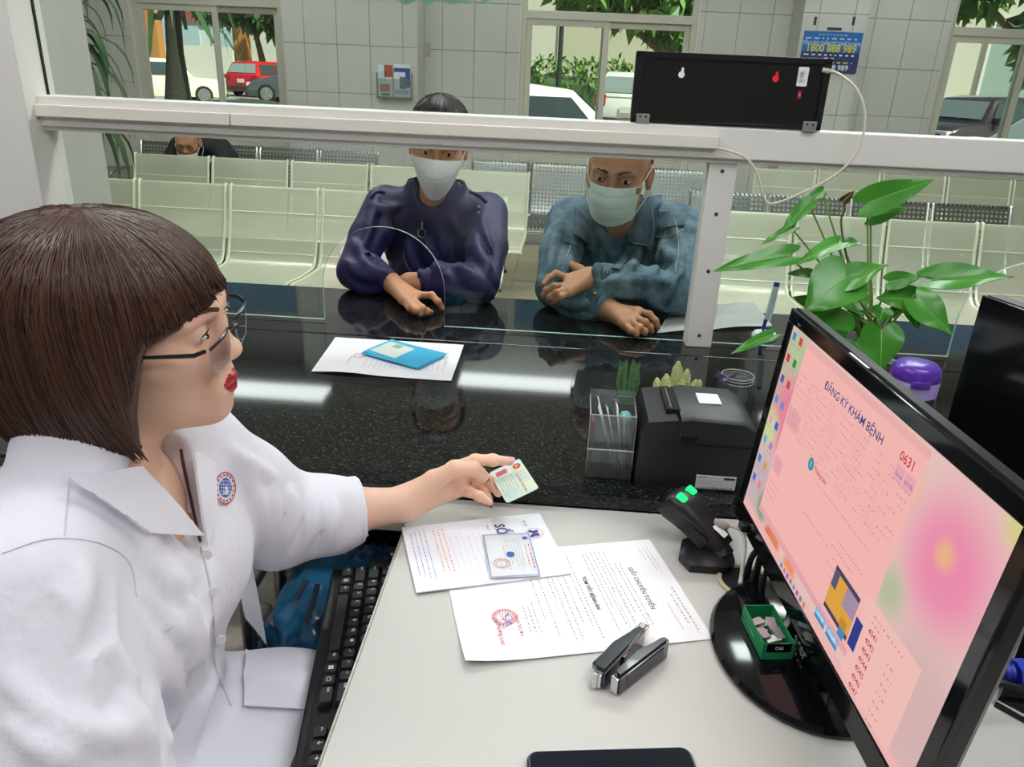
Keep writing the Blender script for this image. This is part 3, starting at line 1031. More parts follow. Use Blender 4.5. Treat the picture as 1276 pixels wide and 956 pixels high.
# palm just outside the left window: dark trunk and strap leaves
pm = thing('palm', 'dark trunked palm standing close outside the left window', 'palm', (-4.75, 9.6, GZ))
part('trunk', mat('palm_trunk', '39392f', .9, bump=(25, .8, .02)), pm, lambda b: b.tube([(-4.72, 9.6, GZ), (-4.70, 9.6, .6), (-4.66, 9.6, 1.4), (-4.62, 9.6, 2.1)], [.22, .19, .10, .09], 10))
rnd = random.Random(5)
for k in range(16):
    a = k*2.4
    d = Vector((math.cos(a), math.sin(a), 0))
    b = MB()
    pts = [Vector((-4.64, 9.6, 1.75+.03*k)) + d*(.9*s) + Vector((0, 0, .55*s-1.3*s*s*rnd.uniform(.5, 1))) for s in np.linspace(0, 1, 7)]
    sd = Vector((-d.y, d.x, 0))
    P = np.array([[p+sd*(w*(.045*math.sin(math.pi*min(1, .15+i/7)))) for w in (-1, 0, 1)] for i, p in enumerate(pts)])
    b.grid(P, .004)
    b.build('palm_leaf', mat('palm_leaf', '3c5a34', .5, island=.6), pm)
# ================================================================ waiting hall furniture
M_bcream = mat('bench_cream', 'd5d8c0', .3, metal=.15, alpha=.72)
M_bcreams = mat('bench_cream_solid', 'dde0c8', .32, metal=.1)
M_bsilver = mat('bench_perforated_steel', '8f9391', .32, metal=.9, holes=(.024, .30))
M_bsilvers = mat('bench_steel', 'c0c3c0', .22, metal=.9)
def seat_profile():
    # (y, z), facing -Y: rolled top edge, backrest, bend, seat pan, waterfall front
    return bez([(.215, .755), (.225, .778), (.208, .785), (.195, .76), (.15, .60), (.105, .475), (.07, .435), (.02, .425), (-.15, .43), (-.30, .445), (-.355, .435), (-.37, .41)], 44)
SEATS = {}
def bench(label, x0, n, pitch, Y, silver=False, group=None):
    t = thing('waiting_bench', label, 'bench', (x0+n*pitch/2, Y, 0), group=group)
    key = (silver, round(pitch, 3))
    prof = seat_profile()
    if key not in SEATS:
        w = pitch*.47
        P = np.array([[(x, p[0], p[1]) for x in np.linspace(-w, w, 5)] for p in prof])
        b = MB(); b.grid(P, .0)
        sh = b.build('seat_shell', M_bsilver if silver else M_bcream, None, local=True)
        me = sh.data
        COL.objects.unlink(sh); bpy.data.objects.remove(sh)
        rm = []
        for s in (-1, 1):
            b = MB(); b.tube([(s*w, p[0], p[1]) for p in prof], .0085, 6)
            q = b.build('side_rim', M_bsilvers if silver else M_bcreams, None, local=True)
            rm.append(q.data); COL.objects.unlink(q); bpy.data.objects.remove(q)
        ribs = [(prof[2][0], prof[2][1], .008), (prof[-2][0], prof[-2][1], .009)]
        if not silver: ribs += [(.17, .665, .004), (.107, .478, .004)]
        rb = []
        for y_, z_, r_ in ribs:
            b = MB(); b.tube([(-w, y_, z_), (w, y_, z_)], r_, 6)
            q = b.build('cross_rib', M_bsilvers if silver else M_bcreams, None, local=True)
            rb.append(q.data); COL.objects.unlink(q); bpy.data.objects.remove(q)
        SEATS[key] = (me, rm, rb)
    me, rm, rb = SEATS[key]
    for i in range(n):
        x = x0+(i+.5)*pitch-t.location.x
        s = place(me, 'seat_shell', Matrix.Translation((x, 0, 0)), t)
        for r in rm: place(r, 'side_rim', Matrix.Identity(4), s)
        for r in rb: place(r, 'cross_rib', Matrix.Identity(4), s)
    xa, xb = x0, x0+n*pitch
    fm = mat('bench_frame_paint', 'd9d8c6', .35, metal=.3) if not silver else mat('bench_frame_steel', '9a9c9b', .3, metal=.9)
    part('beam', fm, t, lambda b: b.box((xa+.05, Y-.03, .355), (xb-.05, Y+.03, .405), .006))
    for x in (xa+pitch*.6, xb-pitch*.6):
        part('leg', fm, t, lambda b: (b.tube([(x, Y-.28, .02), (x, Y-.20, .06), (x, Y-.03, .36)], .019, 8), b.tube([(x, Y+.25, .02), (x, Y+.18, .06), (x, Y+.03, .36)], .019, 8),
                                      b.tube([(x, Y+.03, .38), (x, Y+.08, .42)], .016, 8)))
        part('foot_pad', mat('foot_rubber', '1d1d1d', .7), t, lambda b: (b.lathe([(.028, 0), (.028, .012), (.018, .024)], (x, Y-.28, 0), 12), b.lathe([(.028, 0), (.028, .012), (.018, .024)], (x, Y+.25, 0), 12)))
    if silver:
        for i in range(n+1):
            x = xa+i*pitch
            part('armrest', fm, t, lambda b: b.tube(bez([(x, Y-.05, .42), (x, Y-.22, .50), (x, Y-.24, .60), (x, Y-.05, .63), (x, Y+.13, .60)], 14), .012, 8))
    return t
bench('cream perforated metal bench behind the woman in navy, first row', -2.56, 5, .462, 3.56)
bench('cream perforated metal bench, row behind the first, before the steel seats by the pillar', -2.69, 5, .50, 4.62)
bench('bare steel perforated bench near the wall, where a person in black sits', -3.05, 4, .437, 5.38, True)
bench('bare steel perforated bench near the wall, seen between the two visitors', -.63, 4, .405, 5.22, True)
bench('cream perforated metal bench behind the leafy plant, first row', .68, 5, .428, 3.55)
bench('bare steel perforated bench behind the leafy plant, between cream rows', .70, 4, .438, 4.20, True)
bench('cream perforated metal bench in the row farthest from the leafy plant', 1.35, 5, .45, 5.55)

# ---------------------------------------------------------------- brochure rack on the pillar
bp = ony(492, 100, 6.17)
br = thing('brochure_rack', 'clear wall rack with two leaflets on the tiled pillar', 'brochure rack', (bp[0], 6.188, bp[2]-.13))
M_acr = glassmat('clear_acrylic', 'eef3f2', .8, density=.06)
bx, bz = bp[0], bp[2]-.13
part('tray', M_acr, br, lambda b: (b.box((bx-.13, 6.13, bz), (bx+.13, 6.187, bz+.012)), b.box((bx-.13, 6.128, bz), (bx+.13, 6.131, bz+.14)), b.box((bx-.132, 6.13, bz), (bx-.129, 6.187, bz+.18)), b.box((bx+.129, 6.13, bz), (bx+.132, 6.187, bz+.18))), smooth=False)
def leaflet(x0, x1, z1, cols, label):
    t = thing('leaflet', label, 'leaflet', ((x0+x1)/2, 6.15, bz+.013))
    part('sheet', M_whitep, t, lambda b: b.box((x0, 6.145, bz+.013), (x1, 6.150, z1)), smooth=False)
    w = x1-x0; h = z1-bz-.013
    for (u0, v0, u1, v1, c) in cols:
        part('print', mat('print_'+c, c, .6), t, lambda b: b.box((x0+w*u0, 6.1435, bz+.013+h*v0), (x0+w*u1, 6.146, bz+.013+h*v1)), smooth=False)
leaflet(bx-.122, bx-.012, bz+.235, [(0, .45, .55, .8, 'c9dce8'), (.45, .62, 1, 1, 'b5583c'), (.1, .15, .8, .4, 'd98a80'), (.2, .03, .8, .1, '6a6a70')], 'white and rust red leaflet in the wall rack')
leaflet(bx+.0, bx+.122, bz+.245, [(0, .76, 1, .88, '2f4f9c'), (.7, .3, 1, .76, '3d5fa8'), (.35, .25, .75, .62, '6d7890'), (.05, .08, .9, .22, 'b5bfd8')], 'white and blue leaflet in the wall rack')

# ---------------------------------------------------------------- blue notice on the second pillar
a0 = ony(1001, 38, 6.19); a1 = ony(1076, 41, 6.19); a2 = ony(1065, 90, 6.19)
nx0, nx1, nz1, nz0 = a0[0]+.01, a1[0], a0[2], a2[2]-.01
no = thing('notice_board', 'blue notice with yellow hotline digits stuck on the tiled pillar', 'notice', ((nx0+nx1)/2, 6.19, nz0))
W_, H_ = nx1-nx0, nz1-nz0
part('board', mat('notice_blue', '2a6fc0', .4), no, lambda b: b.box((nx0, 6.184, nz0+H_*.5), (nx1, 6.192, nz1), .001), smooth=False)
part('board', mat('notice_navy', '2b3a74', .4), no, lambda b: b.box((nx0, 6.184, nz0), (nx1, 6.192, nz0+H_*.5), .001), smooth=False)
FM = frameM((nx0+W_/2, 6.183, nz0), (1, 0, 0), (0, 0, 1))
def ntxt(s, size, v, m, nm='lettering', sx=1.):
    b = MB(); addtext(b, s, size, FM @ Matrix.Translation((0, H_*v, 0)), 'CENTER', bold=size*.02, sx=sx); b.build(nm, m, no, smooth=False)
M_yel = mat('yellow_print', 'e8d832', .5); M_lb = mat('pale_blue_print', 'bfe0f5', .5); M_wp = mat('white_print', 'f2f2f2', .5)
ntxt('1800 888 989', .070, .585, M_yel, sx=.92)
ntxt('TỔNG ĐÀI CHĂM SÓC KHÁCH HÀNG', .034, .71, M_lb, sx=.72)
ntxt('1800 888 989', .052, .12, M_wp)
b = MB(); rr = random.Random(2)
scribble(b, FM @ Matrix.Translation((-W_*.46, H_*.83, 0)), W_*.92, .016, rr); scribble(b, FM @ Matrix.Translation((-W_*.25, H_*.92, 0)), W_*.5, .009, rr)
b.build('small_print', M_lb, no, smooth=False)
b = MB(); scribble(b, FM @ Matrix.Translation((-W_*.46, H_*.43, 0)), W_*.92, .016, rr); scribble(b, FM @ Matrix.Translation((-W_*.1, H_*.35, 0)), W_*.2, .014, rr)
b.build('small_print', M_wp, no, smooth=False)
b = MB(); scribble(b, FM @ Matrix.Translation((-W_*.3, H_*.25, 0)), W_*.7, .015, rr); b.build('small_print', M_yel, no, smooth=False)
M_tape = mat('dark_tape', '3a3a38', .7)
for k, (px, py, w, h, lb) in enumerate(((1016, 26, .018, .055, 'short dark strip of old tape standing upright above the notice, by its blue corner'), (1064, 26, .018, .055, 'short dark strip of old tape standing upright above the notice, by the wall side'), (1040, 36, .10, .018, 'dark strip of old tape lying level right above the notice'))):
    p = ony(px, py, 6.195)
    o = part('tape_strip', M_tape, None, lambda b: b.box((p[0]-w/2, 6.196, p[2]-h/2), (p[0]+w/2, 6.2005, p[2]+h/2)), smooth=False)
    tag(o, lb, 'tape')
# small wall switch beside the pillar and a leaflet stuck to the shaded wall
p = ony(529, 62, 6.5)
sw = thing('wall_switch', 'grey switch plate on the shaded wall beside the pillar', 'switch', (p[0], 6.5, p[2]))
part('plate', mat('switch_plate', 'b9b3a6', .5), sw, lambda b: b.cbox((p[0], 6.496, p[2]), (.10, .012, .10), .004))
part('rocker', mat('switch_rocker', 'c9c4b8', .4), sw, lambda b: b.cbox((p[0], 6.488, p[2]), (.05, .010, .06), .003))

# ---------------------------------------------------------------- tall foliage plant behind the near pillar
hp = thing('hall_plant', 'tall potted plant with long drooping green leaves behind the near pillar', 'plant', (-2.52, 4.1, 0))
part('pot', mat('plant_pot', '8a8f95', .5), hp, lambda b: b.lathe([(.12, 0), (.16, .3), (.165, .32), (.15, .32), (.14, .28), (0, .27)], (-2.52, 4.1, 0), 24))
part('stem', M_bark, hp, lambda b: b.tube([(-2.52, 4.1, .27), (-2.53, 4.1, 1.0), (-2.51, 4.1, 1.9)], [.025, .02, .012], 8))
rnd = random.Random(11)
M_hleaf = mat('hall_leaf', '4f7440', .4, island=.8, col2='2c4a28')
for k in range(46):
    z0 = rnd.uniform(.95, 1.95)
    a = rnd.uniform(-1.9, 1.0)
    L = rnd.uniform(.28, .48)
    d = Vector((math.cos(a), math.sin(a), 0)); sd = Vector((-d.y, d.x, 0))
    reach = rnd.uniform(.10, .26)
    pts = [Vector((-2.51, 4.1, z0)) + d*reach*math.sin(s*1.7) + Vector((0, 0, .10*s - L*s*s)) for s in np.linspace(0, 1, 7)]
    P = np.array([[p+sd*w*(.024*math.sin(math.pi*min(1, .12+.88*i/6)))+Vector((0, 0, .006*abs(w))) for w in (-1, 0, 1)] for i, p in enumerate(pts)])
    MB().grid(P, .0015).build('leaf', M_hleaf, hp)
# ================================================================ staff desk
DZ = .75
M_desk = mat('grey_laminate', 'c2c1bb', .42, vary=(60, .12), col2='bdbbb4', bump=(700, .12, .0004))
M_edge = mat('desk_edge_band', 'a9a69d', .35, metal=.3)
dk = thing('office_desk', 'light grey laminate desk pushed against the black counter', 'desk', (.55, .62, 0))
def desk_outline(): return [(-.195, .2), (1.35, .2), (1.35, 1.0205), (-.195, 1.0205)]
part('desk_top', M_desk, dk, lambda b: b.box((-.193, .2, DZ-.025), (1.35, 1.0205, DZ), .0015))
part('edge_band', M_edge, dk, lambda b: b.box((-.1955, .2, DZ-.026), (-.1932, 1.02, DZ-.0005)))
part('side_panel', M_cream, dk, lambda b: b.box((1.31, .25, 0), (1.335, 1.0, DZ-.025)))
part('side_panel', M_cream, dk, lambda b: b.box((.10, .25, 0), (.125, .62, DZ-.025)))
part('back_panel', M_cream, dk, lambda b: b.box((-.05, 1.0, .25), (1.31, 1.018, DZ-.025)))
part('keyboard_tray', mat('tray_board', '4a4a4c', .5), dk, lambda b: b.box((-.255, .40, .640), (.09, .985, .655), .002))
part('tray_runner', M_steel, dk, lambda b: b.box((-.18, .97, .655), (.09, .985, DZ-.025)))
part('tray_runner', M_steel, dk, lambda b: b.box((-.18, .40, .655), (.09, .415, DZ-.025)))

# ---------------------------------------------------------------- keyboard on the pull-out tray
kp = np.array([-.300, .925]); kq = np.array([-.2325, .512])      # user-side edge: far end and near end
ku = (kq-kp)/np.linalg.norm(kq-kp)                               # keyboard's own +x (to the typist's right)
KM = frameM((kp[0], kp[1], .656), (ku[0], ku[1], 0), (-ku[1], ku[0], .06))
kb = thing('keyboard', 'black full size computer keyboard with white legends on the pull-out tray', 'keyboard')
kb.matrix_basis = KM
part('case', M_black, kb, lambda b: b.box((0, 0, 0), (.435, .145, .020), .004), local=True)
part('case_lip', mat('key_well', '0d0d0f', .6), kb, lambda b: b.box((.010, .010, .0195), (.425, .135, .0215), .001), local=True)
M_key = mat('key_plastic', '202124', .45); M_leg = mat('key_legend', 'e8e8e8', .6)
KEYME = {}
def keymesh(w):
    if w not in KEYME:
        q = .019
        b = MB()
        lo = rrect(w*q-.0015, q-.0015, .0015, 2); hi = rrect(w*q-.0055, q-.006, .002, 2, 0, .0008)
        b.loft([[(x, y, 0) for x, y in lo], [(x, y, .0025) for x, y in lo], [(x, y, .0085) for x, y in hi]])
        o = b.build('key', M_key, None, local=True, angle=25)
        KEYME[w] = o.data; COL.objects.unlink(o); bpy.data.objects.remove(o)
    return KEYME[w]
rows = [
    (.017, [('Ctrl', 1.25), ('win', 1.0), ('Alt', 1.0), ('', 6.0), ('Alt', 1.0), ('win', 1.0), ('menu', 1.0), ('Ctrl', 1.5)]),
    (.036, [('Shift', 2.0), ('Z', 1), ('X', 1), ('C', 1), ('V', 1), ('B', 1), ('N', 1), ('M', 1), (', <', 1), ('. >', 1), ('/ ?', 1), ('Shift', 1.75)]),
    (.055, [('Caps', 1.75), ('A', 1), ('S', 1), ('D', 1), ('F', 1), ('G', 1), ('H', 1), ('J', 1), ('K', 1), ('L', 1), ('; :', 1), ("' \"", 1), ('Enter', 2.0)]),
    (.074, [('Tab', 1.5), ('Q', 1), ('W', 1), ('E', 1), ('R', 1), ('T', 1), ('Y', 1), ('U', 1), ('I', 1), ('O', 1), ('P', 1), ('[', 1), (']', 1), ('\\', 1.25)]),
    (.093, [('`', 1), ('1', 1), ('2', 1), ('3', 1), ('4', 1), ('5', 1), ('6', 1), ('7', 1), ('8', 1), ('9', 1), ('0', 1), ('-', 1), ('=', 1), ('Back', 1.75)]),
]
def addkey(x, y, w, lg):
    k = place(keymesh(w), 'key', Matrix.Translation((x, y, .0215)), kb)
    if lg in ('win', 'menu'):
        b = MB()
        if lg == 'win':
            for i in (0, 1):
                for j in (0, 1): quad(b, Matrix.Identity(4), -.003+i*.0032, -.002+j*.0032, -.0004+i*.0032, .0006+j*.0032, .0088)
        else:
            quad(b, Matrix.Identity(4), -.003, .0025, .003, .0032, .0088); quad(b, Matrix.Identity(4), -.003, -.002, .003, -.0013, .0088); quad(b, Matrix.Identity(4), -.003, -.002, -.0023, .003, .0088); quad(b, Matrix.Identity(4), .0023, -.002, .003, .003, .0088)
        b.build('legend', M_leg, k, smooth=False, local=True)
    elif lg:
        b = MB(); addtext(b, lg, .0068 if len(lg) == 1 else .0042, Matrix.Translation((-w*.0095+.004, .0022, .0088)), 'LEFT', bold=.00012)
        b.build('legend', M_leg, k, smooth=False, local=True)
for y, ks in rows:
    x = .012
    for lg, w in ks:
        addkey(x+w*.019/2, y+.008, w, lg); x += w*.019
x = .012+15*.019+.006
for i, lg in enumerate(('←', '↓', '→')): addkey(x+.0095+i*.019, .025, 1, lg)
addkey(x+.0285, .044, 1, '↑')

# ---------------------------------------------------------------- papers on the desk
M_ink = mat('ink', '3d4048', .8); M_inkl = mat('ink_pale', '8a8d98', .8); M_red = mat('ink_red', 'c8434f', .8); M_blue = mat('ink_blue', '3a6fc0', .8); M_or = mat('ink_orange', 'd99a5a', .8); M_navy = mat('ink_navy', '2c3f7c', .8)
def sheet(parent, c00, c10, c11, c01, z, curl=None, thick=.0003, m=None, name='sheet'):
    """c00 = top left of the page as read, c10 = top right, c11 = bottom right, c01 = bottom left (world xy)"""
    n = 14
    P = np.zeros((n, n, 3))
    for i in range(n):
        for j in range(n):
            u, v = i/(n-1), j/(n-1)
            p = (np.array(c00)*(1-u)+np.array(c10)*u)*(1-v)+(np.array(c01)*(1-u)+np.array(c11)*u)*v
            zz = z+.0004*math.sin(5*u+3*v)+.0008
            if curl: zz += curl(u, v)
            P[i, j] = (p[0], p[1], zz)
    return MB().grid(P, thick).build(name, m or M_whitep, parent, angle=60)
# referral letter (A4)
A = [onz(x, y, DZ)[:2] for x, y in ((809, 673), (888, 795), (588, 829), (571, 740))]
tl = A[0]; ux = (A[1]-A[0])/np.linalg.norm(A[1]-A[0]); uy = np.array([ux[1], -ux[0]])   # reading direction / down the page
uy = -uy if uy @ (A[3]-A[0]) < 0 else uy
tl = np.array(tl); PW, PH = .21, .297
L1 = thing('referral_letter', 'white printed letter with a red round stamp, lying partly under the form', 'paper', (*(tl+ux*PW/2+uy*PH/2), DZ))
cn = [tl, tl+ux*PW, tl+ux*PW+uy*PH, tl+uy*PH]
sheet(L1, cn[0], cn[1], cn[2], cn[3], DZ+.0004, curl=lambda u, v: .02*max(0, (u+v-1.72))**1.5*3 + .0012*abs(math.sin(v*7))*u)
LM = frameM((tl[0], tl[1], DZ+.0022), (ux[0], ux[1], 0), (-uy[0], -uy[1], 0))
def on(M, x, y): return M @ Matrix.Translation((x, -y, 0))
b = MB(); addtext(b, 'GIẤY CHUYỂN TUYẾN', .0085, on(LM, .105, .052), 'CENTER', bold=.0001)
addtext(b, 'TÓM TẮT BỆNH ÁN', .0075, on(LM, .105, .120), 'CENTER', bold=.0001); b.build('heading', M_ink, L1, smooth=False)
rr = random.Random(4)
b = MB()
for y, x0, x1, h in ((.012, .02, .08, .0016), (.012, .11, .195, .002), (.017, .02, .075, .0014), (.019, .125, .18, .0022), (.024, .02, .05, .0014), (.030, .14, .19, .0014), (.063, .05, .16, .0016), (.069, .05, .15, .0022), (.077, .02, .15, .0018), (.083, .02, .19, .0018), (.089, .02, .11, .0018), (.095, .02, .17, .0018), (.101, .02, .14, .0018), (.107, .02, .18, .0018), (.130, .02, .19, .0018), (.136, .02, .17, .0018), (.146, .02, .16, .0018), (.154, .02, .19, .0018), (.162, .02, .19, .0018), (.168, .02, .12, .0018), (.180, .02, .185, .0018), (.190, .02, .15, .0018), (.200, .11, .18, .0018), (.206, .12, .17, .0022), (.212, .12, .165, .0018)):
    scribble(b, on(LM, x0, y), x1-x0, h, rr)
b.build('small_print', mat('ink_mid', '8d9098', .8), L1, smooth=False)['kind'] = 'stuff'
b = MB()
for x0, x1, y in ((.155, .163, .062), (.167, .175, .062)):
    for q in ((x0, y, x1, y+.0004), (x0, y+.007, x1, y+.0074), (x0, y, x0+.0004, y+.0074), (x1, y, x1+.0004, y+.0074)): quad(b, LM, q[0], -q[3], q[2], -q[1])
for q in ((.10, .085, .19, .0853), (.10, .091, .19, .0913), (.10, .085, .1003, .0913), (.19, .085, .1903, .0913)): quad(b, LM, q[0], -q[3], q[2], -q[1])
b.build('tick_boxes', M_ink, L1, smooth=False)
b = MB(); disc(b, LM, .135, -.238, .0155, 32, .0148); disc(b, LM, .135, -.238, .0105, 32, .0101)
for k in range(22):
    a = k*2*math.pi/22; quad(b, LM @ Matrix.Translation((.135+.0126*math.cos(a), -.238+.0126*math.sin(a), 0)) @ Matrix.Rotation(a, 4, 'Z'), -.0013, -.0009, .0013, .0009)
for k in range(4): scribble(b, on(LM, .127, .233+k*.0032), .016, .0014, rr)
addtext(b, 'TRẠM TRƯỞNG', .0062, on(LM, .132, .224), 'LEFT'); b.build('round_stamp', M_red, L1, smooth=False)
b = MB(); addtext(b, 'Lê Phương Loan', .0085, on(LM, .138, .248), 'LEFT', sx=.8); b.build('signature_stamp', M_red, L1, smooth=False)
b = MB(); 
sg = [LM @ Vector((.130+.006*t+.004*math.sin(t*6), -.232-.005*math.sin(t*4.3)-.002*t, .0002)) for t in np.linspace(0, 4, 40)]
b.tube(sg, .00035, 4); b.build('signature', mat('ink_violet', '6a5aa8', .8), L1)
# registration form (A5) on top of it
B = [np.array(onz(x, y, DZ)[:2]) for x, y in ((672, 643), (712, 718), (520, 745), (501, 662))]
ux = (B[1]-B[0])/np.linalg.norm(B[1]-B[0]); uy = (B[3]-B[0]); uy -= ux*(uy@ux); uy /= np.linalg.norm(uy)
tl = B[0]
F1 = thing('registration_form', 'white hospital form with a violet crest and the word for number', 'paper', (*(tl+ux*.075+uy*.1), DZ+.003))
c = [tl, tl+ux*.150, tl+ux*.150+uy*.205, tl+uy*.205]
sheet(F1, c[0], c[1], c[2], c[3], DZ+.0032, thick=.0016, m=mat('form_paper', 'eef0f6', .65))
FMM = frameM((tl[0], tl[1], DZ+.0066), (ux[0], ux[1], 0), (-uy[0], -uy[1], 0))
b = MB(); addtext(b, 'SỐ', .021, on(FMM, .020, .068), 'LEFT', bold=.0003); addtext(b, 'BV. 01', .0055, on(FMM, .018, .030), 'LEFT'); addtext(b, 'Mã số', .0045, on(FMM, .020, .085), 'LEFT'); b.build('lettering', M_navy, F1, smooth=False)
b = MB(); disc(b, FMM, .052, -.022, .0125, 32, .0118); disc(b, FMM, .052, -.022, .0104, 32, .0100); b.build('crest_ring', mat('ink_pale_red', 'c98a94', .8), F1, smooth=False)
b = MB()
for s in (-1, 1):
    disc(b, FMM, .052+s*.004, -.019, .0028, 12); quad(b, FMM @ Matrix.Translation((.052+s*.0045, -.0255, 0)) @ Matrix.Rotation(s*.5, 4, 'Z'), -.0022, -.005, .0022, .005)
b.build('crest', mat('ink_violet2', '473f92', .8), F1, smooth=False)
rr = random.Random(9)
b = MB()
for k in range(4): scribble(b, on(FMM, .015+.002*k, .176+.0065*k), .115-.006*k, .0018, rr)
b.build('address_lines', mat('ink_slate', '6c74a8', .8), F1, smooth=False)
b = MB()
for k in range(3): scribble(b, on(FMM, .018, .150+.0065*k), .10, .0022, rr)
b.build('slogan', M_or, F1, smooth=False)
b = MB()
for k in range(9): scribble(b, on(FMM, .02+(k % 3)*.01, .075+.0085*k), .09, .0015, rr)
b.build('pale_print', mat('ink_ghost', 'cfd0d8', .8), F1, smooth=False)
# small stamped slip
Cc = [np.array(onz(x, y, DZ+.006)[:2]) for x, y in ((659, 666), (674, 719), (609, 725), (601, 668))]
ux = (Cc[1]-Cc[0]); sw_ = np.linalg.norm(ux); ux /= sw_; uy = Cc[3]-Cc[0]; uy -= ux*(uy@ux); sl_ = np.linalg.norm(uy); uy /= sl_
tl = Cc[0]
S1 = thing('insurance_slip', 'small grey slip with a blue border and square code, lying on the form', 'card', (*(tl+ux*sw_/2+uy*sl_/2), DZ+.006))
sheet(S1, tl, tl+ux*sw_, tl+ux*sw_+uy*sl_, tl+uy*sl_, DZ+.0072, thick=.0006, m=mat('slip_paper', 'dcdfe2', .6))
SM = frameM((tl[0], tl[1], DZ+.0090), (ux[0], ux[1], 0), (-uy[0], -uy[1], 0))
b = MB(); w, h, e = sw_, sl_, .0009
for q in ((.001, .001, w-.001, .001+e), (.001, h-.001-e, w-.001, h-.001), (.001, .001, .001+e, h-.001), (w-.001-e, .001, w-.001, h-.001)): quad(b, SM, q[0], -q[3], q[2], -q[1])
b.build('border', M_blue, S1, smooth=False)
b = MB(); disc(b, SM, w*.13, -h*.12, .004, 20); b.build('emblem', M_blue, S1, smooth=False)
b = MB(); disc(b, SM, w*.5, -h*.5, .006, 8); b.build('seal', M_blue, S1, smooth=False)
b = MB(); scribble(b, on(SM, w*.28, h*.08), w*.6, .0025, rr); scribble(b, on(SM, w*.28, h*.16), w*.5, .002, rr); b.build('title', mat('ink_pink', 'd06070', .8), S1, smooth=False)
b = MB()
for k in range(7): scribble(b, on(SM, w*.15, h*(.26+.06*k)), w*rr.uniform(.4, .75), .0011, rr)
b.build('small_print', M_inkl, S1, smooth=False)['kind'] = 'stuff'
b = MB(); disc(b, SM, w*.70, -h*.72, .011, 28, .0100); disc(b, SM, w*.70, -h*.72, .0075, 28, .0068); scribble(b, on(SM, w*.6, h*.72), w*.22, .001, rr); b.build('round_stamp', mat('ink_pale_red2', 'd28a90', .8), S1, smooth=False)

# ---------------------------------------------------------------- stapler lying on its side
def dz(px, py): p = onz(px, py, DZ); return p[0], p[1]
st = thing('stapler', 'small black stapler lying open on its side beside the letter', 'stapler', (*dz(790, 835), DZ))
M_stp = mat('stapler_black', '1b1f2a', .16, coat=.4)
def bar(b, p0, p1, w0, w1, z0, z1, side=1, bev=.003):
    p0 = np.array(p0); p1 = np.array(p1); d = (p1-p0)/np.linalg.norm(p1-p0); n = np.array([-d[1], d[0]])*side
    L = np.linalg.norm(p1-p0)
    M = frameM((p0[0], p0[1], 0), (d[0], d[1], 0), (n[0], n[1], 0))
    poly = [(0, 0), (L-.004, 0), (L, .003), (L, w1-.003), (L-.004, w1), (L*.5, (w0+w1)/2+.002), (.006, w0), (0, w0*.7)]
    bm = bmesh.new()
    zz0, zz1 = (z0, z1) if side > 0 else (-z1, -z0)
    vb = [bm.verts.new((x, y, zz0)) for x, y in poly]; vt = [bm.verts.new((x, y, zz1)) for x, y in poly]
    n_ = len(poly)
    bm.faces.new(vb[::-1]); bm.faces.new(vt)
    for i in range(n_): bm.faces.new((vb[i], vb[(i+1) % n_], vt[(i+1) % n_], vt[i]))
    bmesh.ops.bevel(bm, geom=[e for e in bm.edges if abs(e.verts[0].co.z-e.verts[1].co.z) < 1e-6], offset=bev, segments=2, affect='EDGES')
    b.addbm(bm, M)
q0 = np.array(dz(752, 862)); q1 = np.array(dz(803, 806)); 
part('handle', M_stp, st, lambda b: bar(b, q0, q1, .020, .012, DZ, DZ+.027))
r0 = np.array(dz(771, 869)); r1 = np.array(dz(833, 820))
part('base', M_stp, st, lambda b: bar(b, r0, r1, .013, .011, DZ, DZ+.027))
d_ = (r1-r0)/np.linalg.norm(r1-r0); n_ = np.array([-d_[1], d_[0]])
Mm = frameM((*(r0+d_*.012+n_*.0165), DZ+.005), (*(d_*.96+n_*.26), 0), (*(n_*.96-d_*.26), 0))
part('magazine', mat('magazine_steel', '9a8f86', .25, metal=1.), st, lambda b: b.box((.02, -.002, 0), (.085, .006, .017), .001, M=Mm))
part('magazine_end', M_chrome, st, lambda b: b.box((.070, -.005, .002), (.088, .0075, .015), .002, M=Mm))
Mn = frameM((*q0, DZ), (*((q1-q0)/np.linalg.norm(q1-q0)), 0), (*(np.array([-(q1-q0)[1], (q1-q0)[0]])), 0))
part('mouth_plate', M_chrome, st, lambda b: (b.box((-.0035, .003, .004), (.004, .016, .022), .001, M=Mn), b.cyl(Mn @ Vector((-.004, .0095, .004)), Mn @ Vector((-.004, .0095, .022)), .003, n=10)))
Mr = frameM((*r0, DZ), (*d_, 0), (*n_, 0))
part('anvil', M_chrome, st, lambda b: b.box((-.003, .002, .003), (.008, .011, .023), .001, M=Mr))
part('side_inlay', mat('stapler_grey', '3e434c', .25), st, lambda b: b.box((.012, -.0006, .006), (.078, .0008, .022), .001, M=Mr))

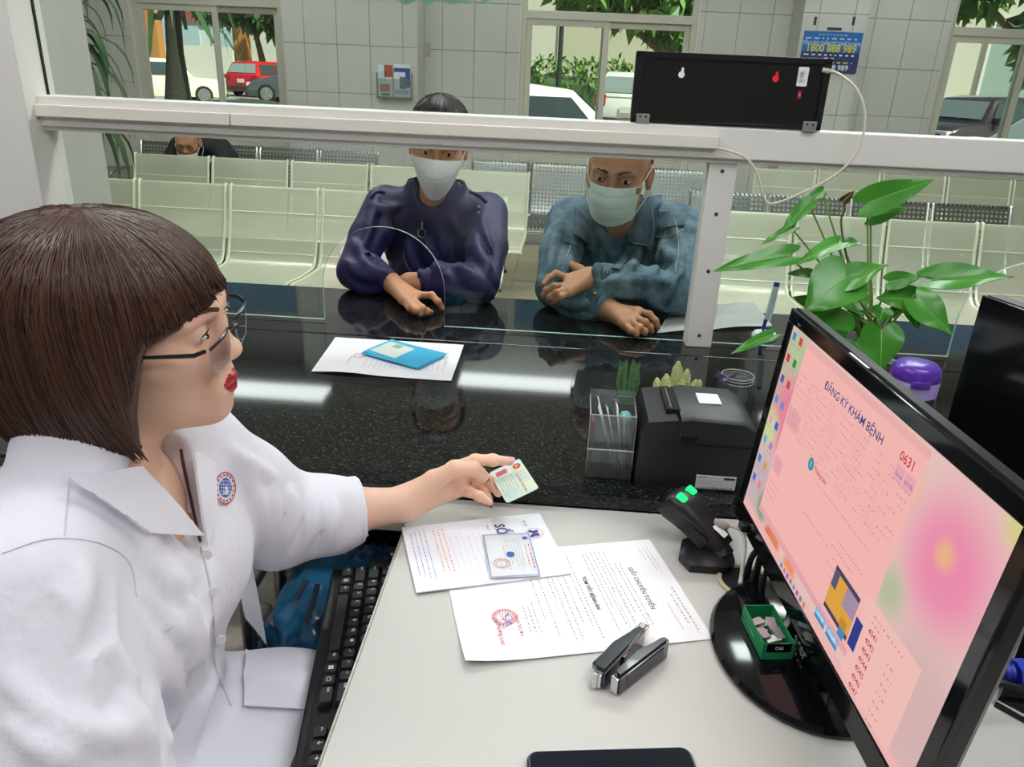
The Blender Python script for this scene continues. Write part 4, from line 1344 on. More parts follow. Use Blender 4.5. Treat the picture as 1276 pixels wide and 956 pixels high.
# ---------------------------------------------------------------- phone at the near edge of the desk
pp = [np.array(dz(x, y)) for x, y in ((655, 943), (858, 937))]
ph = thing('mobile_phone', 'dark mobile phone lying face up near the stapler', 'phone', (*((pp[0]+pp[1])/2), DZ))
du = (pp[1]-pp[0])/np.linalg.norm(pp[1]-pp[0]); Lp = np.linalg.norm(pp[1]-pp[0])
PMx = frameM((*pp[0], DZ), (*du, 0), (-du[1], du[0], 0))
part('frame', mat('phone_frame', '4b4f5c', .25, metal=.8), ph, lambda b: b.loft([[PMx @ Vector((x, y, z)) for x, y in rrect(Lp-2*i, .078-2*i, .011-i, 6, Lp/2, -.039)] for z, i in ((0, .0015), (.0015, 0), (.0065, 0), (.008, .0015))]))
part('screen', mat('phone_screen', '0a1022', .05, coat=.6), ph, lambda b: b.loft([[PMx @ Vector((x, y, z)) for x, y in rrect(Lp-.005, .073, .0085, 6, Lp/2, -.039)] for z in (.0078, .0086)]))

# ---------------------------------------------------------------- barcode scanner on its stand
sb = thing('barcode_scanner', 'black handheld barcode scanner with two green lights on a low stand', 'scanner', (.235, .905, DZ))
base_poly = [np.array(dz(x, y)) for x, y in ((848, 681), (845, 700), (858, 714), (905, 718), (915, 708), (910, 690), (895, 678), (870, 673))]
cb = np.mean(base_poly, axis=0)
part('stand', M_black, sb, lambda b: b.loft([[(*(cb+(p-cb)*s), z) for p in base_poly] for z, s in ((DZ, .96), (DZ+.004, 1.0), (DZ+.012, .98), (DZ+.016, .86), (DZ+.022, .45))], cap=True))
sA = V3(.252, .905, DZ+.022)
sBp = ony(838, 622, .955)
ax = (sBp-sA); axl = np.linalg.norm(ax); ax /= axl
wdir = np.cross(ax, V3(.62, .78, 0)); wdir = V3(.75, .60, -.1)-ax*(V3(.75, .60, -.1)@ax); wdir /= np.linalg.norm(wdir)
tdir = np.cross(ax, wdir)
if tdir[2] < 0: tdir = -tdir; 
def ring(s, hw, ht, off=0.):
    c = sA+ax*s+tdir*off
    return [c+wdir*x+tdir*y for x, y in rrect(hw*2, ht*2, min(hw, ht)*.55, 4)]
prof = [(0, .016, .012, 0), (.015, .020, .015, 0), (.05, .023, .018, .003), (.085, .026, .021, .004), (.105, .027, .021, .002), (.118, .023, .017, 0), (.124, .014, .010, -.001)]
part('head', M_black, sb, lambda b: b.loft([ring(s*axl/.115, hw, ht, o) for s, hw, ht, o in prof]))
hm = frameM(sA+ax*(axl*.93)+tdir*.0245, wdir, ax)
if (hm.to_3x3() @ Vector((0, 0, 1))).dot(Vector(tdir)) < 0: hm = hm @ Matrix.Rotation(math.pi, 4, 'Y')
for s in (-1, 1):
    part('indicator_light', mat('green_led', '12e06a', .3, emit=1.3, emitcol='14f070'), sb, lambda b: b.prism(rrect(.012, .014, .003, 3, s*.013, -.004), -.003, .0015, 'z', M=hm))
gm = frameM(sA+ax*(axl*.50)-wdir*.0238, tdir, ax)
gr = part('side_grille', mat('grille_black', '0b0b0d', .5), sb, lambda b: b.prism(rrect(.020, .055, .005, 4), -.002, .0012, 'z', M=gm))
M_gd = mat('grille_dot', '2c3038', .4)
def dots(b):
    for i in range(4):
        for j in range(9): b.prism(rrect(.0026, .0026, .0008, 1, -.006+i*.004, -.020+j*.005), -.003, .0024, 'z', M=gm); b.prism(rrect(.0026, .0026, .0008, 1, -.006+i*.004, -.020+j*.005), -.003, .0024, 'z', M=gm) if False else None
gd = part('grille_ribs', M_gd, gr, dots, smooth=False); gd['kind'] = 'stuff'
part('neck', M_black, sb, lambda b: b.tube([(.250, .902, DZ+.012), tuple(sA+ax*.02)], [.018, .014], 12))
part('sticker', M_whitep, sb, lambda b: b.prism(rrect(.012, .026, .001, 1), 0, .0008, 'z', M=frameM(sA+ax*.022-tdir*0+wdir*.0-tdir*.0+tdir*.0178, wdir, ax)))
# its cable
sc_ = thing('scanner_cable', 'braided white cable running from the scanner into the desk grommet', 'cable', (.285, .895, DZ))
cpts = [onz(x, y, z) for x, y, z in ((898, 655, .80), (914, 656, .80), (925, 664, .795), (928, 680, .785), (926, 700, .77), (924, 718, .755), (922, 728, .753))]
part('cord', mat('braided_cord', 'd8d4cc', .6, bump=(900, .8, .001)), sc_, lambda b: b.tube(bez(cpts, 30), .0028, 8))
part('plug_cover', mat('plug_grey', '9a9890', .5), sc_, lambda b: b.tube([tuple(onz(890, 652, .80)), tuple(onz(902, 655, .80)), tuple(onz(908, 656, .80))], [.0075, .007, .004], 10))
# grommet
gc = np.array(dz(930, 726))
gt = thing('cable_grommet', 'worn cream plastic cable grommet set in the desk', 'grommet', (*gc, DZ))
part('ring', mat('old_plastic', 'cdbf9c', .5, vary=(60, .4), col2='a8946a'), gt, lambda b: b.lathe([(.0325, .0003), (.038, .0008), (.0385, .003), (.036, .0045), (.033, .004), (.0315, .0004)], (*gc, DZ), 36))
part('hole_shade_disc', M_dark, gt, lambda b: b.lathe([(.0, .0012), (.032, .0011)], (*gc, DZ), 32))  # nothing is cut out; a dark disc paints the shade inside the ring
for k, (dx, ex, ey, ez) in enumerate(((.000, .350, .830, .88), (.010, .352, .800, .87), (.004, .350, .770, .86), (.014, .348, .740, .85))):
    p0 = V3(gc[0]+dx, gc[1]-.009*k+.006, DZ+.004); p3 = V3(ex, ey, ez)
    o = part('monitor_cable', mat('cable_black', '121212', .35), None, lambda b: b.tube(bez([p0, p0+V3(.006, -.004, .045+.008*k), (p0+p3)/2+V3(.012, .01, .025-.01*k), p3], 18), [.0042, .0034, .0026, .003][k], 8))
    tag(o, 'black cable bundled with others, rising from the desk grommet to the lit monitor', 'cable', 'black cables in the desk grommet')

# ---------------------------------------------------------------- main monitor
mw = .46; mh = mw*9/16
ma, mt_ = R(-85.5), .092
mu_ = V3(math.cos(ma), math.sin(ma), 0); mn = V3(math.sin(ma), -math.cos(ma), 0)
mv = V3(0, 0, math.cos(mt_))-mn*math.sin(mt_)
BL = V3(.2767, .939, .8266)
MM = frameM(BL, mu_, mv)                      # local x right, y up, z out of the screen
mz = V3(*(MM.to_3x3() @ Vector((0, 0, 1))))
mon = thing('monitor', 'black computer monitor showing a pink tinted registration page', 'monitor', (.30, .72, DZ))
bz_ = .017
part('housing', M_black, mon, lambda b: (b.loft([[MM @ Vector((x, y, z)) for x, y in rrect(mw+2*bz_-2*i, mh+2*bz_+.012-2*i, .006, 3, mw/2, mh/2-.004)] for z, i in ((-.046, .05), (-.030, .012), (-.016, 0), (-.004, 0))])))
def bezel(b):
    def bar(x0, y0, x1, y1): b.box((x0, y0, -.006), (x1, y1, .002), .0015, M=MM)
    bar(-bz_, -bz_-.010, mw+bz_, 0); bar(-bz_, mh, mw+bz_, mh+bz_); bar(-bz_, -.001, 0, mh+.001); bar(mw, -.001, mw+bz_, mh+.001)
part('bezel', M_blackg, mon, bezel)
part('top_sticker', M_whitep, mon, lambda b: b.box((.150, mh+bz_-.0005, -.014), (.195, mh+bz_+.0005, -.001), M=MM), smooth=False)
def screenmat():
    m = bpy.data.materials.new('screen_wallpaper'); m.use_nodes = True
    N, L = m.node_tree.nodes, m.node_tree.links
    N.remove(N['Principled BSDF'])
    em = N.new('ShaderNodeEmission'); em.inputs[1].default_value = SCREEN
    L.new(em.outputs[0], N['Material Output'].inputs[0])
    tc = N.new('ShaderNodeTexCoord'); sx = N.new('ShaderNodeSeparateXYZ'); L.new(tc.outputs['Object'], sx.inputs[0])
    base = None
    rgb = N.new('ShaderNodeRGB'); rgb.outputs[0].default_value = lin('e9c3bd'); cur = rgb.outputs[0]
    # soft blossoms of the desktop picture: (x, y, radius, colour, softness)
    for (cx, cy, rad, col, soft) in ((.02, .20, .06, 'c9b5a8', .5), (.055, .150, .055, 'e58a9e', .6), (.03, .235, .03, 'b9c59a', .6), (.012, .12, .03, 'cdd3a0', .6), (.03, .05, .05, 'c7b3b8', .6), (.060, .03, .02, '7fa06a', .6), (.26, .20, .05, 'f0a0b4', .6), (.30, .215, .04, 'd9c27a', .6), (.405, .185, .062, 'ee8fb0', .7), (.398, .192, .014, 'eeb48c', .8), (.456, .255, .016, 'd8cf90', .8), (.352, .120, .026, 'b9c0a0', .8), (.43, .06, .07, 'd7b5b4', .6), (.10, .008, .02, 'e0745a', .5), (.115, .012, .02, 'e8855c', .5), (.17, .01, .02, 'f0936a', .5)):
        cv = N.new('ShaderNodeCombineXYZ'); cv.inputs[0].default_value = cx; cv.inputs[1].default_value = cy
        fl_ = N.new('ShaderNodeCombineXYZ'); L.new(sx.outputs[0], fl_.inputs[0]); L.new(sx.outputs[1], fl_.inputs[1])
        ds = N.new('ShaderNodeVectorMath'); ds.operation = 'DISTANCE'; L.new(fl_.outputs[0], ds.inputs[0]); L.new(cv.outputs[0], ds.inputs[1])
        mr = N.new('ShaderNodeMapRange'); mr.interpolation_type = 'SMOOTHSTEP'
        mr.inputs[1].default_value = rad*(1-soft); mr.inputs[2].default_value = rad*(1+soft*.6); mr.inputs[3].default_value = 1; mr.inputs[4].default_value = 0
        L.new(ds.outputs['Value'], mr.inputs[0])
        mx = N.new('ShaderNodeMix'); mx.data_type = 'RGBA'; L.new(mr.outputs[0], mx.inputs[0]); L.new(cur, mx.inputs[6]); mx.inputs[7].default_value = lin(col)
        cur = mx.outputs[2]
    L.new(cur, em.inputs[0])
    return m
SCREEN = .95
def em(col, s=None):
    n = 'screen_'+col
    if n in MATS: return MATS[n]
    m = bpy.data.materials.new(n); m.use_nodes = True
    N, L = m.node_tree.nodes, m.node_tree.links
    N.remove(N['Principled BSDF'])
    e = N.new('ShaderNodeEmission'); e.inputs[0].default_value = lin(col); e.inputs[1].default_value = s or SCREEN
    L.new(e.outputs[0], N['Material Output'].inputs[0])
    MATS[n] = m
    return m
scr = bpy.data.objects.new('screen', None)
b = MB(); b.box((0, 0, -.004), (mw, mh, 0))
scr = b.build('screen', screenmat(), mon, smooth=False, local=True)
scr.matrix_basis = wm(mon).inverted() @ MM
I4 = Matrix.Identity(4)
def sq(name, col, rects, z):
    b = MB()
    for r in rects: quad(b, I4, *r, z)
    return b.build(name, em(col), scr, smooth=False, local=True)
def st_(name, col, items, z):
    b = MB()
    for s, size, x, y, al in items: addtext(b, s, size, Matrix.Translation((x, y, z)), al, bold=size*.012)
    return b.build(name, em(col), scr, smooth=False, local=True)
def sl(name, col, lines, z, h=.0016, seed=1):
    b = MB(); q = random.Random(seed)
    for x, y, w in lines: scribble(b, Matrix.Translation((x, y, z)), w, h, q)
    o = b.build(name, em(col), scr, smooth=False, local=True); o['kind'] = 'stuff'
    return o
sq('taskbar', 'eeb9b4', [(0, 0, mw, .011)], .0002)
sq('app_window', 'f6b9b3', [(.052, .022, .338, .255)], .0003)
sq('window_title_bar', 'eab0ae', [(.052, .247, .338, .255)], .0004)
sq('menu_strip', 'e5a7ae', [(.055, .150, .092, .172), (.055, .085, .080, .105), (.052, .022, .338, .030)], .0004)
st_('page_heading', '4a4f8c', [('ĐĂNG KÝ KHÁM BỆNH', .0135, .195, .228, 'CENTER')], .0006)
st_('queue_number', 'd23a52', [('0631', .0135, .298, .231, 'LEFT')], .0006)
st_('notice_heading', 'c0405a', [('Thông báo', .008, .158, .140, 'LEFT')], .0006)
st_('buttons_text', '6a6fa8', [('Gọi Lại', .0042, .3065, .214, 'CENTER'), ('Gọi Tiếp', .0042, .3245, .214, 'CENTER')], .0007)
sq('button', 'e9a9b4', [(.299, .207, .314, .223), (.316, .207, .333, .223)], .0005)
b = MB(); disc(b, I4, .148, .140, .0075, 24, 0, .0006); b.build('info_icon', em('3f98a8'), scr, smooth=False, local=True)
st_('info_mark', 'e8f4f4', [('i', .010, .148, .140, 'CENTER')], .0008)
lines = []
q = random.Random(12)
for r in range(9):
    y = .216-r*.0085
    x = .057
    while x < .325:
        w = q.uniform(.010, .034); lines.append((x, y, min(w, .33-x))); x += w+q.uniform(.006, .02)
sl('form_text', 'cf98a2', lines, .0006, .0022)
sl('form_text', 'bf8c98', [(.160, .130, .14), (.165, .088, .07), (.25, .105, .06), (.24, .095, .05), (.25, .085, .06), (.24, .075, .05), (.25, .065, .05), (.06, .07, .03), (.06, .062, .03), (.06, .054, .03)], .0006, .0018, 3)
b = MB()
for r in range(9):
    for x in (.09, .15, .21, .27):
        y = .2125-r*.0085; w = q.uniform(.02, .045)
        for k in ((x, y, x+w, y+.0003), (x, y+.0065, x+w, y+.0068), (x, y, x+.0003, y+.0068), (x+w, y, x+w+.0003, y+.0068)): quad(b, I4, *k, .0006)
b.build('input_boxes', em('e4a6a6'), scr, smooth=False, local=True)
# small photo window, blue slab, grey-blue buttons, queue list
sq('photo_window', '4a4862', [(.262, .035, .318, .085)], .0008)
sq('photo', 'e0a545', [(.2625, .040, .318, .080)], .0009)
sq('photo', 'a88fa8', [(.292, .058, .318, .080)], .0010)
sq('photo', '5d5a78', [(.263, .062, .274, .080)], .0011)
sq('photo', 'c98a3a', [(.298, .040, .312, .050)], .0011)
sq('blue_slab', '33408c', [(.321, .036, .335, .068)], .0008)
sq('blue_button', '8fb4d2', [(.252, .014, .277, .026), (.282, .014, .309, .026)], .0009)
sq('blue_button', '4f8cc0', [(.252, .014, .277, .018), (.282, .014, .309, .018), (.300, .030, .313, .042)], .0010)
st_('buttons_text', 'f4f8fc', [('Lưu lại', .006, .2645, .0215, 'CENTER'), ('Chuyển', .006, .2955, .0215, 'CENTER')], .0012)
sq('queue_panel', 'f3c0b8', [(.326, .006, .425, .098)], .0007)
st_('queue_list', 'c0505c', [(str(4041+i), .0085, .345, .072-i*.0105, 'LEFT') for i in range(7)], .0012)
sl('queue_text', 'c48c94', [(.385, .068-i*.0105, .014) for i in range(7)]+[(.345, .088, .055), (.345, .081, .02)], .0012, .0024)
# desktop icons in two columns
cols_ = ['4a8fc8', 'd8485a', 'd83a4c', '3c8a5a', '5a5fa8', 'd84848', '5a9ac8', '7a8ad0', 'e8a0b8', '3a68c0', '6fa8d8', 'a88ac8', '3a8ad0', 'd8a040', '6a70c8', 'e88a8a']
k = 0
for r in range(8):
    for cx in (.012, .034):
        y = .247-r*.0285
        o = sq('desktop_icon', cols_[k], [(cx-.005, y-.005, cx+.005, y+.005)], .0006); k += 1
sl('icon_text', '9a7a86', [(cx-.006, .2375-r*.0285, .013) for r in range(8) for cx in (.012, .034)], .0006, .0016)
for i, c in enumerate(('4a9ad0', 'd87a8c', '7a70c8', '8a8a90', '5aa8b8', '9a6ab8', '4a90b8', 'c88a70')):
    sq('taskbar_icon', c, [(.150+i*.0105, .003, .156+i*.0105, .009)], .0006)
# stand
part('stand_neck', M_blackg, mon, lambda b: (b.loft([[MM @ Vector((x, y, z)) for x, y in ((mw/2-.055, ya), (mw/2+.055, ya), (mw/2+.055, ya+.001), (mw/2-.055, ya+.001))] for ya, z in ((-.02, -.02),)] , cap=False)) if False else b.box((mw/2-.055, -.075, -.028), (mw/2+.055, .03, -.010), .004, M=MM))
bc = np.array([.315, .735])
part('stand_base', M_blackg, mon, lambda b: b.lathe([(.108, 0), (.115, .002), (.116, .006), (.112, .011), (.09, .014), (.05, .017), (.0, .018)], (*bc, DZ), 48, sx=.92, sy=1.12))
b = MB(); addtext(b, 'acer', .020, MM @ Matrix.Translation((mw/2, -.048, -.0092)), 'CENTER', bold=.0004); b.build('maker_logo', mat('logo_silver', 'c8ccd0', .3, metal=.6), mon, smooth=False)
b = MB(); addtext(b, 'acer', .006, MM @ Matrix.Translation((.02, mh+.006, .0024)), 'CENTER'); b.build('small_print', M_inkl, mon, smooth=False)
part('corner_clip', M_black, mon, lambda b: b.cbox((.03, -.020, .004), (.016, .010, .010), .002, M=MM))

# ---------------------------------------------------------------- staple box on the stand base
g = [np.array(onz(x, y, DZ+.016)[:2]) for x, y in ((923, 773), (948, 823), (987, 816), (958, 766))]
gx = (g[1]-g[0]); gL = np.linalg.norm(gx); gx /= gL; gy = np.array([-gx[1], gx[0]])
gW = .036
sbx = thing('staple_box', 'open green cardboard box of staples on the monitor foot', 'box', (*(g[0]+gx*gL/2+gy*gW/2), DZ+.017))
GM = frameM((*g[0], DZ+.0165), (*gx, 0), (*gy, 0))
M_gc = mat('green_card', '1f8a52', .5)
for lo, hi in (((0, 0, 0), (gL, .0012, .022)), ((0, gW-.0012, 0), (gL, gW, .022)), ((0, 0, 0), (.0012, gW, .022)), ((gL-.0012, 0, 0), (gL, gW, .022)), ((0, 0, 0), (gL, gW, .001))):
    part('card_wall', M_gc, sbx, lambda b: b.box(lo, hi, M=GM), smooth=False)
part('black_label', M_blackg, sbx, lambda b: b.box((gL-.0002, .004, .011), (gL+.0006, gW-.004, .0225), M=GM), smooth=False)
b = MB(); addtext(b, 'C62', .0058, GM @ frameM((gL+.0008, gW*.5, .0165), (0, 1, 0), (0, 0, 1)), 'CENTER', bold=.0001); addtext(b, 'STAPLES', .004, GM @ frameM((gL*.5, -.0004, .010), (1, 0, 0), (0, 0, 1)), 'CENTER'); b.build('lettering', M_leg, sbx, smooth=False)
rr = random.Random(3)
for k in range(9):
    sM = GM @ Matrix.Translation((rr.uniform(.009, gL-.009), rr.uniform(.008, gW-.008), .0125+.0008*k)) @ Matrix.Rotation(rr.uniform(-.5, .5)+(1.57 if k % 3 == 0 else 0), 4, 'Z') @ Matrix.Rotation(rr.uniform(-.25, .25), 4, 'Y')
    o = part('staple_strip', mat('staple_steel', 'c2c4c6', .35, metal=.8), None, lambda b: (b.box((-.008, -.005, 0), (.008, .005, .0007), M=sM), b.box((-.008, -.005, -.005), (.008, -.0043, 0), M=sM), b.box((-.008, .0043, -.005), (.008, .005, 0), M=sM)), smooth=False)
    tag(o, 'loose silver strip of staples inside the green box', 'staples', 'staple strips in the green box')

# ---------------------------------------------------------------- second monitor, back towards us, and its cable
m2 = thing('monitor', 'black monitor with a dark blank side towards the potted plant', 'monitor', (.70, .90, DZ))
T2 = V3(.595, 1.085, 1.10); u2 = V3(.30, -.954, 0); u2 /= np.linalg.norm(u2)
v2 = V3(0, 0, -1.)
n2 = np.cross(u2, v2)
M2 = frameM(T2, u2, -v2)
part('housing', mat('matt_black', '0e0f10', .55), m2, lambda b: b.box((0, -.29, -.030), (.50, 0, -.004), .004, M=M2))
part('bezel', M_blackg, m2, lambda b: b.box((.0, -.29, -.004), (.50, 0, .0), .0015, M=M2))
part('top_edge', mat('grey_edge', '5c5d5c', .5), m2, lambda b: b.box((.004, -.0005, -.028), (.496, .001, -.006), M=M2), smooth=False)
part('stand_neck', M_black, m2, lambda b: b.box((.22, -.3405, -.05), (.28, -.2, -.028), .004, M=M2))
cm = T2+u2*.25
foot = [(.500, .672), (.522, .650), (.70, .775), (.765, .80), (.775, .86), (.735, .905), (.665, .90), (.635, .85)]
fc = np.mean(foot, axis=0)
part('stand_foot', M_blackg, m2, lambda b: b.loft([[(*(fc+(np.array(p)-fc)*k_), z) for p in foot] for z, k_ in ((DZ, 1.), (DZ+.005, 1.), (DZ+.010, .96))]))
vg = thing('video_cable', 'blue video plug with thick black cable behind the lit monitor', 'cable', tuple(onz(1255, 838, .772)))
va = onz(1236, 836, .766); vb = onz(1262, 838, .768); vc = onz(1290, 836, .768)
part('plug', mat('plug_blue', '2a3fc0', .4), vg, lambda b: (b.tube([tuple(va), tuple(va*.6+vb*.4), tuple(vb)], [.006, .008, .010], 10), b.tube([tuple(vb), tuple(vb*.4+vc*.6)], [.015, .014], 8)))
part('strain_relief', mat('plug_blue2', '1f2f95', .4), vg, lambda b: [b.cyl(va+(vb-va)*t, va+(vb-va)*(t+.12), .0085+.002*t, n=10) for t in (.05, .3, .55, .8)])
part('cord', mat('cable_black', '121212'), vg, lambda b: (b.tube(bez([va, onz(1222, 842, .760), onz(1205, 850, .757), onz(1190, 845, .757)], 14), .005, 8)))
o = part('power_cable', mat('cable_black', '121212'), None, lambda b: (b.tube(bez([onz(1205, 858, .77), onz(1230, 850, .775), onz(1250, 852, .775), onz(1285, 862, .77)], 16), [.008]*6+[.004]*11, 8)))
tag(o, 'black power lead lying below the blue video plug', 'cable')
# ================================================================ things on the black counter
# ---- sheet of paper with a blue identity folder, pushed through the arch
q = [np.array(onz(x, y, KZ)[:2]) for x, y in ((578, 432), (562, 476), (388, 464), (418, 422))]
pc = thing('printed_sheet', 'white printed sheet with a red stamp lying on the black counter', 'paper', (*np.mean(q, axis=0), KZ))
# the page is read from the hall side
sheet(pc, q[2], q[3], q[0], q[1], KZ+.001, curl=lambda u, v: .0035*max(0, math.sin(v*6.5))*(1-u)+.002*u*u, thick=.0004)
ux = (q[3]-q[2]); pw = np.linalg.norm(ux); ux /= pw; uy = (q[1]-q[2]); pl_ = np.linalg.norm(uy); uy /= pl_
PM = frameM((*q[2], KZ+.006), (*ux, 0), (-uy[0], -uy[1], 0))
rr = random.Random(21)
b = MB()
for k in range(16): scribble(b, on(PM, pw*.12, pl_*(.35+.038*k)), pw*rr.uniform(.35, .8), .0016, rr)
scribble(b, on(PM, pw*.25, pl_*.93), pw*.5, .002, rr)
o = b.build('small_print', mat('ink_mid', '70737c'), pc, smooth=False)
b = MB(); disc(b, PM, pw*.45, -pl_*.28, .015, 28, .0135); disc(b, PM, pw*.45, -pl_*.28, .009, 28, .0082); scribble(b, on(PM, pw*.2, pl_*.22), pw*.22, .003, rr); b.build('round_stamp', mat('ink_rose', 'c9707c', .8), pc, smooth=False)
f = [np.array(onz(x, y, KZ+.012)[:2]) for x, y in ((488, 423), (557, 440), (532, 458), (466, 443))]
fo = thing('identity_folder', 'light blue identity folder with a portrait photo, lying on the printed sheet', 'folder', (*np.mean(f, axis=0), KZ+.008))
e1 = (f[1]-f[0]); fw = np.linalg.norm(e1); e1 /= fw; e2 = f[3]-f[0]; e2 -= e1*(e2@e1); fh = np.linalg.norm(e2); e2 /= fh
FO = frameM((*f[0], KZ+.0085), (*e1, 0), (*(-e2), 0))
M_sky = mat('folder_blue', '3fb4dc', .4)
part('cover', M_sky, fo, lambda b: b.box((0, -fh, 0), (fw, 0, .003), .001, M=FO))
part('flap', M_sky, fo, lambda b: b.box((.002, -fh+.004, .003), (fw-.004, -.002, .006), .001, M=FO @ Matrix.Rotation(R(3), 4, 'Y')))
part('card', mat('card_cream', 'd9e2d4', .45), fo, lambda b: b.box((fw*.08, -fh*.86, .0062), (fw*.55, -fh*.18, .0072), M=FO @ Matrix.Rotation(R(3), 4, 'Y')))
part('card_print', mat('card_grey', '9aa79c', .5), fo, lambda b: b.box((fw*.22, -fh*.42, .0072), (fw*.34, -fh*.22, .0076), M=FO @ Matrix.Rotation(R(3), 4, 'Y')))
ph2 = part('portrait', mat('portrait_blue', '2f5fae', .4), fo, lambda b: b.box((fw*.64, -fh*.80, .0062), (fw*.92, -fh*.25, .0073), M=FO @ Matrix.Rotation(R(3), 4, 'Y')))
FR = FO @ Matrix.Rotation(R(3), 4, 'Y')
part('portrait_face', mat('portrait_skin', 'd2a58c', .5), ph2, lambda b: b.prism([(fw*.78+.008*math.cos(a), -fh*.50+.010*math.sin(a)) for a in np.linspace(0, 6.28, 16, endpoint=False)], .0073, .0078, 'z', M=FR))
part('portrait_hair', mat('portrait_hair', '1c1a1c', .5), ph2, lambda b: b.prism([(fw*.75+.012*math.cos(a), -fh*.50+.013*math.sin(a)) for a in np.linspace(1.6, 4.7, 10)], .0074, .008, 'z', M=FR))

# ---- receipt printer
px0, px1, py0, py1, pz1 = .142, .320, 1.066, 1.205, KZ+.118
pr = thing('receipt_printer', 'black receipt printer standing beside the clear leaflet box', 'printer', ((px0+px1)/2, (py0+py1)/2, KZ))
M_prn = mat('printer_black', '1d1e20', .42, bump=(1500, .2, .0003))
def pbody(b):
    prof = [(px0+.002, KZ), (px0, KZ+.012), (px0+.003, pz1-.026), (px0+.012, pz1-.008), (px0+.055, pz1-.002), (px1-.075, pz1-.034), (px1, pz1-.034), (px1, KZ)]
    b.loft([[(x, y, z) for x, z in prof] for y in (py0, py0+.002, py1-.002, py1)])
part('body', M_prn, pr, pbody, angle=30)
def pcover(b):
    prof = [(px0+.060, pz1-.030), (px0+.060, pz1+.001), (px0+.075, pz1+.004), (px1-.025, pz1+.001), (px1-.004, pz1-.010), (px1+.002, pz1-.032)]
    b.loft([[(x, y, z-d) for x, z in prof] for y, d in ((py0-.0015, .004), (py0+.006, 0), (py1-.006, 0), (py1, .004))])
part('cover', mat('printer_cover', '242528', .38, bump=(1500, .2, .0003)), pr, pcover, angle=30)
part('paper_slot', M_dark, pr, lambda b: b.box((px0+.040, py0+.030, pz1-.004), (px0+.062, py1-.02, pz1+.0035), .001))
part('slot_blade', M_steel, pr, lambda b: b.box((px0+.047, py0+.035, pz1-.002), (px0+.049, py1-.025, pz1+.0045)))
part('latch', mat('latch_black', '141416', .3), pr, lambda b: b.box((px0+.058, py0-.003, pz1-.040), (px0+.090, py0+.006, pz1-.022), .004))
part('seam', M_dark, pr, lambda b: b.box((px0+.085, py0-.0012, pz1-.0415), (px1, py0+.002, pz1-.0400)))
part('label', mat('label_silver', 'd2d2cc', .4), pr, lambda b: b.box((px0+.094, py0-.0012, KZ+.004), (px0+.155, py0, KZ+.027)), smooth=False)
LB = frameM((px0+.096, py0-.0014, KZ+.024), (1, 0, 0), (0, 0, 1))
b = MB(); addtext(b, 'EPSON', .0045, LB, 'LEFT', bold=.00008)
for k in range(4): scribble(b, on(LB, 0, .005+k*.0026), .04, .0009, rr)
for k in range(26): quad(b, LB, .001+k*.0021, -.0195, .001+k*.0021+rr.choice((.0006, .0012)), -.0165)
quad(b, LB, .040, -.003, .057, .001)
b.build('label_print', M_ink, pr, smooth=False)
part('top_label', M_whitep, pr, lambda b: b.box((px0+.095, py0+.060, pz1+.0032), (px0+.130, py0+.100, pz1+.0046), M=Matrix.Identity(4)), smooth=False)
TB = frameM((px0+.097, py0+.097, pz1+.0048), (1, 0, 0), (0, 1, 0))
b = MB()
for k in range(9): scribble(b, on(TB, 0, .001+k*.0036), .030, .0012, rr)
b.build('label_print', mat('ink_mid', '70737c'), pr, smooth=False)
part('power_light', mat('amber_led', 'e0622a', .3, emit=.8), pr, lambda b: b.cbox((px1-.004, py0-.0008, KZ+.062), (.006, .003, .009), .001))

# ---- clear leaflet box with folded leaflets
ax0, ax1, ay0, ay1 = .067, .138, 1.080, 1.150
ab = thing('leaflet_box', 'clear acrylic box holding folded leaflets beside the printer', 'leaflet box', ((ax0+ax1)/2, (ay0+ay1)/2, KZ))
M_ac2 = glassmat('clear_acrylic_box', 'e8efed', 1.2, density=.05, dcol='dfe6e6')
for lo, hi in (((ax0, ay0+.012, KZ), (ax1, ay0+.014, KZ+.105)), ((ax0, ay1-.002, KZ), (ax1, ay1, KZ+.125)), ((ax0, ay0+.012, KZ), (ax0+.002, ay1, KZ+.105)), ((ax1-.002, ay0+.012, KZ), (ax1, ay1, KZ+.105)), ((ax0-.002, ay0, KZ), (ax1, ay0+.002, KZ+.052)), ((ax0, ay0, KZ), (ax1, ay1, KZ+.002))):
    part('acrylic_wall', M_ac2, ab, lambda b: b.box(lo, hi), smooth=False)
M_rim = mat('acrylic_edge', 'cfd6d6', .2, alpha=.7)
part('rim', M_rim, ab, lambda b: (b.tube([(ax0, ay0+.013, KZ+.105), (ax1, ay0+.013, KZ+.105), (ax1, ay1, KZ+.115), (ax0, ay1, KZ+.115), (ax0, ay0+.013, KZ+.105)], .0011, 4)))
part('rim', M_rim, ab, lambda b: (b.tube([(ax0-.002, ay0, KZ+.052), (ax1, ay0, KZ+.052)], .0011, 4)))
part('rim', M_rim, ab, lambda b: (b.tube([(ax0, ay0+.013, KZ+.105), (ax0, ay0+.013, KZ+.002)], .0011, 4)))
part('rim', M_rim, ab, lambda b: (b.tube([(ax1, ay0+.013, KZ+.105), (ax1, ay0+.013, KZ+.002)], .0011, 4)))
lab = ['folded white leaflet leaning in the acrylic box, outermost and steepest', 'folded grey leaflet leaning in the middle of the acrylic box', 'folded pale leaflet standing nearest the printer in the acrylic box', 'thin white leaflet behind the others in the acrylic box']
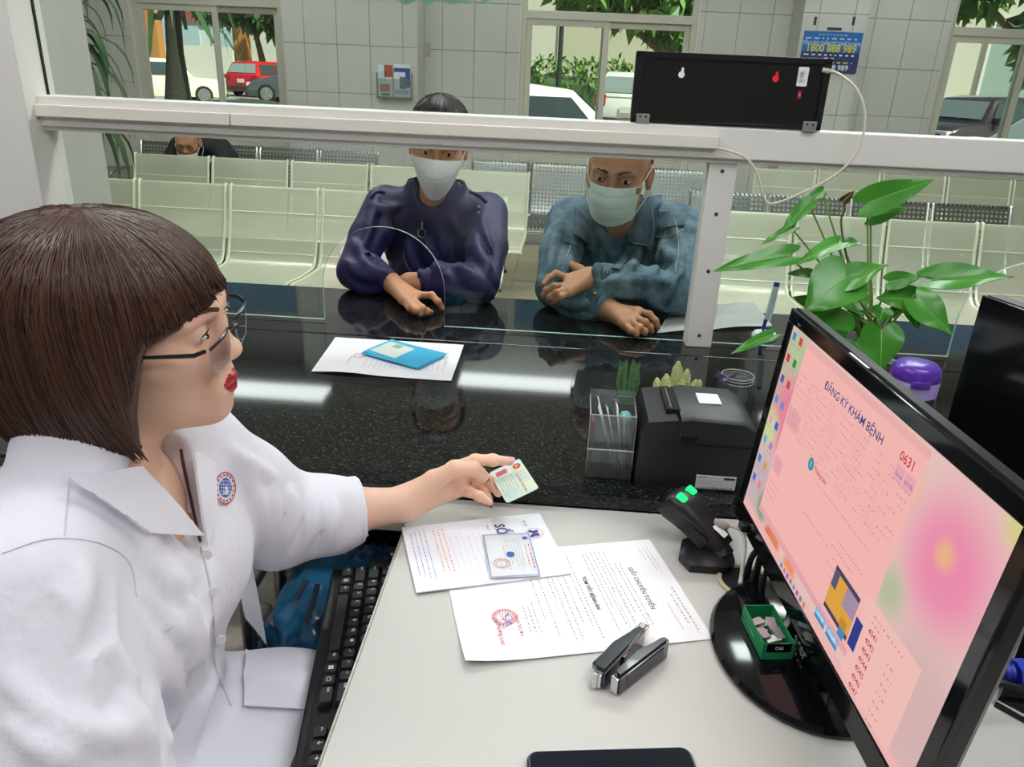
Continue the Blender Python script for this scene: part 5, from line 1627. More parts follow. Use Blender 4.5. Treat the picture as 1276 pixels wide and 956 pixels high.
for k, (x, tl_, c) in enumerate(((ax0+.046, -.30, 'e6e8ee'), (ax0+.052, -.24, 'd4d8de'), (ax0+.058, -.16, 'ececec'), (ax0+.062, -.10, 'dfe4e8'))):
    L_ = .118-.006*k
    o = part('folded_leaflet', mat('leaflet_'+c, c, .6), None, lambda b: b.grid(np.array([[(x+math.sin(tl_)*v*L_+.002*math.sin(3*u), ay0+.018+u*.045, KZ+.003+math.cos(tl_)*v*L_*(1-.10*u*(k % 2))) for v in np.linspace(0, 1, 5)] for u in np.linspace(0, 1, 6)]), .0012))
    tag(o, lab[k], 'leaflet')
o = part('red_leaflet', mat('red_card', 'b03a34', .5), None, lambda b: b.box((ax0+.003, ay0+.03, KZ+.003), (ax0+.008, ay0+.06, KZ+.085)), smooth=False)
tag(o, 'red card standing at the outer side of the acrylic box', 'card')
sq_ = thing('soft_toy', 'small teal knitted figure with pink patches standing in the acrylic box', 'ornament', (ax1-.014, ay0+.045, KZ+.002))
sd = SDF((ax1-.032, ay0+.022, KZ), (ax1-.001, ay0+.068, KZ+.105), .0016)
sd.ell((ax1-.014, ay0+.045, KZ+.05), (.010, .011, .05), k=.004).ell((ax1-.014, ay0+.044, KZ+.088), (.011, .012, .012), k=.004)
sdf_obj('body', [sd.mesh()], mat('teal_knit', '6fb0b4', .9, bump=(400, .8, .002)), sq_)
part('patch', mat('pink_knit', 'd8888e', .9), sq_, lambda b: [b.cbox((ax1-.015, ay0+.0335, KZ+z), (.008, .003, .008), .001) for z in (.086,)])
part('patch', mat('pink_knit', 'd8888e', .9), sq_, lambda b: [b.cbox((ax1-.015, ay0+.034, KZ+z), (.008, .003, .007), .001) for z in (.066,)])

# ---- two small succulents behind the printer
def pot(b, c, r, h): b.lathe([(r*.75, 0), (r, h), (r*1.02, h), (r*.9, h), (r*.85, h-.006), (0, h-.008)], c, 20)
c1 = V3(.142, 1.30, KZ)
s1 = thing('spiky_succulent', 'small pot of spiky green leaves peeping over the acrylic box', 'succulent', c1)
part('pot', mat('pot_grey', '6d6a66', .6), s1, lambda b: pot(b, c1, .028, .05))
rnd = random.Random(3)
for k in range(13):
    a = k*2.4; sp = .25+.03*k
    d = V3(math.cos(a)*sp*.5, math.sin(a)*sp*.5, 1); d /= np.linalg.norm(d)
    part('leaf', mat('succulent_green', '3f7040', .4, vary=(200, .6), col2='86a878'), s1, lambda b: b.tube([c1+[0, 0, .046]+V3(math.cos(a), math.sin(a), 0)*.008, c1+[0, 0, .046]+d*.035+V3(math.cos(a), math.sin(a), 0)*.010, c1+[0, 0, .046]+d*.075], [.006, .0045, .0006], 6))
c2 = V3(.225, 1.29, KZ)
s2 = thing('finger_cactus', 'small pale green cactus with knobbly cream tipped arms behind the printer', 'cactus', c2)
part('pot', mat('pot_brown', '5c4a40', .6), s2, lambda b: pot(b, c2, .032, .05))
for k, (dx, dy, h, r) in enumerate(((.0, .0, .085, .011), (.014, .004, .07, .010), (-.014, .0, .06, .010), (.026, -.006, .055, .009), (-.026, .003, .05, .009), (.006, -.016, .058, .009), (-.01, -.014, .05, .008), (.034, .008, .05, .008))):
    p = c2+V3(dx, dy, .045)
    part('cactus_arm', mat('cactus_skin', '9fb46a', .6, vary=(90, .8), col2='e4dca6', bump=(250, 1., .004)), s2, lambda b: b.tube([p+V3(0, 0, h*t)+V3(dx*.3*t, 0, 0) for t in (0, .3, .6, .85, 1)], [r*.8, r*1.1, r, r*.8, r*.25], 8))

# ---- glass jar with a purple ribbon bow
jc = V3(.338, 1.315, KZ)
jr = thing('glass_jar', 'empty clear glass jar with a violet ribbon bow at its neck', 'jar', jc)
M_jar = glassmat('jar_glass', 'dde6e4', 1.6, density=.05)
part('glass', M_jar, jr, lambda b: b.lathe([(.030, 0), (.034, .004), (.035, .06), (.034, .078), (.0285, .090), (.0275, .10)], jc, 32))
for z in (.091, .097, .102):
    part('neck_thread', mat('jar_thread', 'b8c4c2', .1, alpha=.6), jr, lambda b: b.tube([jc+V3(.0285*math.cos(a), .0285*math.sin(a), z) for a in np.linspace(0, 2*math.pi, 33)], .0012, 5))
M_rib = mat('violet_ribbon', '9a84c0', .4, sheen=.3)
bw = jc+V3(-.026, -.018, .098)
for k, (dx, dz_, rot) in enumerate(((-.018, .012, .5), (.016, .016, -.4), (-.012, -.004, 1.2), (.010, .004, -1.1))):
    P = np.array([[bw+V3(dx*math.sin(math.pi*u)*1.1+.004*v, -.004*v, dz_*math.sin(math.pi*u)+(v-.5)*.012*math.cos(rot)) for v in np.linspace(0, 1, 4)] for u in np.linspace(0, 1, 9)])
    MB().grid(P, .0008).build('ribbon_loop', M_rib, jr)
part('ribbon_knot', M_rib, jr, lambda b: b.tube([bw+V3(-.004, 0, 0), bw+V3(.004, 0, .002)], .005, 8))

# ---- violet drinking bottle
bc_ = V3(.592, 1.205, KZ)
bt = thing('drinking_bottle', 'clear violet drinking bottle with a purple flip lid behind the lit monitor', 'bottle', bc_)
part('body', glassmat('violet_plastic', 'cdbfe6', 1.2, density=.12, dcol='a58fd0'), bt, lambda b: b.lathe([(.034, 0), (.037, .004), (.037, .05), (.034, .075), (.037, .10), (.036, .125), (.033, .135)], bc_, 36))
part('water', glassmat('water_surface', 'b7a6dc', 1., density=.2, dcol='7a5fc0'), bt, lambda b: b.lathe([(0, .008), (.033, .008), (.0335, .05), (.031, .075), (.0335, .095), (0, .096)], bc_, 32))
part('collar', mat('lilac_plastic', 'b6a0e2', .35), bt, lambda b: b.lathe([(.033, .130), (.0375, .133), (.0380, .155), (.0365, .160)], bc_, 36))
part('lid', mat('purple_plastic', '5b2fa8', .3, coat=.3), bt, lambda b: b.lathe([(.037, .158), (.0375, .162), (.0365, .176), (.030, .183), (.012, .186), (.0, .186)], bc_, 36))
part('lid_tab', mat('purple_plastic', '5b2fa8'), bt, lambda b: b.cbox(bc_+V3(-.006, -.037, .158), (.030, .008, .012), .003))
part('flower_print', mat('violet_print', '6a3fb8', .4), bt, lambda b: [b.cbox(bc_+V3(-.012+.010*k, -.0365+.001*k*k, .085+.006*(k % 2)), (.007, .001, .009), .0005) for k in range(3)], smooth=False)

# ---- pot plant with heart leaves
pcn = V3(.630, 1.46, KZ)
pp_ = thing('potted_plant', 'potted plant with glossy heart shaped green leaves behind the lit monitor', 'plant', pcn)
part('pot', mat('white_ceramic', 'cfcfca', .3), pp_, lambda b: b.lathe([(.045, 0), (.06, .085), (.063, .09), (.056, .09), (.052, .08), (0, .078)], pcn, 28))
part('soil', mat('soil', '3c2e22', .95, bump=(80, 1., .01)), pp_, lambda b: b.lathe([(.052, .081), (0, .084)], pcn, 20))
def leafmat():
    m = mat('heart_leaf', '4b9a2c', .28, spec=.5, vary=(9, .5), col2='24661c', island=.45)
    return m
M_hl = leafmat(); M_pet = mat('petiole', '7f9f4a', .45); M_mid = mat('leaf_vein', '8fc060', .4)
def heart(base, tip, width, nrm, fold=.25, droop=.12, m=None):
    base = np.array(base, float); tip = np.array(tip, float)
    d = tip-base; L = np.linalg.norm(d); d /= L
    n = np.array(nrm, float); n -= d*(n@d); n /= np.linalg.norm(n)
    s = np.cross(d, n)
    nu, nv = 15, 9
    P = np.zeros((nu, nv, 3))
    for i in range(nu):
        u = i/(nu-1)
        wv = width/2*(math.sin(math.pi*min(1, (u*.94+.06)**.55))**.9)*(1-.15*u) if u < 1 else 0
        for j in range(nv):
            v = -1+2*j/(nv-1)
            back = -.20*L*(1-u)**3*math.sin(math.pi*min(1, abs(v)*.62+.0))**1.0
            p = base+d*(u*L+back)+s*v*max(wv, .0003)
            p = p+n*(fold*abs(v)*wv*.9-droop*L*(u*u-.35*u)+.05*width*math.sin(8*u+1.5*v)*abs(v)**1.5)
            P[i, j] = p
    o = MB().grid(P, .0007).build('leaf', m or M_hl, pp_, angle=80)
    mid = [P[i, nv//2]+n*.0006 for i in range(nu)]
    MB().tube(mid, [.0011*(1-.7*i/nu) for i in range(nu)], 4).build('midrib', M_mid, o)
    return P[0, nv//2]
LV = [  # base px, tip px, width in px, depth Y at base and tip, normal hint, fold
    ((982, 319), (891, 334), 34, 1.44, 1.40, (-.1, -.9, .9), .25), ((961, 418), (912, 438), 20, 1.42, 1.38, (0, -.5, 1), .2),
    ((987, 285), (948, 303), 15, 1.48, 1.46, (0, -.6, 1), .3), ((1008, 254), (974, 287), 22, 1.47, 1.45, (-.7, -1, .4), .35),
    ((1024, 239), (1002, 250), 15, 1.50, 1.49, (0, -1, .4), .2), ((1081, 253), (1165, 223), 40, 1.47, 1.44, (.1, -1, .5), .25),
    ((1085, 271), (1132, 258), 24, 1.50, 1.48, (.1, -1, .6), .2), ((1043, 304), (994, 326), 26, 1.46, 1.40, (0, -.5, 1), .2),
    ((1050, 303), (1075, 304), 22, 1.49, 1.47, (.0, -.5, 1), .2), ((1054, 345), (1004, 385), 74, 1.40, 1.35, (-.4, -1, .5), .1),
    ((1052, 352), (1106, 328), 44, 1.40, 1.38, (.2, -.6, 1), .3), ((1048, 385), (1002, 398), 66, 1.42, 1.38, (-.2, -1, .6), .2),
    ((1163, 349), (1266, 341), 42, 1.45, 1.42, (.0, -.7, 1), .3), ((1109, 351), (1150, 344), 24, 1.47, 1.46, (0, -1, .5), .2),
    ((1138, 374), (1094, 370), 38, 1.47, 1.45, (.1, -.8, .6), .15), ((1143, 374), (1188, 416), 46, 1.40, 1.36, (.3, -1, .4), .1),
    ((1136, 378), (1144, 411), 26, 1.42, 1.39, (-.3, -1, .3), .35), ((1100, 385), (1096, 401), 28, 1.38, 1.37, (0, -1, .4), .1),
    ((1098, 412), (1098, 464), 56, 1.33, 1.30, (0, -1, .45), .1), ((1066, 428), (1085, 455), 34, 1.42, 1.38, (.2, -1, .4), .2),
    ((1040, 405), (1010, 425), 46, 1.45, 1.40, (-.2, -1, .6), .2), ((1060, 370), (1075, 395), 40, 1.47, 1.43, (.1, -1, .5), .2),
    ((1015, 380), (990, 370), 22, 1.48, 1.46, (-.2, -1, .5), .2), ((1009, 341), (982, 340), 16, 1.47, 1.45, (0, -.8, .8), .2),
    ((1068, 398), (1040, 400), 30, 1.47, 1.45, (0, -1, .3), .2), ((1112, 390), (1130, 382), 16, 1.46, 1.45, (0, -1, .5), .2)]
for k, (bpx, tpx, wpx, yb, yt, nr, fo_) in enumerate(LV):
    B_ = ony(*bpx, yb); T_ = ony(*tpx, yt)
    wm_ = wpx/FPX*np.linalg.norm(B_-V3(0, 0, CAMZ))*.90
    a = heart(B_, T_, wm_, nr, fo_)
    root = pcn+V3(random.uniform(-.02, .02), random.uniform(-.02, .02), .082)
    mid = (root*.45+np.array(a)*.55)+V3(0, .01, .03)
    pts = bez([root, root*.7+np.array(a)*.3+V3((mid[0]-root[0])*-.15, .01, .03), mid, a], 14)
    MB().tube(pts, [.0024-.0008*i/len(pts) for i in range(len(pts))], 6).build('petiole', M_pet, pp_)
P_ = [ony(1050, 295, 1.48), ony(1053, 262, 1.48), ony(1052, 250, 1.48)]
heart(ony(1051, 250, 1.48), ony(1065, 238, 1.47), .018, (.2, -1, .4), .3, m=mat('brown_bud', '5a3c22', .5))
MB().tube(bez([pcn+V3(0, 0, .08)]+P_, 12), .002, 6).build('petiole', mat('petiole_dark', '5c6a38', .5), pp_)

# ---- pen stand with two pens on the hall side
bs = onz(952, 424, KZ); bs[1] = 1.86; bs = V3(.528, 1.865, KZ)
pn = thing('pen_stand', 'white desk pen stand behind the glass beside the post', 'pen stand', bs)
part('base', mat('stand_white', 'dedfe2', .35), pn, lambda b: b.lathe([(.030, 0), (.031, .006), (.026, .014), (.010, .018), (0, .018)], bs, 24))
for s, (tx, ty) in enumerate(((-.004, .0), (.010, .004))):
    a = bs+V3(-.006+.010*s, 0, .016); t = a+V3(.012-.004*s, .004, .115)
    pen = thing('ballpoint_pen', ['white ballpoint pen with a blue grip leaning in the pen stand', 'white ballpoint pen with a blue end cap upright in the pen stand'][s], 'pen', a)
    part('barrel', mat('pen_white', 'd3dfe2', .35), pen, lambda b: b.tube([a+(t-a)*.25, t], [.0045, .0045], 10))
    part('grip', mat('pen_blue', '233f9c', .4), pen, lambda b: b.tube([a, a+(t-a)*.05, a+(t-a)*(.27 if s == 0 else .10)], [.0015, .004, .005], 10))
    part('end_cap', mat('pen_blue', '233f9c'), pen, lambda b: b.tube([t, t+(t-a)*.09], [.0047, .0040], 10))
# loose plastic sleeve lying on the hall side of the counter
sp = [np.array(onz(x, y, KZ)[:2]) for x, y in ((838, 386), (938, 378), (962, 408), (818, 417))]
ps = thing('plastic_sleeve', 'crumpled clear plastic sleeve lying behind the post by the seated man', 'plastic sleeve', (*np.mean(sp, axis=0), KZ))
P = np.zeros((14, 10, 3))
for i in range(14):
    for j in range(10):
        u, v = i/13, j/9
        p = (sp[0]*(1-u)+sp[1]*u)*(1-v)+(sp[3]*(1-u)+sp[2]*u)*v
        P[i, j] = (p[0], p[1], KZ+.003+.006*abs(math.sin(5*u+4*v))*math.sin(math.pi*u)+.003*math.sin(9*v)**2)
MB().grid(P, .0006).build('film', mat('cloudy_film', 'c6c8c4', .25, alpha=.75), ps, angle=70)

# ---------------------------------------------------------------- number display on the transom, seen from behind
d0 = V3(.137, 1.752, TB1+.0015)
DW, DH, DD = .398, .140, .024
DMx = Matrix.Translation(d0) @ Matrix.Rotation(R(-1.2), 4, 'Z')
ld = thing('number_display', 'black back of a number display box standing on the white transom', 'display', d0+V3(.2, 0, 0))
part('case', mat('display_black', '0b0b0c', .3), ld, lambda b: b.box((0, 0, 0), (DW, DD, DH), .0025, M=DMx))
def dframe(b):
    for lo, hi in (((0, -.004, 0), (.018, .001, DH)), ((DW-.014, -.004, 0), (DW, .001, DH)), ((0, -.004, DH-.012), (DW, .001, DH)), ((0, -.004, 0), (DW, .001, .008))): b.box(lo, hi, .001, M=DMx)
part('frame_edge', mat('display_edge', '131314', .25), ld, dframe)
part('inner_lip', mat('display_lip', '2a2a2c', .3), ld, lambda b: b.tube([DMx @ Vector(p) for p in ((.020, -.001, .010), (.020, -.001, DH-.014), (DW-.016, -.001, DH-.014), (DW-.016, -.001, .010), (.020, -.001, .010))], .0008, 4))
for x, z in ((.009, .012), (.009, DH-.007), (DW-.007, DH-.006), (DW-.007, .012)):
    part('screw', mat('case_screw', '303032', .3, metal=.8), ld, lambda b: b.lathe([(.003, 0), (.003, .001), (0, .0014)], n=12, M=DMx @ Matrix.Translation((x, -.004, z)) @ Matrix.Rotation(R(90), 4, 'X')))
for x, c in ((.097, 'd8d8d8'), (.290, 'd81e24')):
    part('glowing_keyhole', mat('glowing_keyhole_'+c, c, .4, emit=.25), ld, lambda b: (b.prism([(x+.0065*math.cos(a), .098+.0065*math.sin(a)) for a in np.linspace(0, 6.28, 20, endpoint=False)], -.0006, .0006, 'y', M=DMx), b.prism(rrect(.005, .010, .002, 3, x+.0015, .107), -.0005, .0006, 'y', M=DMx)))  # no lamp inside; the slot discs glow faintly through their material
part('label', M_whitep, ld, lambda b: b.prism(rrect(.021, .037, .002, 3, .344, .104), -.0008, .0005, 'y', M=DMx))
DL = DMx @ frameM((.338, -.0010, .119), (0, 0, -1), (1, 0, 0))
b = MB()
for k in range(14): quad(b, DL, .004+k*.0016, .0, .004+k*.0016+rr.choice((.0005, .001)), .0075)
scribble(b, on(DL, .002, -.0105), .028, .0010, rr); scribble(b, on(DL, .002, .003), .022, .0012, rr)
b.build('label_print', M_ink, ld, smooth=False)
part('voltage_switch', mat('switch_red', 'a51a20', .4), ld, lambda b: b.box((.340, -.0012, .061), (.347, .0005, .077), M=DMx), smooth=False)
b = MB(); addtext(b, '220', .005, DMx @ frameM((.3435, -.0014, .069), (0, 0, 1), (-1, 0, 0)), 'CENTER'); b.build('switch_print', M_leg, ld, smooth=False)
for x in (.012, DW-.038):
    bk = part('bracket', M_steel, ld, lambda b: (b.box((x, -.0062, -.001), (x+.028, -.0045, .018), .0004, M=DMx), b.box((x, -.010, -.0013), (x+.028, -.0045, -.0003), M=DMx)))
    for s in (.008, .020):
        part('bracket_hole', M_dark, bk, lambda b: b.lathe([(.0022, 0), (.0022, .0006)], n=12, M=DMx @ Matrix.Translation((x+s, -.0062, .012)) @ Matrix.Rotation(R(90), 4, 'X')))
cc = thing('display_cable', 'white cord looping from the number display down to the cable trunking', 'cord', ony(1030, 92, 1.735))
cp = [ony(x, y, Y) for x, y, Y in ((1029, 88, 1.742), (1045, 92, 1.725), (1068, 112, 1.71), (1078, 145, 1.70), (1070, 185, 1.695), (1045, 215, 1.695), (1005, 238, 1.70), (963, 254, 1.705), (951, 243, 1.71), (943, 215, 1.715), (928, 196, 1.722), (905, 187, 1.728), (889, 184, 1.732))]
part('cord', mat('cord_white', 'ded8c6', .45), cc, lambda b: b.tube(bez(cp, 72), .0026, 8))
part('cord_end', mat('cord_end', 'cfc8b4', .45), cc, lambda b: b.tube([ony(1025, 87, 1.744), ony(1034, 89, 1.738)], .005, 8))

# ---------------------------------------------------------------- under the counter: blue bag, steel frame, towels
bgc = V3(-.40, .99, 0)
bag = thing('plastic_bag', 'big blue translucent plastic bag with dark print under the counter ledge', 'bag', (-.44, 1.0, 0))
sd = SDF((-.72, .70, .0), (-.08, 1.12, .66), .009)
sd.ell((-.315, .965, .40), (.125, .085, .22), k=.03).ell((-.30, .96, .2), (.13, .085, .18), k=.05).ell((-.265, .97, .545), (.145, .075, .085), k=.06)
sd.disp(lambda x, y, z: .005*np.sin(40*x+22*z)+.005*np.sin(70*z-45*x+30*y+2*np.sin(40*x))+.003*np.sin(110*x+60*z))
sd.ell((-.25, 1.035, .575), (.15, .052, .105), k=.04)
_bm = sd.mesh()
sdf_obj('film', [_bm], mat('blue_film', '24709a', .2, vary=(14, .9), col2='0e3048', coat=.4), bag)
M_bpr = mat('bag_print', '0c1c34', .5)
from mathutils.bvhtree import BVHTree
_bt = BVHTree.FromPolygons([Vector(c) for c in _bm[0]], [tuple(q) for q in _bm[1].tolist()])
def bag_hit(px, py):
    d = Vector(tuple(ray(px, py))); loc, nr, _, _ = _bt.ray_cast(Vector((0, 0, CAMZ)), d)
    return (None, None) if loc is None else (loc, nr if nr.dot(d) < 0 else -nr)
for r_ in range(2):
    for k in range(5):
        p, nr = bag_hit(434+k*15+r_*3, 681+r_*12)
        if p is not None:
            part('printed_dot', mat('bag_dot', '14306e', .4), bag, lambda b: b.lathe([(.0062, -.001), (.0062, .001), (0, .0016)], n=14, M=frameM(p, nr.orthogonal(), nr.cross(nr.orthogonal()))))
for px, py, w, t in ((375, 735, .030, .4), (392, 742, .034, .5), (385, 765, .028, .6), (398, 775, .022, .2)):
    p, nr = bag_hit(px, py)
    if p is not None:
        part('printed_mark', M_bpr, bag, lambda b: b.cbox((0, 0, .0004), (w, .008, .0016), .0004, M=frameM(p, nr.orthogonal(), nr.cross(nr.orthogonal())) @ Matrix.Rotation(t, 4, 'Z')))
sf = thing('steel_rack', 'small steel tube rack with folded towels under the counter ledge', 'rack', (-.52, .98, 0))
fx = [onz(352, 690, .55), onz(352, 800, .40)]
for (x, y) in ((-.56, .93), (-.44, .93), (-.56, 1.07), (-.44, 1.07)):
    part('leg', M_steel, sf, lambda b: b.cyl((x, y, 0), (x, y, .62), .011, n=10))
for z in (.60, .42, .2):
    part('rail', M_steel, sf, lambda b: b.tube([(-.56, .93, z), (-.44, .93, z), (-.44, 1.07, z), (-.56, 1.07, z), (-.56, .93, z)], .007, 8))
for z in (.414, .194):
    part('shelf', mat('shelf_grey', '8e8f8c', .4), sf, lambda b: b.box((-.555, .935, z-.004), (-.445, 1.065, z)))
for k, z in enumerate((.420, .448, .476)):
    o = part('folded_towel', mat('towel_%d' % k, ['c9c4ba', 'd9d6cf', 'b9b2a4'][k], .95, bump=(300, .8, .003)), None, lambda b: b.box((-.55, .94, z-.004), (-.45, 1.06, z+.022), .011, seg=3))
    tag(o, ['beige folded towel, lowest of the stack on the steel rack', 'off white folded towel, middle of the stack on the steel rack', 'tan folded towel, topmost of the stack on the steel rack'][k], 'towel')
wb_ = part('waste_bin_lid', M_blackg, None, lambda b: b.lathe([(.03, .0), (.028, .008), (.012, .014), (0, .015)], (onz(398, 805, .45)[0], onz(398, 805, .45)[1], .45), 20))
bpy.data.objects.remove(wb_)

# ---------------------------------------------------------------- clerk's office chair
oc = thing('office_chair', 'black office chair under the clerk in the white coat', 'chair', (-.46, .62, 0))
M_fab = mat('chair_fabric', '131316', .8, bump=(400, .5, .001))
part('seat', M_fab, oc, lambda b: b.box((-.70, .38, .345), (-.20, .86, .405), .028, seg=3))
part('backrest', M_fab, oc, lambda b: b.grid(np.array([[(-.735-.03*math.sin(math.pi*u), .40+.44*v, .55+.42*u) for v in np.linspace(0, 1, 9)] for u in np.linspace(0, 1, 9)]), .045))
part('back_stay', M_black, oc, lambda b: b.tube([(-.69, .62, .37), (-.77, .62, .41), (-.79, .62, .7)], .018, 8))
part('gas_post', M_steel, oc, lambda b: b.cyl((-.46, .62, .06), (-.46, .62, .345), .025, n=14))
for k in range(5):
    a = k*2*math.pi/5+.3
    e = V3(-.46+.27*math.cos(a), .62+.27*math.sin(a), .07)
    part('base_spoke', M_black, oc, lambda b: b.tube([(-.46, .62, .10), e], [.025, .016], 8))
    part('castor', M_black, oc, lambda b: b.lathe([(.012, -.02), (.027, -.018), (.027, .018), (.012, .02)], n=16, M=Matrix.Translation((e[0], e[1], .027)) @ Matrix.Rotation(R(90), 4, 'X')))
# ================================================================ people
from mathutils.bvhtree import BVHTree
def unit(v): v = np.array(v, float); return v/np.linalg.norm(v)
def hframe(fwd, roll=0.):
    """3x3 with columns forward, left, up"""
    f_ = unit(fwd); l_ = unit(np.cross((0, 0, 1), f_)); u_ = np.cross(f_, l_)
    if roll:
        l2 = l_*math.cos(roll)+u_*math.sin(roll); u_ = -l_*math.sin(roll)+u_*math.cos(roll); l_ = l2
    return np.stack([f_, l_, u_], 1)
SKIN_W = mat('skin_light', 'efc6ac', .45, sss=.12, vary=(14, .3), col2='e6ae96', spec=.4)
SKIN_T = mat('skin_tan', 'c69270', .48, sss=.1, vary=(12, .4), col2='966444', spec=.4, bump=(160, .25, .002))
SKIN_M = mat('skin_tan_man', 'bd8a68', .48, sss=.1, vary=(12, .4), col2='8e5f42', spec=.4, bump=(160, .25, .002))
M_lip = mat('lipstick_red', 'b0202c', .3, coat=.3)
M_lipn = mat('lip_natural', '9c5a4c', .5)
M_nail = mat('nail_gloss', '9c4a24', .15, coat=.5)
M_eyew = mat('eye_white', 'dcd6d0', .2); M_iris = mat('iris_dark', '1a120e', .1)
M_hair = mat('hair_brown', '5e3f33', .36, spec=.45, island=.9, col2='281813')
M_hairk = mat('hair_black', '151312', .4, island=.7, col2='2c2826')

def head_sdf(sd, O, F, s=1., ears=True, male=False, k=1., crown=.090):
    L = lambda f, l, u: O+s*(F @ V3(f, l, u))
    e = lambda c, r, kk=.02, op='+', M=None: sd.ell(L(*c), np.array(r)*s, F if M is None else F @ M, kk*s, op)
    c_ = lambda a, b, ra, rb, kk=.012, op='+': sd.cap(L(*a), L(*b), ra*s, rb*s, kk*s, op)
    e((-.014, 0, .036), (.100, .077, crown)); e((.030, 0, -.030), (.064, .060, .078), .03)
    e((.045, 0, -.078), (.046, .046, .032), .03); e((.082, 0, -.094), (.016, .020, .014), .025)
    e((.052, 0, .042), (.042, .060, .044), .03)
    for q in (-1, 1):
        e((.060, q*.042, -.016), (.030, .026, .026), .025)
        e((.104, q*.033, .010), (.013, .018, .010), .014, '-')
        c_((.095, q*.013, .027), (.083, q*.048, .024), .008, .006, .016)
        e((.0845, q*.033, .0085), (.0125, .0145, .0110), .005)
        e((.099, q*.0125, -.028), (.0095, .0065, .0075), .006)
        if ears:
            Re = np.array(Matrix.Rotation(q*R(-18), 3, 'Z') @ Matrix.Rotation(R(-10), 3, 'Y'))
            e((-.004, q*.080, -.004), (.019, .0075, .031), .006, '+', Re)
            e((.001, q*.0885, .002), (.010, .005, .017), .004, '-', Re)
            e((-.001, q*.080, -.028), (.009, .006, .009), .006)
    c_((.093, 0, .020), (.104, 0, -.019), .0070, .0085, .012); e((.108, 0, -.024), (.0105, .0115, .0095), .010)
    e((.090, 0, -.060), (.014, .027, .018), .018)
    for a_, b_, ra, rb in LIPS: c_(a_, b_, ra, rb, .004)
    c_((.096, -.022, -.0620), (.1115, 0, -.0612), .0009, .0012, .002, '-'); c_((.096, .022, -.0620), (.1115, 0, -.0612), .0009, .0012, .002, '-')
    return L
LIPS = [((.092, -.024, -.0610), (.1035, -.004, -.0570), .0034, .0052), ((.092, .024, -.0610), (.1035, .004, -.0570), .0034, .0052), ((.1035, -.004, -.0570), (.1035, .004, -.0570), .0052, .0052),
        ((.092, -.022, -.0635), (.1018, 0, -.0668), .0034, .0064), ((.092, .022, -.0635), (.1018, 0, -.0668), .0034, .0064)]
def lip_index(O, F, s):
    def fn(C):
        q = (C-O) @ F/s
        m = np.zeros(len(C), bool)
        for a_, b_, ra, rb in LIPS:
            a_ = np.array(a_); ab = np.array(b_)-a_
            t = np.clip(((q-a_) @ ab)/(ab @ ab), 0, 1)
            m |= np.linalg.norm(q-a_-t[:, None]*ab, axis=1) < ra+(rb-ra)*t+.0022
        return m
    return fn
def eyes(parent, O, F, s, look=(1, 0, -.25), squint=.6, ir=1.):
    for q in (-1, 1):
        c = O+s*(F @ V3(.0905, q*.033, .0065))
        b = MB()
        ax = [F @ V3(1, 0, 0), F @ V3(0, 1, 0), F @ V3(0, 0, 1)]
        rings = []
        for i in range(7):
            a = math.pi/2*i/6
            rings.append([c+s*(ax[0]*.0085*math.sin(a)+(ax[1]*math.cos(t)*.0115+ax[2]*math.sin(t)*.0065*squint)*math.cos(a)) for t in np.linspace(0, 2*math.pi, 16, endpoint=False)])
        b.loft(rings)
        o = b.build('eye', M_eyew, parent)
        b = MB()
        p = c+s*(ax[0]*.0080+ax[2]*.0008)
        b.lathe([(.0052*s*ir, -.002*s), (.0045*s*ir, .0012*s*ir), (0, .0022*s*ir)], n=14, M=frameM(p-s*ax[2]*.003*(1-ir), ax[1], ax[2]))
        b.build('iris', M_iris, o)
        # lid fold / lash line
        b = MB(); b.tube([c+s*(ax[0]*(.0075-.2*abs(t)*.012)+ax[1]*t*.0135+ax[2]*(.0058*squint+.001-.35*t*t*.006)) for t in np.linspace(-1, 1, 9)], [.0003+.0005*(1-abs(t)) for t in np.linspace(-1, 1, 9)], 5)
        b.build('lash_line', M_hairk, o)
def brows(parent, O, F, s, m, thick=.0035):
    for q in (-1, 1):
        b = MB(); b.tube([O+s*(F @ V3(.1035-.35*t*t*.06, q*(.013+.037*t), .0265+.006*math.sin(math.pi*t*.9))) for t in np.linspace(0, 1, 8)], [thick*s*(1-.6*t) for t in np.linspace(0, 1, 8)], 6)
        b.build('eyebrow', m, parent)
def hand_sdf(h, wrist, palm, fingers, thumb, lo=None, res=.0018, rw=.024):
    """fingers: list of point lists (MCP..tip); thumb point list"""
    pts = np.array([wrist, palm]+[p for f_ in fingers for p in f_]+list(thumb))
    sd = SDF(pts.min(0)-.04, pts.max(0)+.04, res)
    sd.cap(h, wrist, rw*1.25, rw, .015)
    for f_ in fingers: sd.cap(wrist, f_[0], rw*.75, .0115, .012)
    sd.cap(wrist, palm, rw*.85, .017, .012)
    for i in range(len(fingers)-1): sd.cap(fingers[i][0], fingers[i+1][0], .0105, .0105, .008)
    for n_, f_ in enumerate(fingers):
        r0 = (.0092, .0094, .0090, .0078)[n_ % 4]
        sd.chain(f_, [r0*1.08, r0, r0*.88, r0*.72][:len(f_)] if len(f_) <= 4 else [r0]*len(f_), .0035)
        for p in f_[1:3]: sd.ell(p, (r0*1.04,)*3, k=.003)
    sd.cap(wrist, thumb[0], rw*.8, .0135, .012)
    sd.chain(thumb, [.0135, .0112, .0102, .0082][:len(thumb)], .005)
    return sd.mesh()
def bvh_of(o):
    M = np.array(wm(o)); me = o.data
    n = len(me.vertices); co = np.empty(n*3); me.vertices.foreach_get('co', co)
    co = co.reshape(-1, 3) @ M[:3, :3].T+M[:3, 3]
    return BVHTree.FromPolygons([Vector(c) for c in co], [tuple(p.vertices) for p in me.polygons])
CAM0 = Vector((0, 0, CAMZ))
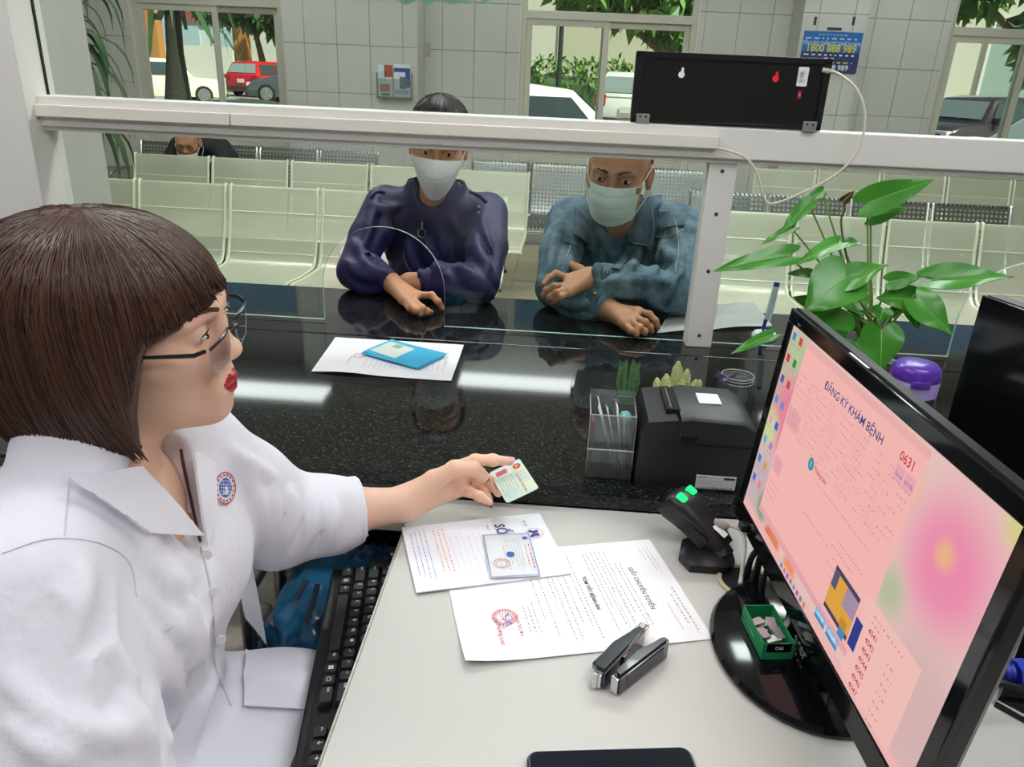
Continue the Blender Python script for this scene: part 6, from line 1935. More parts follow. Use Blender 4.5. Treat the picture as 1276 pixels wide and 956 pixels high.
def hit(bv, px, py, off=.003, fallback=None):
    d = Vector(tuple(ray(px, py)))
    loc, nr, _, dist = bv.ray_cast(CAM0, d)
    if loc is None:
        return np.array(fallback) if fallback is not None else None
    if nr.dot(d) > 0: nr = -nr
    return np.array(loc+nr*off-d*off*.3)
def patch(name, m, parent, bv, quadpx, off=.004, thick=.003, nu=8, nv=8, smooth=True):
    """a cloth piece lying on a surface: four corners given along the surface as seen, draped on it"""
    c = [np.array(q, float) for q in quadpx]
    P = np.zeros((nu, nv, 3)); last = None; miss = []
    for i in range(nu):
        for j in range(nv):
            u, v = i/(nu-1), j/(nv-1)
            p = (c[0]*(1-u)+c[1]*u)*(1-v)+(c[3]*(1-u)+c[2]*u)*v
            h = hit(bv, p[0], p[1], off)
            if h is None: miss.append((i, j)); h = last if last is not None else V3(0, 0, 0)
            P[i, j] = h; last = h
    for it in range(2):
        Q = P.copy(); Q[1:-1, 1:-1] = (P[:-2, 1:-1]+P[2:, 1:-1]+P[1:-1, :-2]+P[1:-1, 2:])/4*.6+P[1:-1, 1:-1]*.4; P = Q
    return MB().grid(P, thick).build(name, m, parent, angle=70)
def line_on(name, m, parent, bv, pxs, r=.0008, off=.002, n=24):
    pts = [hit(bv, p[0], p[1], off) for p in bez([(a, c, 0) for a, c in pxs], n)]
    pts = [p for p in pts if p is not None]
    if len(pts) < 2: return None
    return MB().tube(pts, r, 5).build(name, m, parent)

# ---------------------------------------------------------------- the clerk in the white coat
ck = thing('person', 'person in a white coat with bobbed brown hair and glasses, holding out a card', 'person', (-.42, .64, 0))
HO = V3(-.408, .670, 1.128); HF = hframe((math.cos(R(5)), math.sin(R(5)), -.02), R(7)); HS = .93
NB = V3(-.435, .642, .985)
# -- body (skin): head, neck, chest, arm and hand
sd = SDF((-.56, .53, .96), (-.265, .80, 1.28), .0021)
HL = head_sdf(sd, HO, HF, HS, ears=True, crown=.070)
sd.cap(HL(-.025, 0, -.05), NB+V3(.0, 0, -.02), .050*HS, .052, .03)
m_head = sd.mesh()
lipf = lip_index(HO, HF, HS)
sd = SDF((-.66, .34, .40), (-.02, .95, 1.03), .008)
def torso(sd, g, arms=True):
    sd.ell((-.48, .63, .53), (.125+g, .165+g, .11+g), k=.04).ell((-.470, .632, .68), (.094+g, .132+g, .14+g), k=.05)
    sd.ell((-.450, .638, .83), (.094+g, .142+g, .13+g), k=.05).ell((-.45, .642, .93), (.070+g, .148+g, .055+g), k=.05)
    sd.cap((-.44, .642, .95), NB+V3(0, 0, .015), .062+g, .055+g, .03)
    if arms:
        sd.chain([(-.43, .525, .945), (-.385, .470, .82), (-.345, .435, .70)], [.052+g, .044+g, .038+g], .03)
        sd.chain([(-.345, .435, .70), (-.20, .47, .69)], [.038+g, .030+g], .02)
        sd.chain([(-.415, .755, .945), (-.385, .820, .855), (-.348, .855, .798)], [.050+g, .042+g, .036+g], .03)
torso(sd, 0.)
EL = V3(-.348, .855, .798); WR = ony(503, 628, .935)
sd.chain([EL, EL*.5+WR*.5, WR], [.038, .033, .024], .02)
for yk, yh in ((.545, .56), (.75, .72)):
    sd.chain([(-.47, yh, .53), (-.28, (yh+yk)/2, .545), (-.07, yk, .55)], [.085, .075, .058], .04)
    sd.chain([(-.07, yk, .55), (-.05, yk, .42)], [.058, .05], .03)
m_tor = sd.mesh()
W_ = lambda px, py, Y: ony(px, py, Y)
fing = [[W_(566, 584, .975), W_(592, 574, .985), W_(614, 573.5, .99), W_(635, 575, .995)],
        [W_(572, 592, .985), W_(597, 590, 1.005), W_(611, 601, 1.0), W_(621, 614, .985)],
        [W_(571, 602, .985), W_(592, 602, 1.0), W_(603, 612, .995), W_(609, 622, .985)],
        [W_(566, 611, .975), W_(585, 613, .975), W_(598, 619, .970), W_(610, 626, .965)]]
thumb = [W_(540, 598, .945), W_(569, 584, .945), W_(590, 584, .953), W_(602, 595, .962)]
m_hand = hand_sdf(EL*.35+WR*.65, WR, W_(550, 606, .96), fing, thumb, rw=.0235)
nails = [(fing[0][3], .0085), (thumb[3], .0085), (fing[3][3], .007), (fing[2][3], .007)]
def ckmat(C):
    r = np.zeros(len(C), int); r[lipf(C)] = 1
    return r
body = sdf_obj('body', [m_head, m_tor, m_hand], [SKIN_W, M_lip], ck, ckmat)
def nail(parent, tip, prev, up, m, w=.0055, L=.009):
    d = unit(np.array(tip)-np.array(prev)); n = unit(np.array(up)-d*(np.array(up)@d)); s_ = np.cross(d, n)
    P = np.array([[np.array(tip)+d*(u*L-L*.3)+s_*v*w*(1-.25*u*u)+n*(.0068-.0025*v*v) for v in np.linspace(-1, 1, 5)] for u in np.linspace(0, 1, 5)])
    MB().grid(P, .0007).build('fingernail', m, parent)
camd_ = lambda p: unit(V3(0, 0, CAMZ)-np.array(p))
nail(ck, fing[0][3], fing[0][2], camd_(fing[0][3])+V3(0, 0, .9), mat('nail_clear', 'e0b0a8', .15))
nail(ck, thumb[3], thumb[2], camd_(thumb[3])+V3(.5, 0, 0), M_nail); nail(ck, fing[3][3], fing[3][2], V3(.3, -.2, -.6), mat('nail_red', 'b4462e', .15)); 
part('finger_ring', mat('gold', 'd8a53a', .2, metal=1.), ck, lambda b: b.tube([fing[2][0]*.45+fing[2][1]*.55+.0100*(unit(np.cross(fing[2][1]-fing[2][0], (0, 0, 1)))*math.cos(a)+unit(np.cross(np.cross(fing[2][1]-fing[2][0], (0, 0, 1)), fing[2][1]-fing[2][0]))*math.sin(a)) for a in np.linspace(0, 2*math.pi, 21)], .0011, 5))
eyes(ck, HO, HF, HS, squint=.42, ir=.55); brows(ck, HO, HF, HS, M_hair, .0028)
# shoes so the figure stands on the floor
for yk in (.545, .75):
    part('trouser_leg', mat('white_trouser', 'e6e4ee', .8, bump=(40, .5, .01)), ck, lambda b: b.tube([(-.06, yk, .50), (-.05, yk, .30), (-.06, yk, .09)], [.068, .066, .062], 16))
    part('shoe', M_black, ck, lambda b: b.tube([(-.12, yk, .045), (-.05, yk, .045), (.04, yk, .035), (.10, yk, .025)], [.042, .044, .036, .022], 12))
# -- white coat
M_coat = mat('white_coat_cloth', 'e6e5ee', .85, sheen=.15, bump=(60, .25, .006), detail=3.)
g = .020
sd = SDF((-.68, .33, .42), (-.10, .97, 1.075), .0065)
torso(sd, g, False)
sd.chain([(-.435, .525, .938), (-.39, .468, .82), (-.345, .43, .70)], [.070, .073, .066], .010)
sd.chain([(-.345, .43, .70), (-.27, .445, .675), (-.19, .47, .685)], [.066, .056, .048], .02)
CF = EL*.44+WR*.56
sd.chain([(-.415, .765, .938), (-.385, .825, .850), EL+V3(0, 0, -.004)], [.068, .066, .058], .035)
sd.chain([EL+V3(0, 0, .004), EL*.6+WR*.4+V3(0, 0, -.002), CF], [.060, .050, .043], .025)
# bust and skirt of the coat spread over the lap
sd.ell((-.385, .590, .845), (.055, .055, .06), k=.04).ell((-.378, .70, .845), (.055, .06, .06), k=.04)
for yk, yh in ((.545, .56), (.745, .72)):
    sd.chain([(-.47, yh, .53), (-.33, (yh+yk)/2, .550), (-.215, (yh+yk)/2+.01, .555)], [.112, .100, .092], .04)
sd.ell((-.30, .64, .575), (.095, .12, .055), k=.05)
# folds: a first pass finds the cloth surface, ridges and grooves are then laid on it
sd.disp(lambda x, y, z: -.0014*np.sin(33*x+21*y)*np.sin(27*z+9*x))
_v, _f = sd.mesh()
_bv = BVHTree.FromPolygons([Vector(c) for c in _v], [tuple(q) for q in _f.tolist()])
def crease(sd, bv, pxs, r=.007, gap=9, n=10, k=.010, depth=.35):
    P_ = bez([(a, c, 0) for a, c in pxs], n)
    top = [hit(bv, p[0], p[1], -r*depth) for p in P_]
    side = [hit(bv, p[0]+gap, p[1]+gap*.3, .004) for p in P_]
    m = len(P_)
    for i in range(m-1):
        w = lambda t: r*(.35+.65*math.sin(math.pi*min(1, max(0, (t+.5)/m))))
        if top[i] is not None and top[i+1] is not None and np.linalg.norm(top[i]-top[i+1]) < .06: sd.cap(top[i], top[i+1], w(i), w(i+1), k)
        if side[i] is not None and side[i+1] is not None and np.linalg.norm(side[i]-side[i+1]) < .06: sd.cap(side[i], side[i+1], w(i)*.62, w(i+1)*.62, k*1.6, '-')
for pxs in ([(300, 585), (322, 625), (330, 662)], [(335, 600), (342, 640), (330, 680)], [(362, 606), (366, 645), (352, 682)], [(392, 612), (392, 650), (378, 684)], [(415, 614), (418, 646), (410, 680)],
            [(285, 560), (312, 580), (352, 600)], [(150, 600), (185, 660), (205, 715), (212, 760)], [(172, 728), (200, 770), (235, 790), (262, 800)], [(165, 750), (200, 830), (232, 880)],
            [(222, 700), (236, 750), (246, 800), (255, 830)], [(262, 770), (235, 830), (212, 900), (205, 950)], [(275, 830), (250, 880), (235, 950)],
            [(60, 715), (105, 770), (120, 850), (118, 900)], [(5, 830), (60, 890), (120, 945)], [(140, 740), (140, 800), (165, 850), (172, 900)], [(90, 890), (140, 915), (190, 920)], [(100, 700), (112, 740), (100, 800)], [(10, 900), (60, 930), (100, 955)], [(185, 690), (215, 720), (240, 730)], [(190, 790), (215, 840), (222, 900)], [(300, 840), (340, 850), (380, 860)], [(150, 860), (178, 900), (195, 950)]):
    crease(sd, _bv, pxs, r=.0115, gap=14, k=.006, depth=.18)
# open V at the neck
sd.cap((-.405, .655, 1.02), (-.385, .652, .985), .050, .046, .006, '-'); sd.cap((-.385, .648, .985), (-.322, .645, .890), .054, .016, .006, '-'); sd.cap((-.318, .650, .895), (-.28, .650, .88), .020, .010, .004, '-')
# collar stand round the back and sides of the neck
for a in np.linspace(R(65), R(300), 24):
    c = V3(NB[0]+.004+.070*math.cos(a), NB[1]+.072*math.sin(a), NB[2]); sd.cap(c+V3(0, 0, -.035), c+V3(-.004*math.cos(a), -.004*math.sin(a), .036), .011, .007, .008)
# hollow sleeve end
sd.cap(CF, CF+(WR-CF)*.8, .036, .05, .002, '-'); sd.cap(CF+(WR-CF)*.85, CF+(WR-CF)*1.0, .060, .060, .002, '-')
# flat hem over the thighs
sd.plane((-.195, .6, .5), (1, .10, 0))
m_coat = sd.mesh()
coat = sdf_obj('white_coat', [m_coat], M_coat, ck, smooth_iters=1)
bvc = bvh_of(coat)
M_coat2 = mat('white_coat_collar', 'e8e7f0', .8, sheen=.15, bump=(60, .2, .004))
# collar and lapels
patch('lapel', M_coat2, ck, _bv, [(108, 590), (172, 580), (244, 668), (174, 665)], .008, .003, 12, 12)
patch('collar', M_coat2, ck, _bv, [(90, 590), (124, 586), (178, 668), (136, 636)], .013, .003, 10, 10)
patch('lapel', M_coat2, ck, _bv, [(232, 566), (260, 578), (262, 640), (250, 682)], .007, .003, 8, 8)
line_on('placket_edge', mat('coat_seam', 'd9d8e2', .9), ck, bvc, [(250, 682), (262, 735), (266, 790), (268, 830), (288, 880)], .0012, .0012, 30)
patch('coat_front_flap', M_coat2, ck, bvc, [(306, 815), (396, 848), (402, 888), (304, 882)], .005, .003, 12, 8)
line_on('shoulder_seam', mat('coat_seam', 'd9d8e2'), ck, bvc, [(88, 590), (82, 640), (80, 668)], .0006, .0004)
line_on('sleeve_seam', mat('coat_seam', 'd9d8e2'), ck, bvc, [(2, 690), (60, 672), (120, 676), (160, 700), (170, 745)], .0007, .0004)
dc_ = unit(WR-CF)
part('cuff', M_coat2, ck, lambda b: b.tube([CF-dc_*.036, CF-dc_*.032, CF+dc_*.010, CF+dc_*.013], [.0445, .0485, .0472, .0445], 28, cap=False))
for p in ((255, 694), (262, 738), (272, 796)):
    h = hit(bvc, *p, .003)
    if h is not None: part('button', mat('pearl_button', 'e6e4e0', .2), ck, lambda b: b.lathe([(.0055, -.001), (.0055, .001), (.003, .0018), (0, .0012)], n=16, M=frameM(h, unit(np.cross(camd_(h), (0, 0, 1))), (0, 0, 1))))
# crest patch on the chest
def crest():
    cx, cy = 275, 609
    c = hit(bvc, cx, cy, .004)
    a_ = hit(bvc, cx+10, cy, .004)-c; b_ = hit(bvc, cx, cy-16, .004)-c
    M = frameM(c, a_, b_)
    ra = np.linalg.norm(a_)*1.35; rb = np.linalg.norm(b_)*1.35
    S = M @ Matrix.Diagonal((ra, rb, ra, 1))
    cr = part('crest_patch', mat('crest_white', 'eeeef2', .6), ck, lambda b: b.lathe([(1, -.05), (1, .06), (0, .07)], n=32, M=S))
    b = MB(); disc(b, S, 0, 0, .98, 40, .90, .09); 
    for k in range(16):
        a = k*2*math.pi/16+.2; quad(b, S @ Matrix.Translation((.78*math.cos(a), .78*math.sin(a), .09)) @ Matrix.Rotation(a+1.57, 4, 'Z'), -.09, -.06, .09, .06)
    b.build('crest_lettering', mat('crest_red', 'c8545c', .6), cr, smooth=False)
    b = MB(); disc(b, S, 0, .02, .58, 32, 0, .09); b.build('crest_globe', mat('crest_blue', '2f62b8', .5), cr, smooth=False)
    b = MB()
    for k in range(-2, 3): quad(b, S, -.5, .02+k*.2-.015, .5, .02+k*.2+.015, .10); quad(b, S, k*.2-.015, -.45, k*.2+.015, .5, .10)
    quad(b, S @ Matrix.Rotation(.5, 4, 'Z'), -.12, -.35, .14, .1, .11); quad(b, S, -.25, -.35, .2, -.22, .11)
    b.build('crest_figure', mat('crest_white2', 'e8ecf4', .6), cr, smooth=False)
crest()
# clear badge sleeve clipped to the pocket
bh = [hit(bvc, x, y, .012) for x, y in ((288, 640), (304, 640))]
b0 = ony(290, 668, .735); b1 = ony(308, 664, .740); b2 = ony(330, 806, .700); b3 = ony(306, 770, .690)
part('badge_sleeve', mat('clear_vinyl', 'c9ccd6', .15, alpha=.55, coat=.5), ck, lambda b: b.grid(np.array([[(b0*(1-u)+b1*u)*(1-v)+(b3*(1-u)+b2*u)*v+V3(0, -.004*math.sin(3*v+2*u), .0) for v in np.linspace(0, 1, 10)] for u in np.linspace(0, 1, 5)]), .0015))
part('badge_strap', mat('clear_vinyl_strap', 'b4b6c4', .2, alpha=.8), ck, lambda b: b.tube([ony(296, 640, .742), ony(298, 652, .738), ony(298, 668, .736)], [.006, .007, .005], 8))
part('badge_clip', M_chrome, ck, lambda b: b.cbox(ony(292, 645, .738), (.008, .008, .014), .002))
# necklace
nk = [HL(.01, .050, -.115), HL(.03, .040, -.135), HL(.055, .022, -.16), HL(.064, .006, -.172), HL(.052, -.012, -.16), HL(.03, -.035, -.13)]
bvb = bvh_of(body)
line_on('necklace', mat('gold', 'd8a53a'), ck, bvb, [(214, 622), (224, 634), (232, 641), (236, 636), (240, 622)], .0007, .001)
h = hit(bvb, 231, 641, .003)
if h is not None: part('pendant', mat('gold', 'd8a53a'), ck, lambda b: b.tube([h, h+V3(.001, 0, -.007)], [.0022, .0028], 8))
line_on('inner_collar_trim', mat('trim_maroon', '5a3038', .7), ck, bvc, [(226, 560), (234, 600), (243, 645), (249, 676)], .0016, .002)
# -- bobbed hair
def bob(phi, t, lift=0., part_=0.):
    """surface of the bob in head coordinates; phi azimuth (0 = face), t from crown to tip"""
    af = .119 if math.cos(phi) > 0 else .134
    al = .105; au = .084
    c = V3(-.018, 0, .032)
    ap = abs((phi+math.pi) % (2*math.pi)-math.pi)
    d_ = math.degrees(ap)
    if d_ < 52: end = .036-.028*(d_/52)
    elif d_ < 64: end = .008-.100*((d_-52)/12)
    else: end = -.092-.013*math.sin(R(min(90, (d_-64)*.9)))+.0*max(0, (d_-120)/60)
    arc = 1.45; drop = max(0., c[2]+au*math.cos(1.45)-end)
    tot = arc*.10+drop
    x = t*tot
    if end > c[2]+au*math.cos(1.45):
        th = t*math.acos(max(-1, min(1, (end-c[2])/au)))
        fl = 0.
    elif x < arc*.10:
        th = x/.10; fl = 0
    else:
        th = 1.45; fl = (x-arc*.10)
    r_ = math.sin(th)
    z = c[2]+au*math.cos(th)-fl
    fr = fl/max(drop, 1e-6) if fl > 0 else 0
    side = 1+.06*math.sin(fr*2.4)-.13*fr**3
    # narrow below the jaw a little, hug the neck at the nape
    p = V3(c[0]+af*r_*math.cos(phi)*side, al*r_*math.sin(phi)*side, z)
    p[0] += .034*fr**1.6*max(0., min(1., (140-d_)/70.))*max(0., min(1., (d_-62)/14))*(1 if math.sin(phi) < 0 else .3)
    p[:2] *= 1+lift
    p[2] += lift*.08*math.cos(th)
    return p
hb = MB()
PH = np.linspace(-math.pi, math.pi, 73); TT = np.linspace(0, 1, 25)
P = np.array([[HO+HS*(HF @ bob(p, max(.003, t), -.035)) for t in TT] for p in PH])
hb.grid(P, .006)
rn = np.random.default_rng(5)
for i in range(6500):
    ph = rn.uniform(-math.pi, math.pi)
    t0 = rn.uniform(0, .45)**1.0 if rn.random() < .8 else rn.uniform(.3, .6)
    t1 = rn.uniform(.86, 1.05)
    lf = rn.uniform(-.035, .012)
    dr = rn.normal(0, .09); wv = rn.uniform(0, .035); w0 = rn.uniform(0, 6.28)
    ts = np.linspace(t0, t1, 9)
    pts = []
    for t in ts:
        q = bob(ph+dr*(t-t0)+wv*math.sin(5*t+w0), t, lf+.015*(t > .97)*rn.normal())
        pts.append(HO+HS*(HF @ q))
    hb.tube(pts, [.0002+.0008*math.sin(math.pi*min(1, (k+.8)/9.3)) for k in range(9)], 3, cap=False)
for i in range(1300):    # layered front locks on the side towards the desk
    ph = -R(rn.uniform(46, 84)) if rn.random() < .75 else R(rn.uniform(50, 84))
    t0 = rn.uniform(.1, .6); t1 = rn.uniform(.80, 1.06); lf = rn.uniform(-.02, .022); w0 = rn.uniform(0, 6.28); dr = rn.normal(0, .06)
    pts = [HO+HS*(HF @ bob(ph+dr*(t-t0)+.012*math.sin(6*t+w0), t, lf)) for t in np.linspace(t0, t1, 9)]
    hb.tube(pts, [.0002+.0007*math.sin(math.pi*min(1, (k+.8)/9.3)) for k in range(9)], 3, cap=False)
for i in range(90):      # loose flyaway hairs
    ph = rn.uniform(-math.pi, math.pi); t0 = rn.uniform(.02, .5); L_ = rn.uniform(.1, .35)
    pts = [HO+HS*(HF @ bob(ph+.2*u*rn.normal(), min(1, t0+L_*u), .002+.015*u*rn.random()+.008*u)) for u in np.linspace(0, 1, 6)]
    hb.tube(pts, .00028, 3, cap=False)
ho = hb.build('hair', M_hair, ck, angle=180); ho['kind'] = 'stuff'
# -- glasses: half rim
gl = bpy.data.objects.new('glasses', None); COL.objects.link(gl); gl.parent = ck
gl.matrix_basis = wm(ck).inverted() @ Matrix.Translation(HO)
M_gf = mat('glasses_black', '15161a', .25)
for q in (-1, 1):
    fr = [HL(.113-.010*abs(x/.03)**1.5*.5, q*(.032+x), .006-.10*(x/.03)**2*.02) for x in np.linspace(-.022, .026, 9)]
    MB().tube(fr, .0016, 6).build('brow_bar', M_gf, gl)
    lens = [HL(.1135-.006*(abs(a-.0)), q*(.0335+.0235*x), z) for x, z, a in ((-1, .005, .6), (1, .003, 1.), (.98, -.017, 1.), (.6, -.028, .8), (-.6, -.028, .3), (-.95, -.015, .3))]
    MB().add(lens, [tuple(range(6))]).build('lens', glassmat('lens_glass', 'eef0f4', 1.6, density=.05), gl, smooth=False)
    MB().tube(lens+[lens[0]], .0004, 5).build('lens_rim', mat('lens_edge', 'b9bcc8', .1, alpha=.7), gl)
    MB().tube([HL(.105, q*.061, .004), HL(.098, q*.071, .004), HL(.06, q*.079, .004), HL(.0, q*.083, .004)], [.002, .0022, .0016, .0016], 6).build('temple_arm', M_gf, gl)
MB().tube([HL(.1145, -.011, .001), HL(.116, 0, .004), HL(.1145, .011, .001)], .0013, 6).build('bridge', M_gf, gl)

# ---------------------------------------------------------------- identity card in her hand
Zc = V3(0, 0, CAMZ)
cA, cB, cC, cD = [Zc+.94*(V3(*p)-Zc) for p in ((-.0868, 1.0786, .7678), (-.0401, 1.0975, .7873), (-.0057, 1.0194, .7805), (-.0524, 1.0005, .7610))]
cc_ = (cA+cB+cC+cD)/4
ic = thing('identity_card', 'pale teal identity card with a red emblem held out over the counter edge', 'card', cc_)
# card read along A->D (long side), its top edge is B->C
cx_ = unit(cD-cA); cy_ = unit(cB-cA); cl, cw = np.linalg.norm(cD-cA), np.linalg.norm(cB-cA)
CM = frameM(cc_, cx_, cy_)
part('card_body', mat('card_teal', 'b9dce0', .3, vary=(60, .8), col2='e0e0b4'), ic, lambda b: b.prism(rrect(cl, cw, .004, 4), -.0004, .0004, 'z', M=CM))
def cq(nm, col, r, z=.0006):
    b = MB(); quad(b, CM, *r, z); return b.build(nm, mat('card_'+col, col, .4), ic, smooth=False)
b = MB(); disc(b, CM, -cl*.33, cw*.30, .0062, 24, 0, .0006); b.build('emblem', mat('emblem_red', 'c8392c', .4), ic, smooth=False)
b = MB(); disc(b, CM, -cl*.33, cw*.30, .0032, 5, 0, .0008); b.build('emblem_star', mat('emblem_gold', 'e0b040', .4), ic, smooth=False)
cq('portrait', 'e8e0dc', (-cl*.46, -cw*.42, -cl*.22, cw*.10)); cq('portrait_coat', 'c05a6a', (-cl*.40, -cw*.36, -cl*.27, -cw*.02), .0008)
b = MB(); addtext(b, 'CĂN CƯỚC CÔNG DÂN', .0045, CM @ Matrix.Translation((-cl*.12, cw*.16, .0006)), 'LEFT', bold=.00006, sx=.9); b.build('title', mat('card_ink_red', 'cf4a3c', .5), ic, smooth=False)
rr = random.Random(6); b = MB()
for k in range(4): scribble(b, CM @ Matrix.Translation((-cl*.16, cw*(.40-.07*k), .0006)), cl*.34, .0011, rr)
for k in range(6): scribble(b, CM @ Matrix.Translation((-cl*.18, cw*(.02-.085*k), .0006)), cl*rr.uniform(.35, .6), .0013, rr)
b.build('small_print', mat('card_ink', '6a7468', .6), ic, smooth=False)
# ================================================================ the two visitors at the glass, and one in the seats
def mask_mesh(parent, L, style, m):
    b = MB()
    nu, nv = 13, 11
    P = np.zeros((nu, nv, 3))
    for i in range(nu):
        u = -1+2*i/(nu-1)
        for j in range(nv):
            v = j/(nv-1)
            au = abs(u)
            if style == 'duck':       # tall folded respirator: wide at the cheekbones, rounded chin
                top = .004-.020*au**2; bot = -.126+.080*au**2.2
                uu = top+(bot-top)*v
                f_ = .128+.024*math.sin(math.pi*min(1, .15+v*.85))*(1-au**2)-.062*au**2-.018*v*v
                l_ = u*(.071-.004*v)
            else:                     # flat pleated mask
                top = -.002-.004*au; bot = -.108+.010*au**2
                uu = top+(bot-top)*v
                f_ = .122+.016*math.sin(math.pi*v)*(1-au**2)-.050*au**2.2+.0022*math.sin(v*math.pi*7)*(1-au**4)-.012*v
                l_ = u*(.066-.010*v*v)
            P[i, j] = L(f_, l_, uu)
    b.grid(P, .0016)
    o = b.build('face_mask', m, parent, angle=60)
    for q in (-1, 1):
        i = 0 if q < 0 else nu-1
        MB().tube(bez([P[i, 1], L(.02, q*.082, .022), L(-.012, q*.086, .018), L(-.022, q*.084, -.02), L(.02, q*.080, -.05), P[i, nv-2]], 20), .0011, 5).build('ear_loop', m, o)
    for v in ((2, 5, 8) if style != 'duck' else (4,)):
        MB().tube([P[i, v]+.0012*unit(P[i, v]-np.array(L(0, 0, -.05))) for i in range(nu)], .0007, 4).build('pleat', mat('mask_fold', 'bcc6c2', .7), o)
    return o
def lower_body(parent, hip, knee_y, m, shoe):
    """seated legs below the counter: thighs towards the counter, shins down to the floor"""
    for q in (-1, 1):
        x = hip[0]+q*.09
        part('trouser_leg', m, parent, lambda b: b.tube(bez([(x, hip[1], hip[2]), (x+q*.03, (hip[1]+knee_y)/2, hip[2]+.01), (x+q*.03, knee_y, hip[2]-.01), (x+q*.03, knee_y+.01, hip[2]-.10), (x+q*.03, knee_y+.05, .09)], 20), [.095]*8+[.075]*7+[.06]*6, 14))
        part('shoe', shoe, parent, lambda b: b.tube([(x+q*.03, knee_y+.09, .045), (x+q*.03, knee_y+.03, .045), (x+q*.03, knee_y-.06, .035), (x+q*.03, knee_y-.12, .026)], [.04, .042, .036, .022], 10))

# ---------------------------------------------------------------- visitor in the navy jacket
wv = thing('person', 'person in a navy zip jacket and white mask leaning on the counter', 'person', (-.36, 2.32, 0))
WO = V3(-.352, 2.235, 1.160); WF = hframe((.10, -.95, -.22), R(-4)); WS = .96
WN = V3(-.365, 2.275, 1.035)
sd = SDF(WO-.16, WO+.16, .0030)
WL = head_sdf(sd, WO, WF, WS)
sd.cap(WL(-.02, 0, -.05), WN+V3(0, -.005, -.06), .050, .055, .03)
mh_ = sd.mesh()
shL, shR = V3(-.520, 2.285, .975), V3(-.215, 2.285, .970)          # picture-left, picture-right shoulder
eL, eR = V3(-.565, 2.085, .822), V3(-.205, 2.040, .822)
wL = onz(487, 352, .805); wR = V3(-.40, 2.03, .815)
sd = SDF((-.72, 1.86, .38), (-.02, 2.52, 1.06), .010)
def wtorso(sd, g):
    sd.ell((-.365, 2.36, .52), (.17+g, .13+g, .12+g), k=.05).ell((-.365, 2.34, .70), (.145+g, .105+g, .16+g), k=.05)
    sd.ell((-.365, 2.32, .87), (.148+g, .095+g, .13+g), k=.05); sd.cap(shL+V3(.03, 0, -.012), WN+V3(0, .01, -.05), .046+g, .05+g, .04); sd.cap(shR+V3(-.03, 0, -.012), WN+V3(0, .01, -.05), .046+g, .05+g, .04)
    sd.cap(WN+V3(0, .01, -.05), WN, .06+g, .05+g, .03)
wtorso(sd, 0); sd.chain([shL, eL, wL], [.044, .033, .028], .03); sd.chain([shR, eR, wR], [.044, .033, .028], .03)
mt = sd.mesh()
Hw = lambda px, py, z: onz(px, py, z)
fw_ = [[Hw(520, 372, .805), Hw(534, 381, .800), Hw(540, 385, .790), Hw(546, 385, .781)], [Hw(514, 374, .806), Hw(526, 384, .800), Hw(532, 388, .790), Hw(537, 389, .780)],
       [Hw(507, 375, .805), Hw(518, 386, .798), Hw(524, 390, .788), Hw(528, 391, .780)], [Hw(502, 374, .802), Hw(510, 384, .795), Hw(516, 388, .787), Hw(521, 390, .780)]]
fw_[0] = [Hw(521, 368, .806), Hw(538, 368, .812), Hw(546, 376, .800), Hw(551, 384, .782)]
th_ = [Hw(498, 366, .800), Hw(503, 374, .792), Hw(508, 380, .784)]
mhd = hand_sdf(eL*.3+wL*.7, wL, Hw(508, 366, .808), fw_, th_, res=.0024, rw=.026)
sdf_obj('body', [mh_, mt, mhd], SKIN_T, wv)
eyes(wv, WO, WF, WS, squint=.42); brows(wv, WO, WF, WS, M_hairk, .0022)
mask_mesh(wv, WL, 'duck', mat('mask_white', 'f6f6f4', .75, bump=(300, .2, .001)))
# black hair tied back
hb = MB()
def capsurf(phi, th, s_=1.): return V3(-.022+.112*math.sin(th)*math.cos(phi)*s_, .090*math.sin(th)*math.sin(phi)*s_, .040+.098*math.cos(th)*s_)
PH = np.linspace(-math.pi, math.pi, 49)
P = np.array([[WO+WS*(WF @ capsurf(p, t*(1.05 if abs(p) < .9 else (1.05+.75*min(1, (abs(p)-.9)/.7))), .985)) for t in np.linspace(.01, 1, 14)] for p in PH])
hb.grid(P, .005)
rn = np.random.default_rng(3)
for i in range(700):
    ph = rn.uniform(-math.pi, math.pi); mx = 1.0 if abs(ph) < .9 else 1.0+.75*min(1, (abs(ph)-.9)/.7)
    t0 = rn.uniform(0, .5)*mx
    pts = [WO+WS*(WF @ capsurf(ph+rn.normal(0, .02), t0+(mx-t0)*u, 1+rn.uniform(-.01, .02))) for u in np.linspace(0, 1, 6)]
    hb.tube(pts, .0009, 3, cap=False)
h_ = hb.build('hair', M_hairk, wv, angle=180); h_['kind'] = 'stuff'
M_navy2 = mat('navy_nylon', '1e1d50', .5, sheen=.05, bump=(14, .35, .010), vary=(3, .3), col2='15163c', detail=3.)
g = .020
sd = SDF((-.74, 1.88, .42), (.0, 2.54, 1.06), .0075)
wtorso(sd, g)
cfL = eL*.16+wL*.84; cfR = eR*.3+wR*.7
sd.chain([shL, (shL+eL)/2+V3(-.006, 0, 0), eL], [.062, .056, .050], .012); sd.chain([eL, eL*.5+wL*.5+V3(0, 0, .005), cfL], [.050, .047, .039], .012)
sd.chain([shR, (shR+eR)/2+V3(.010, 0, 0), eR], [.062, .058, .052], .012); sd.chain([eR, eR*.5+wR*.5+V3(0, 0, .004), cfR], [.052, .047, .039], .012)
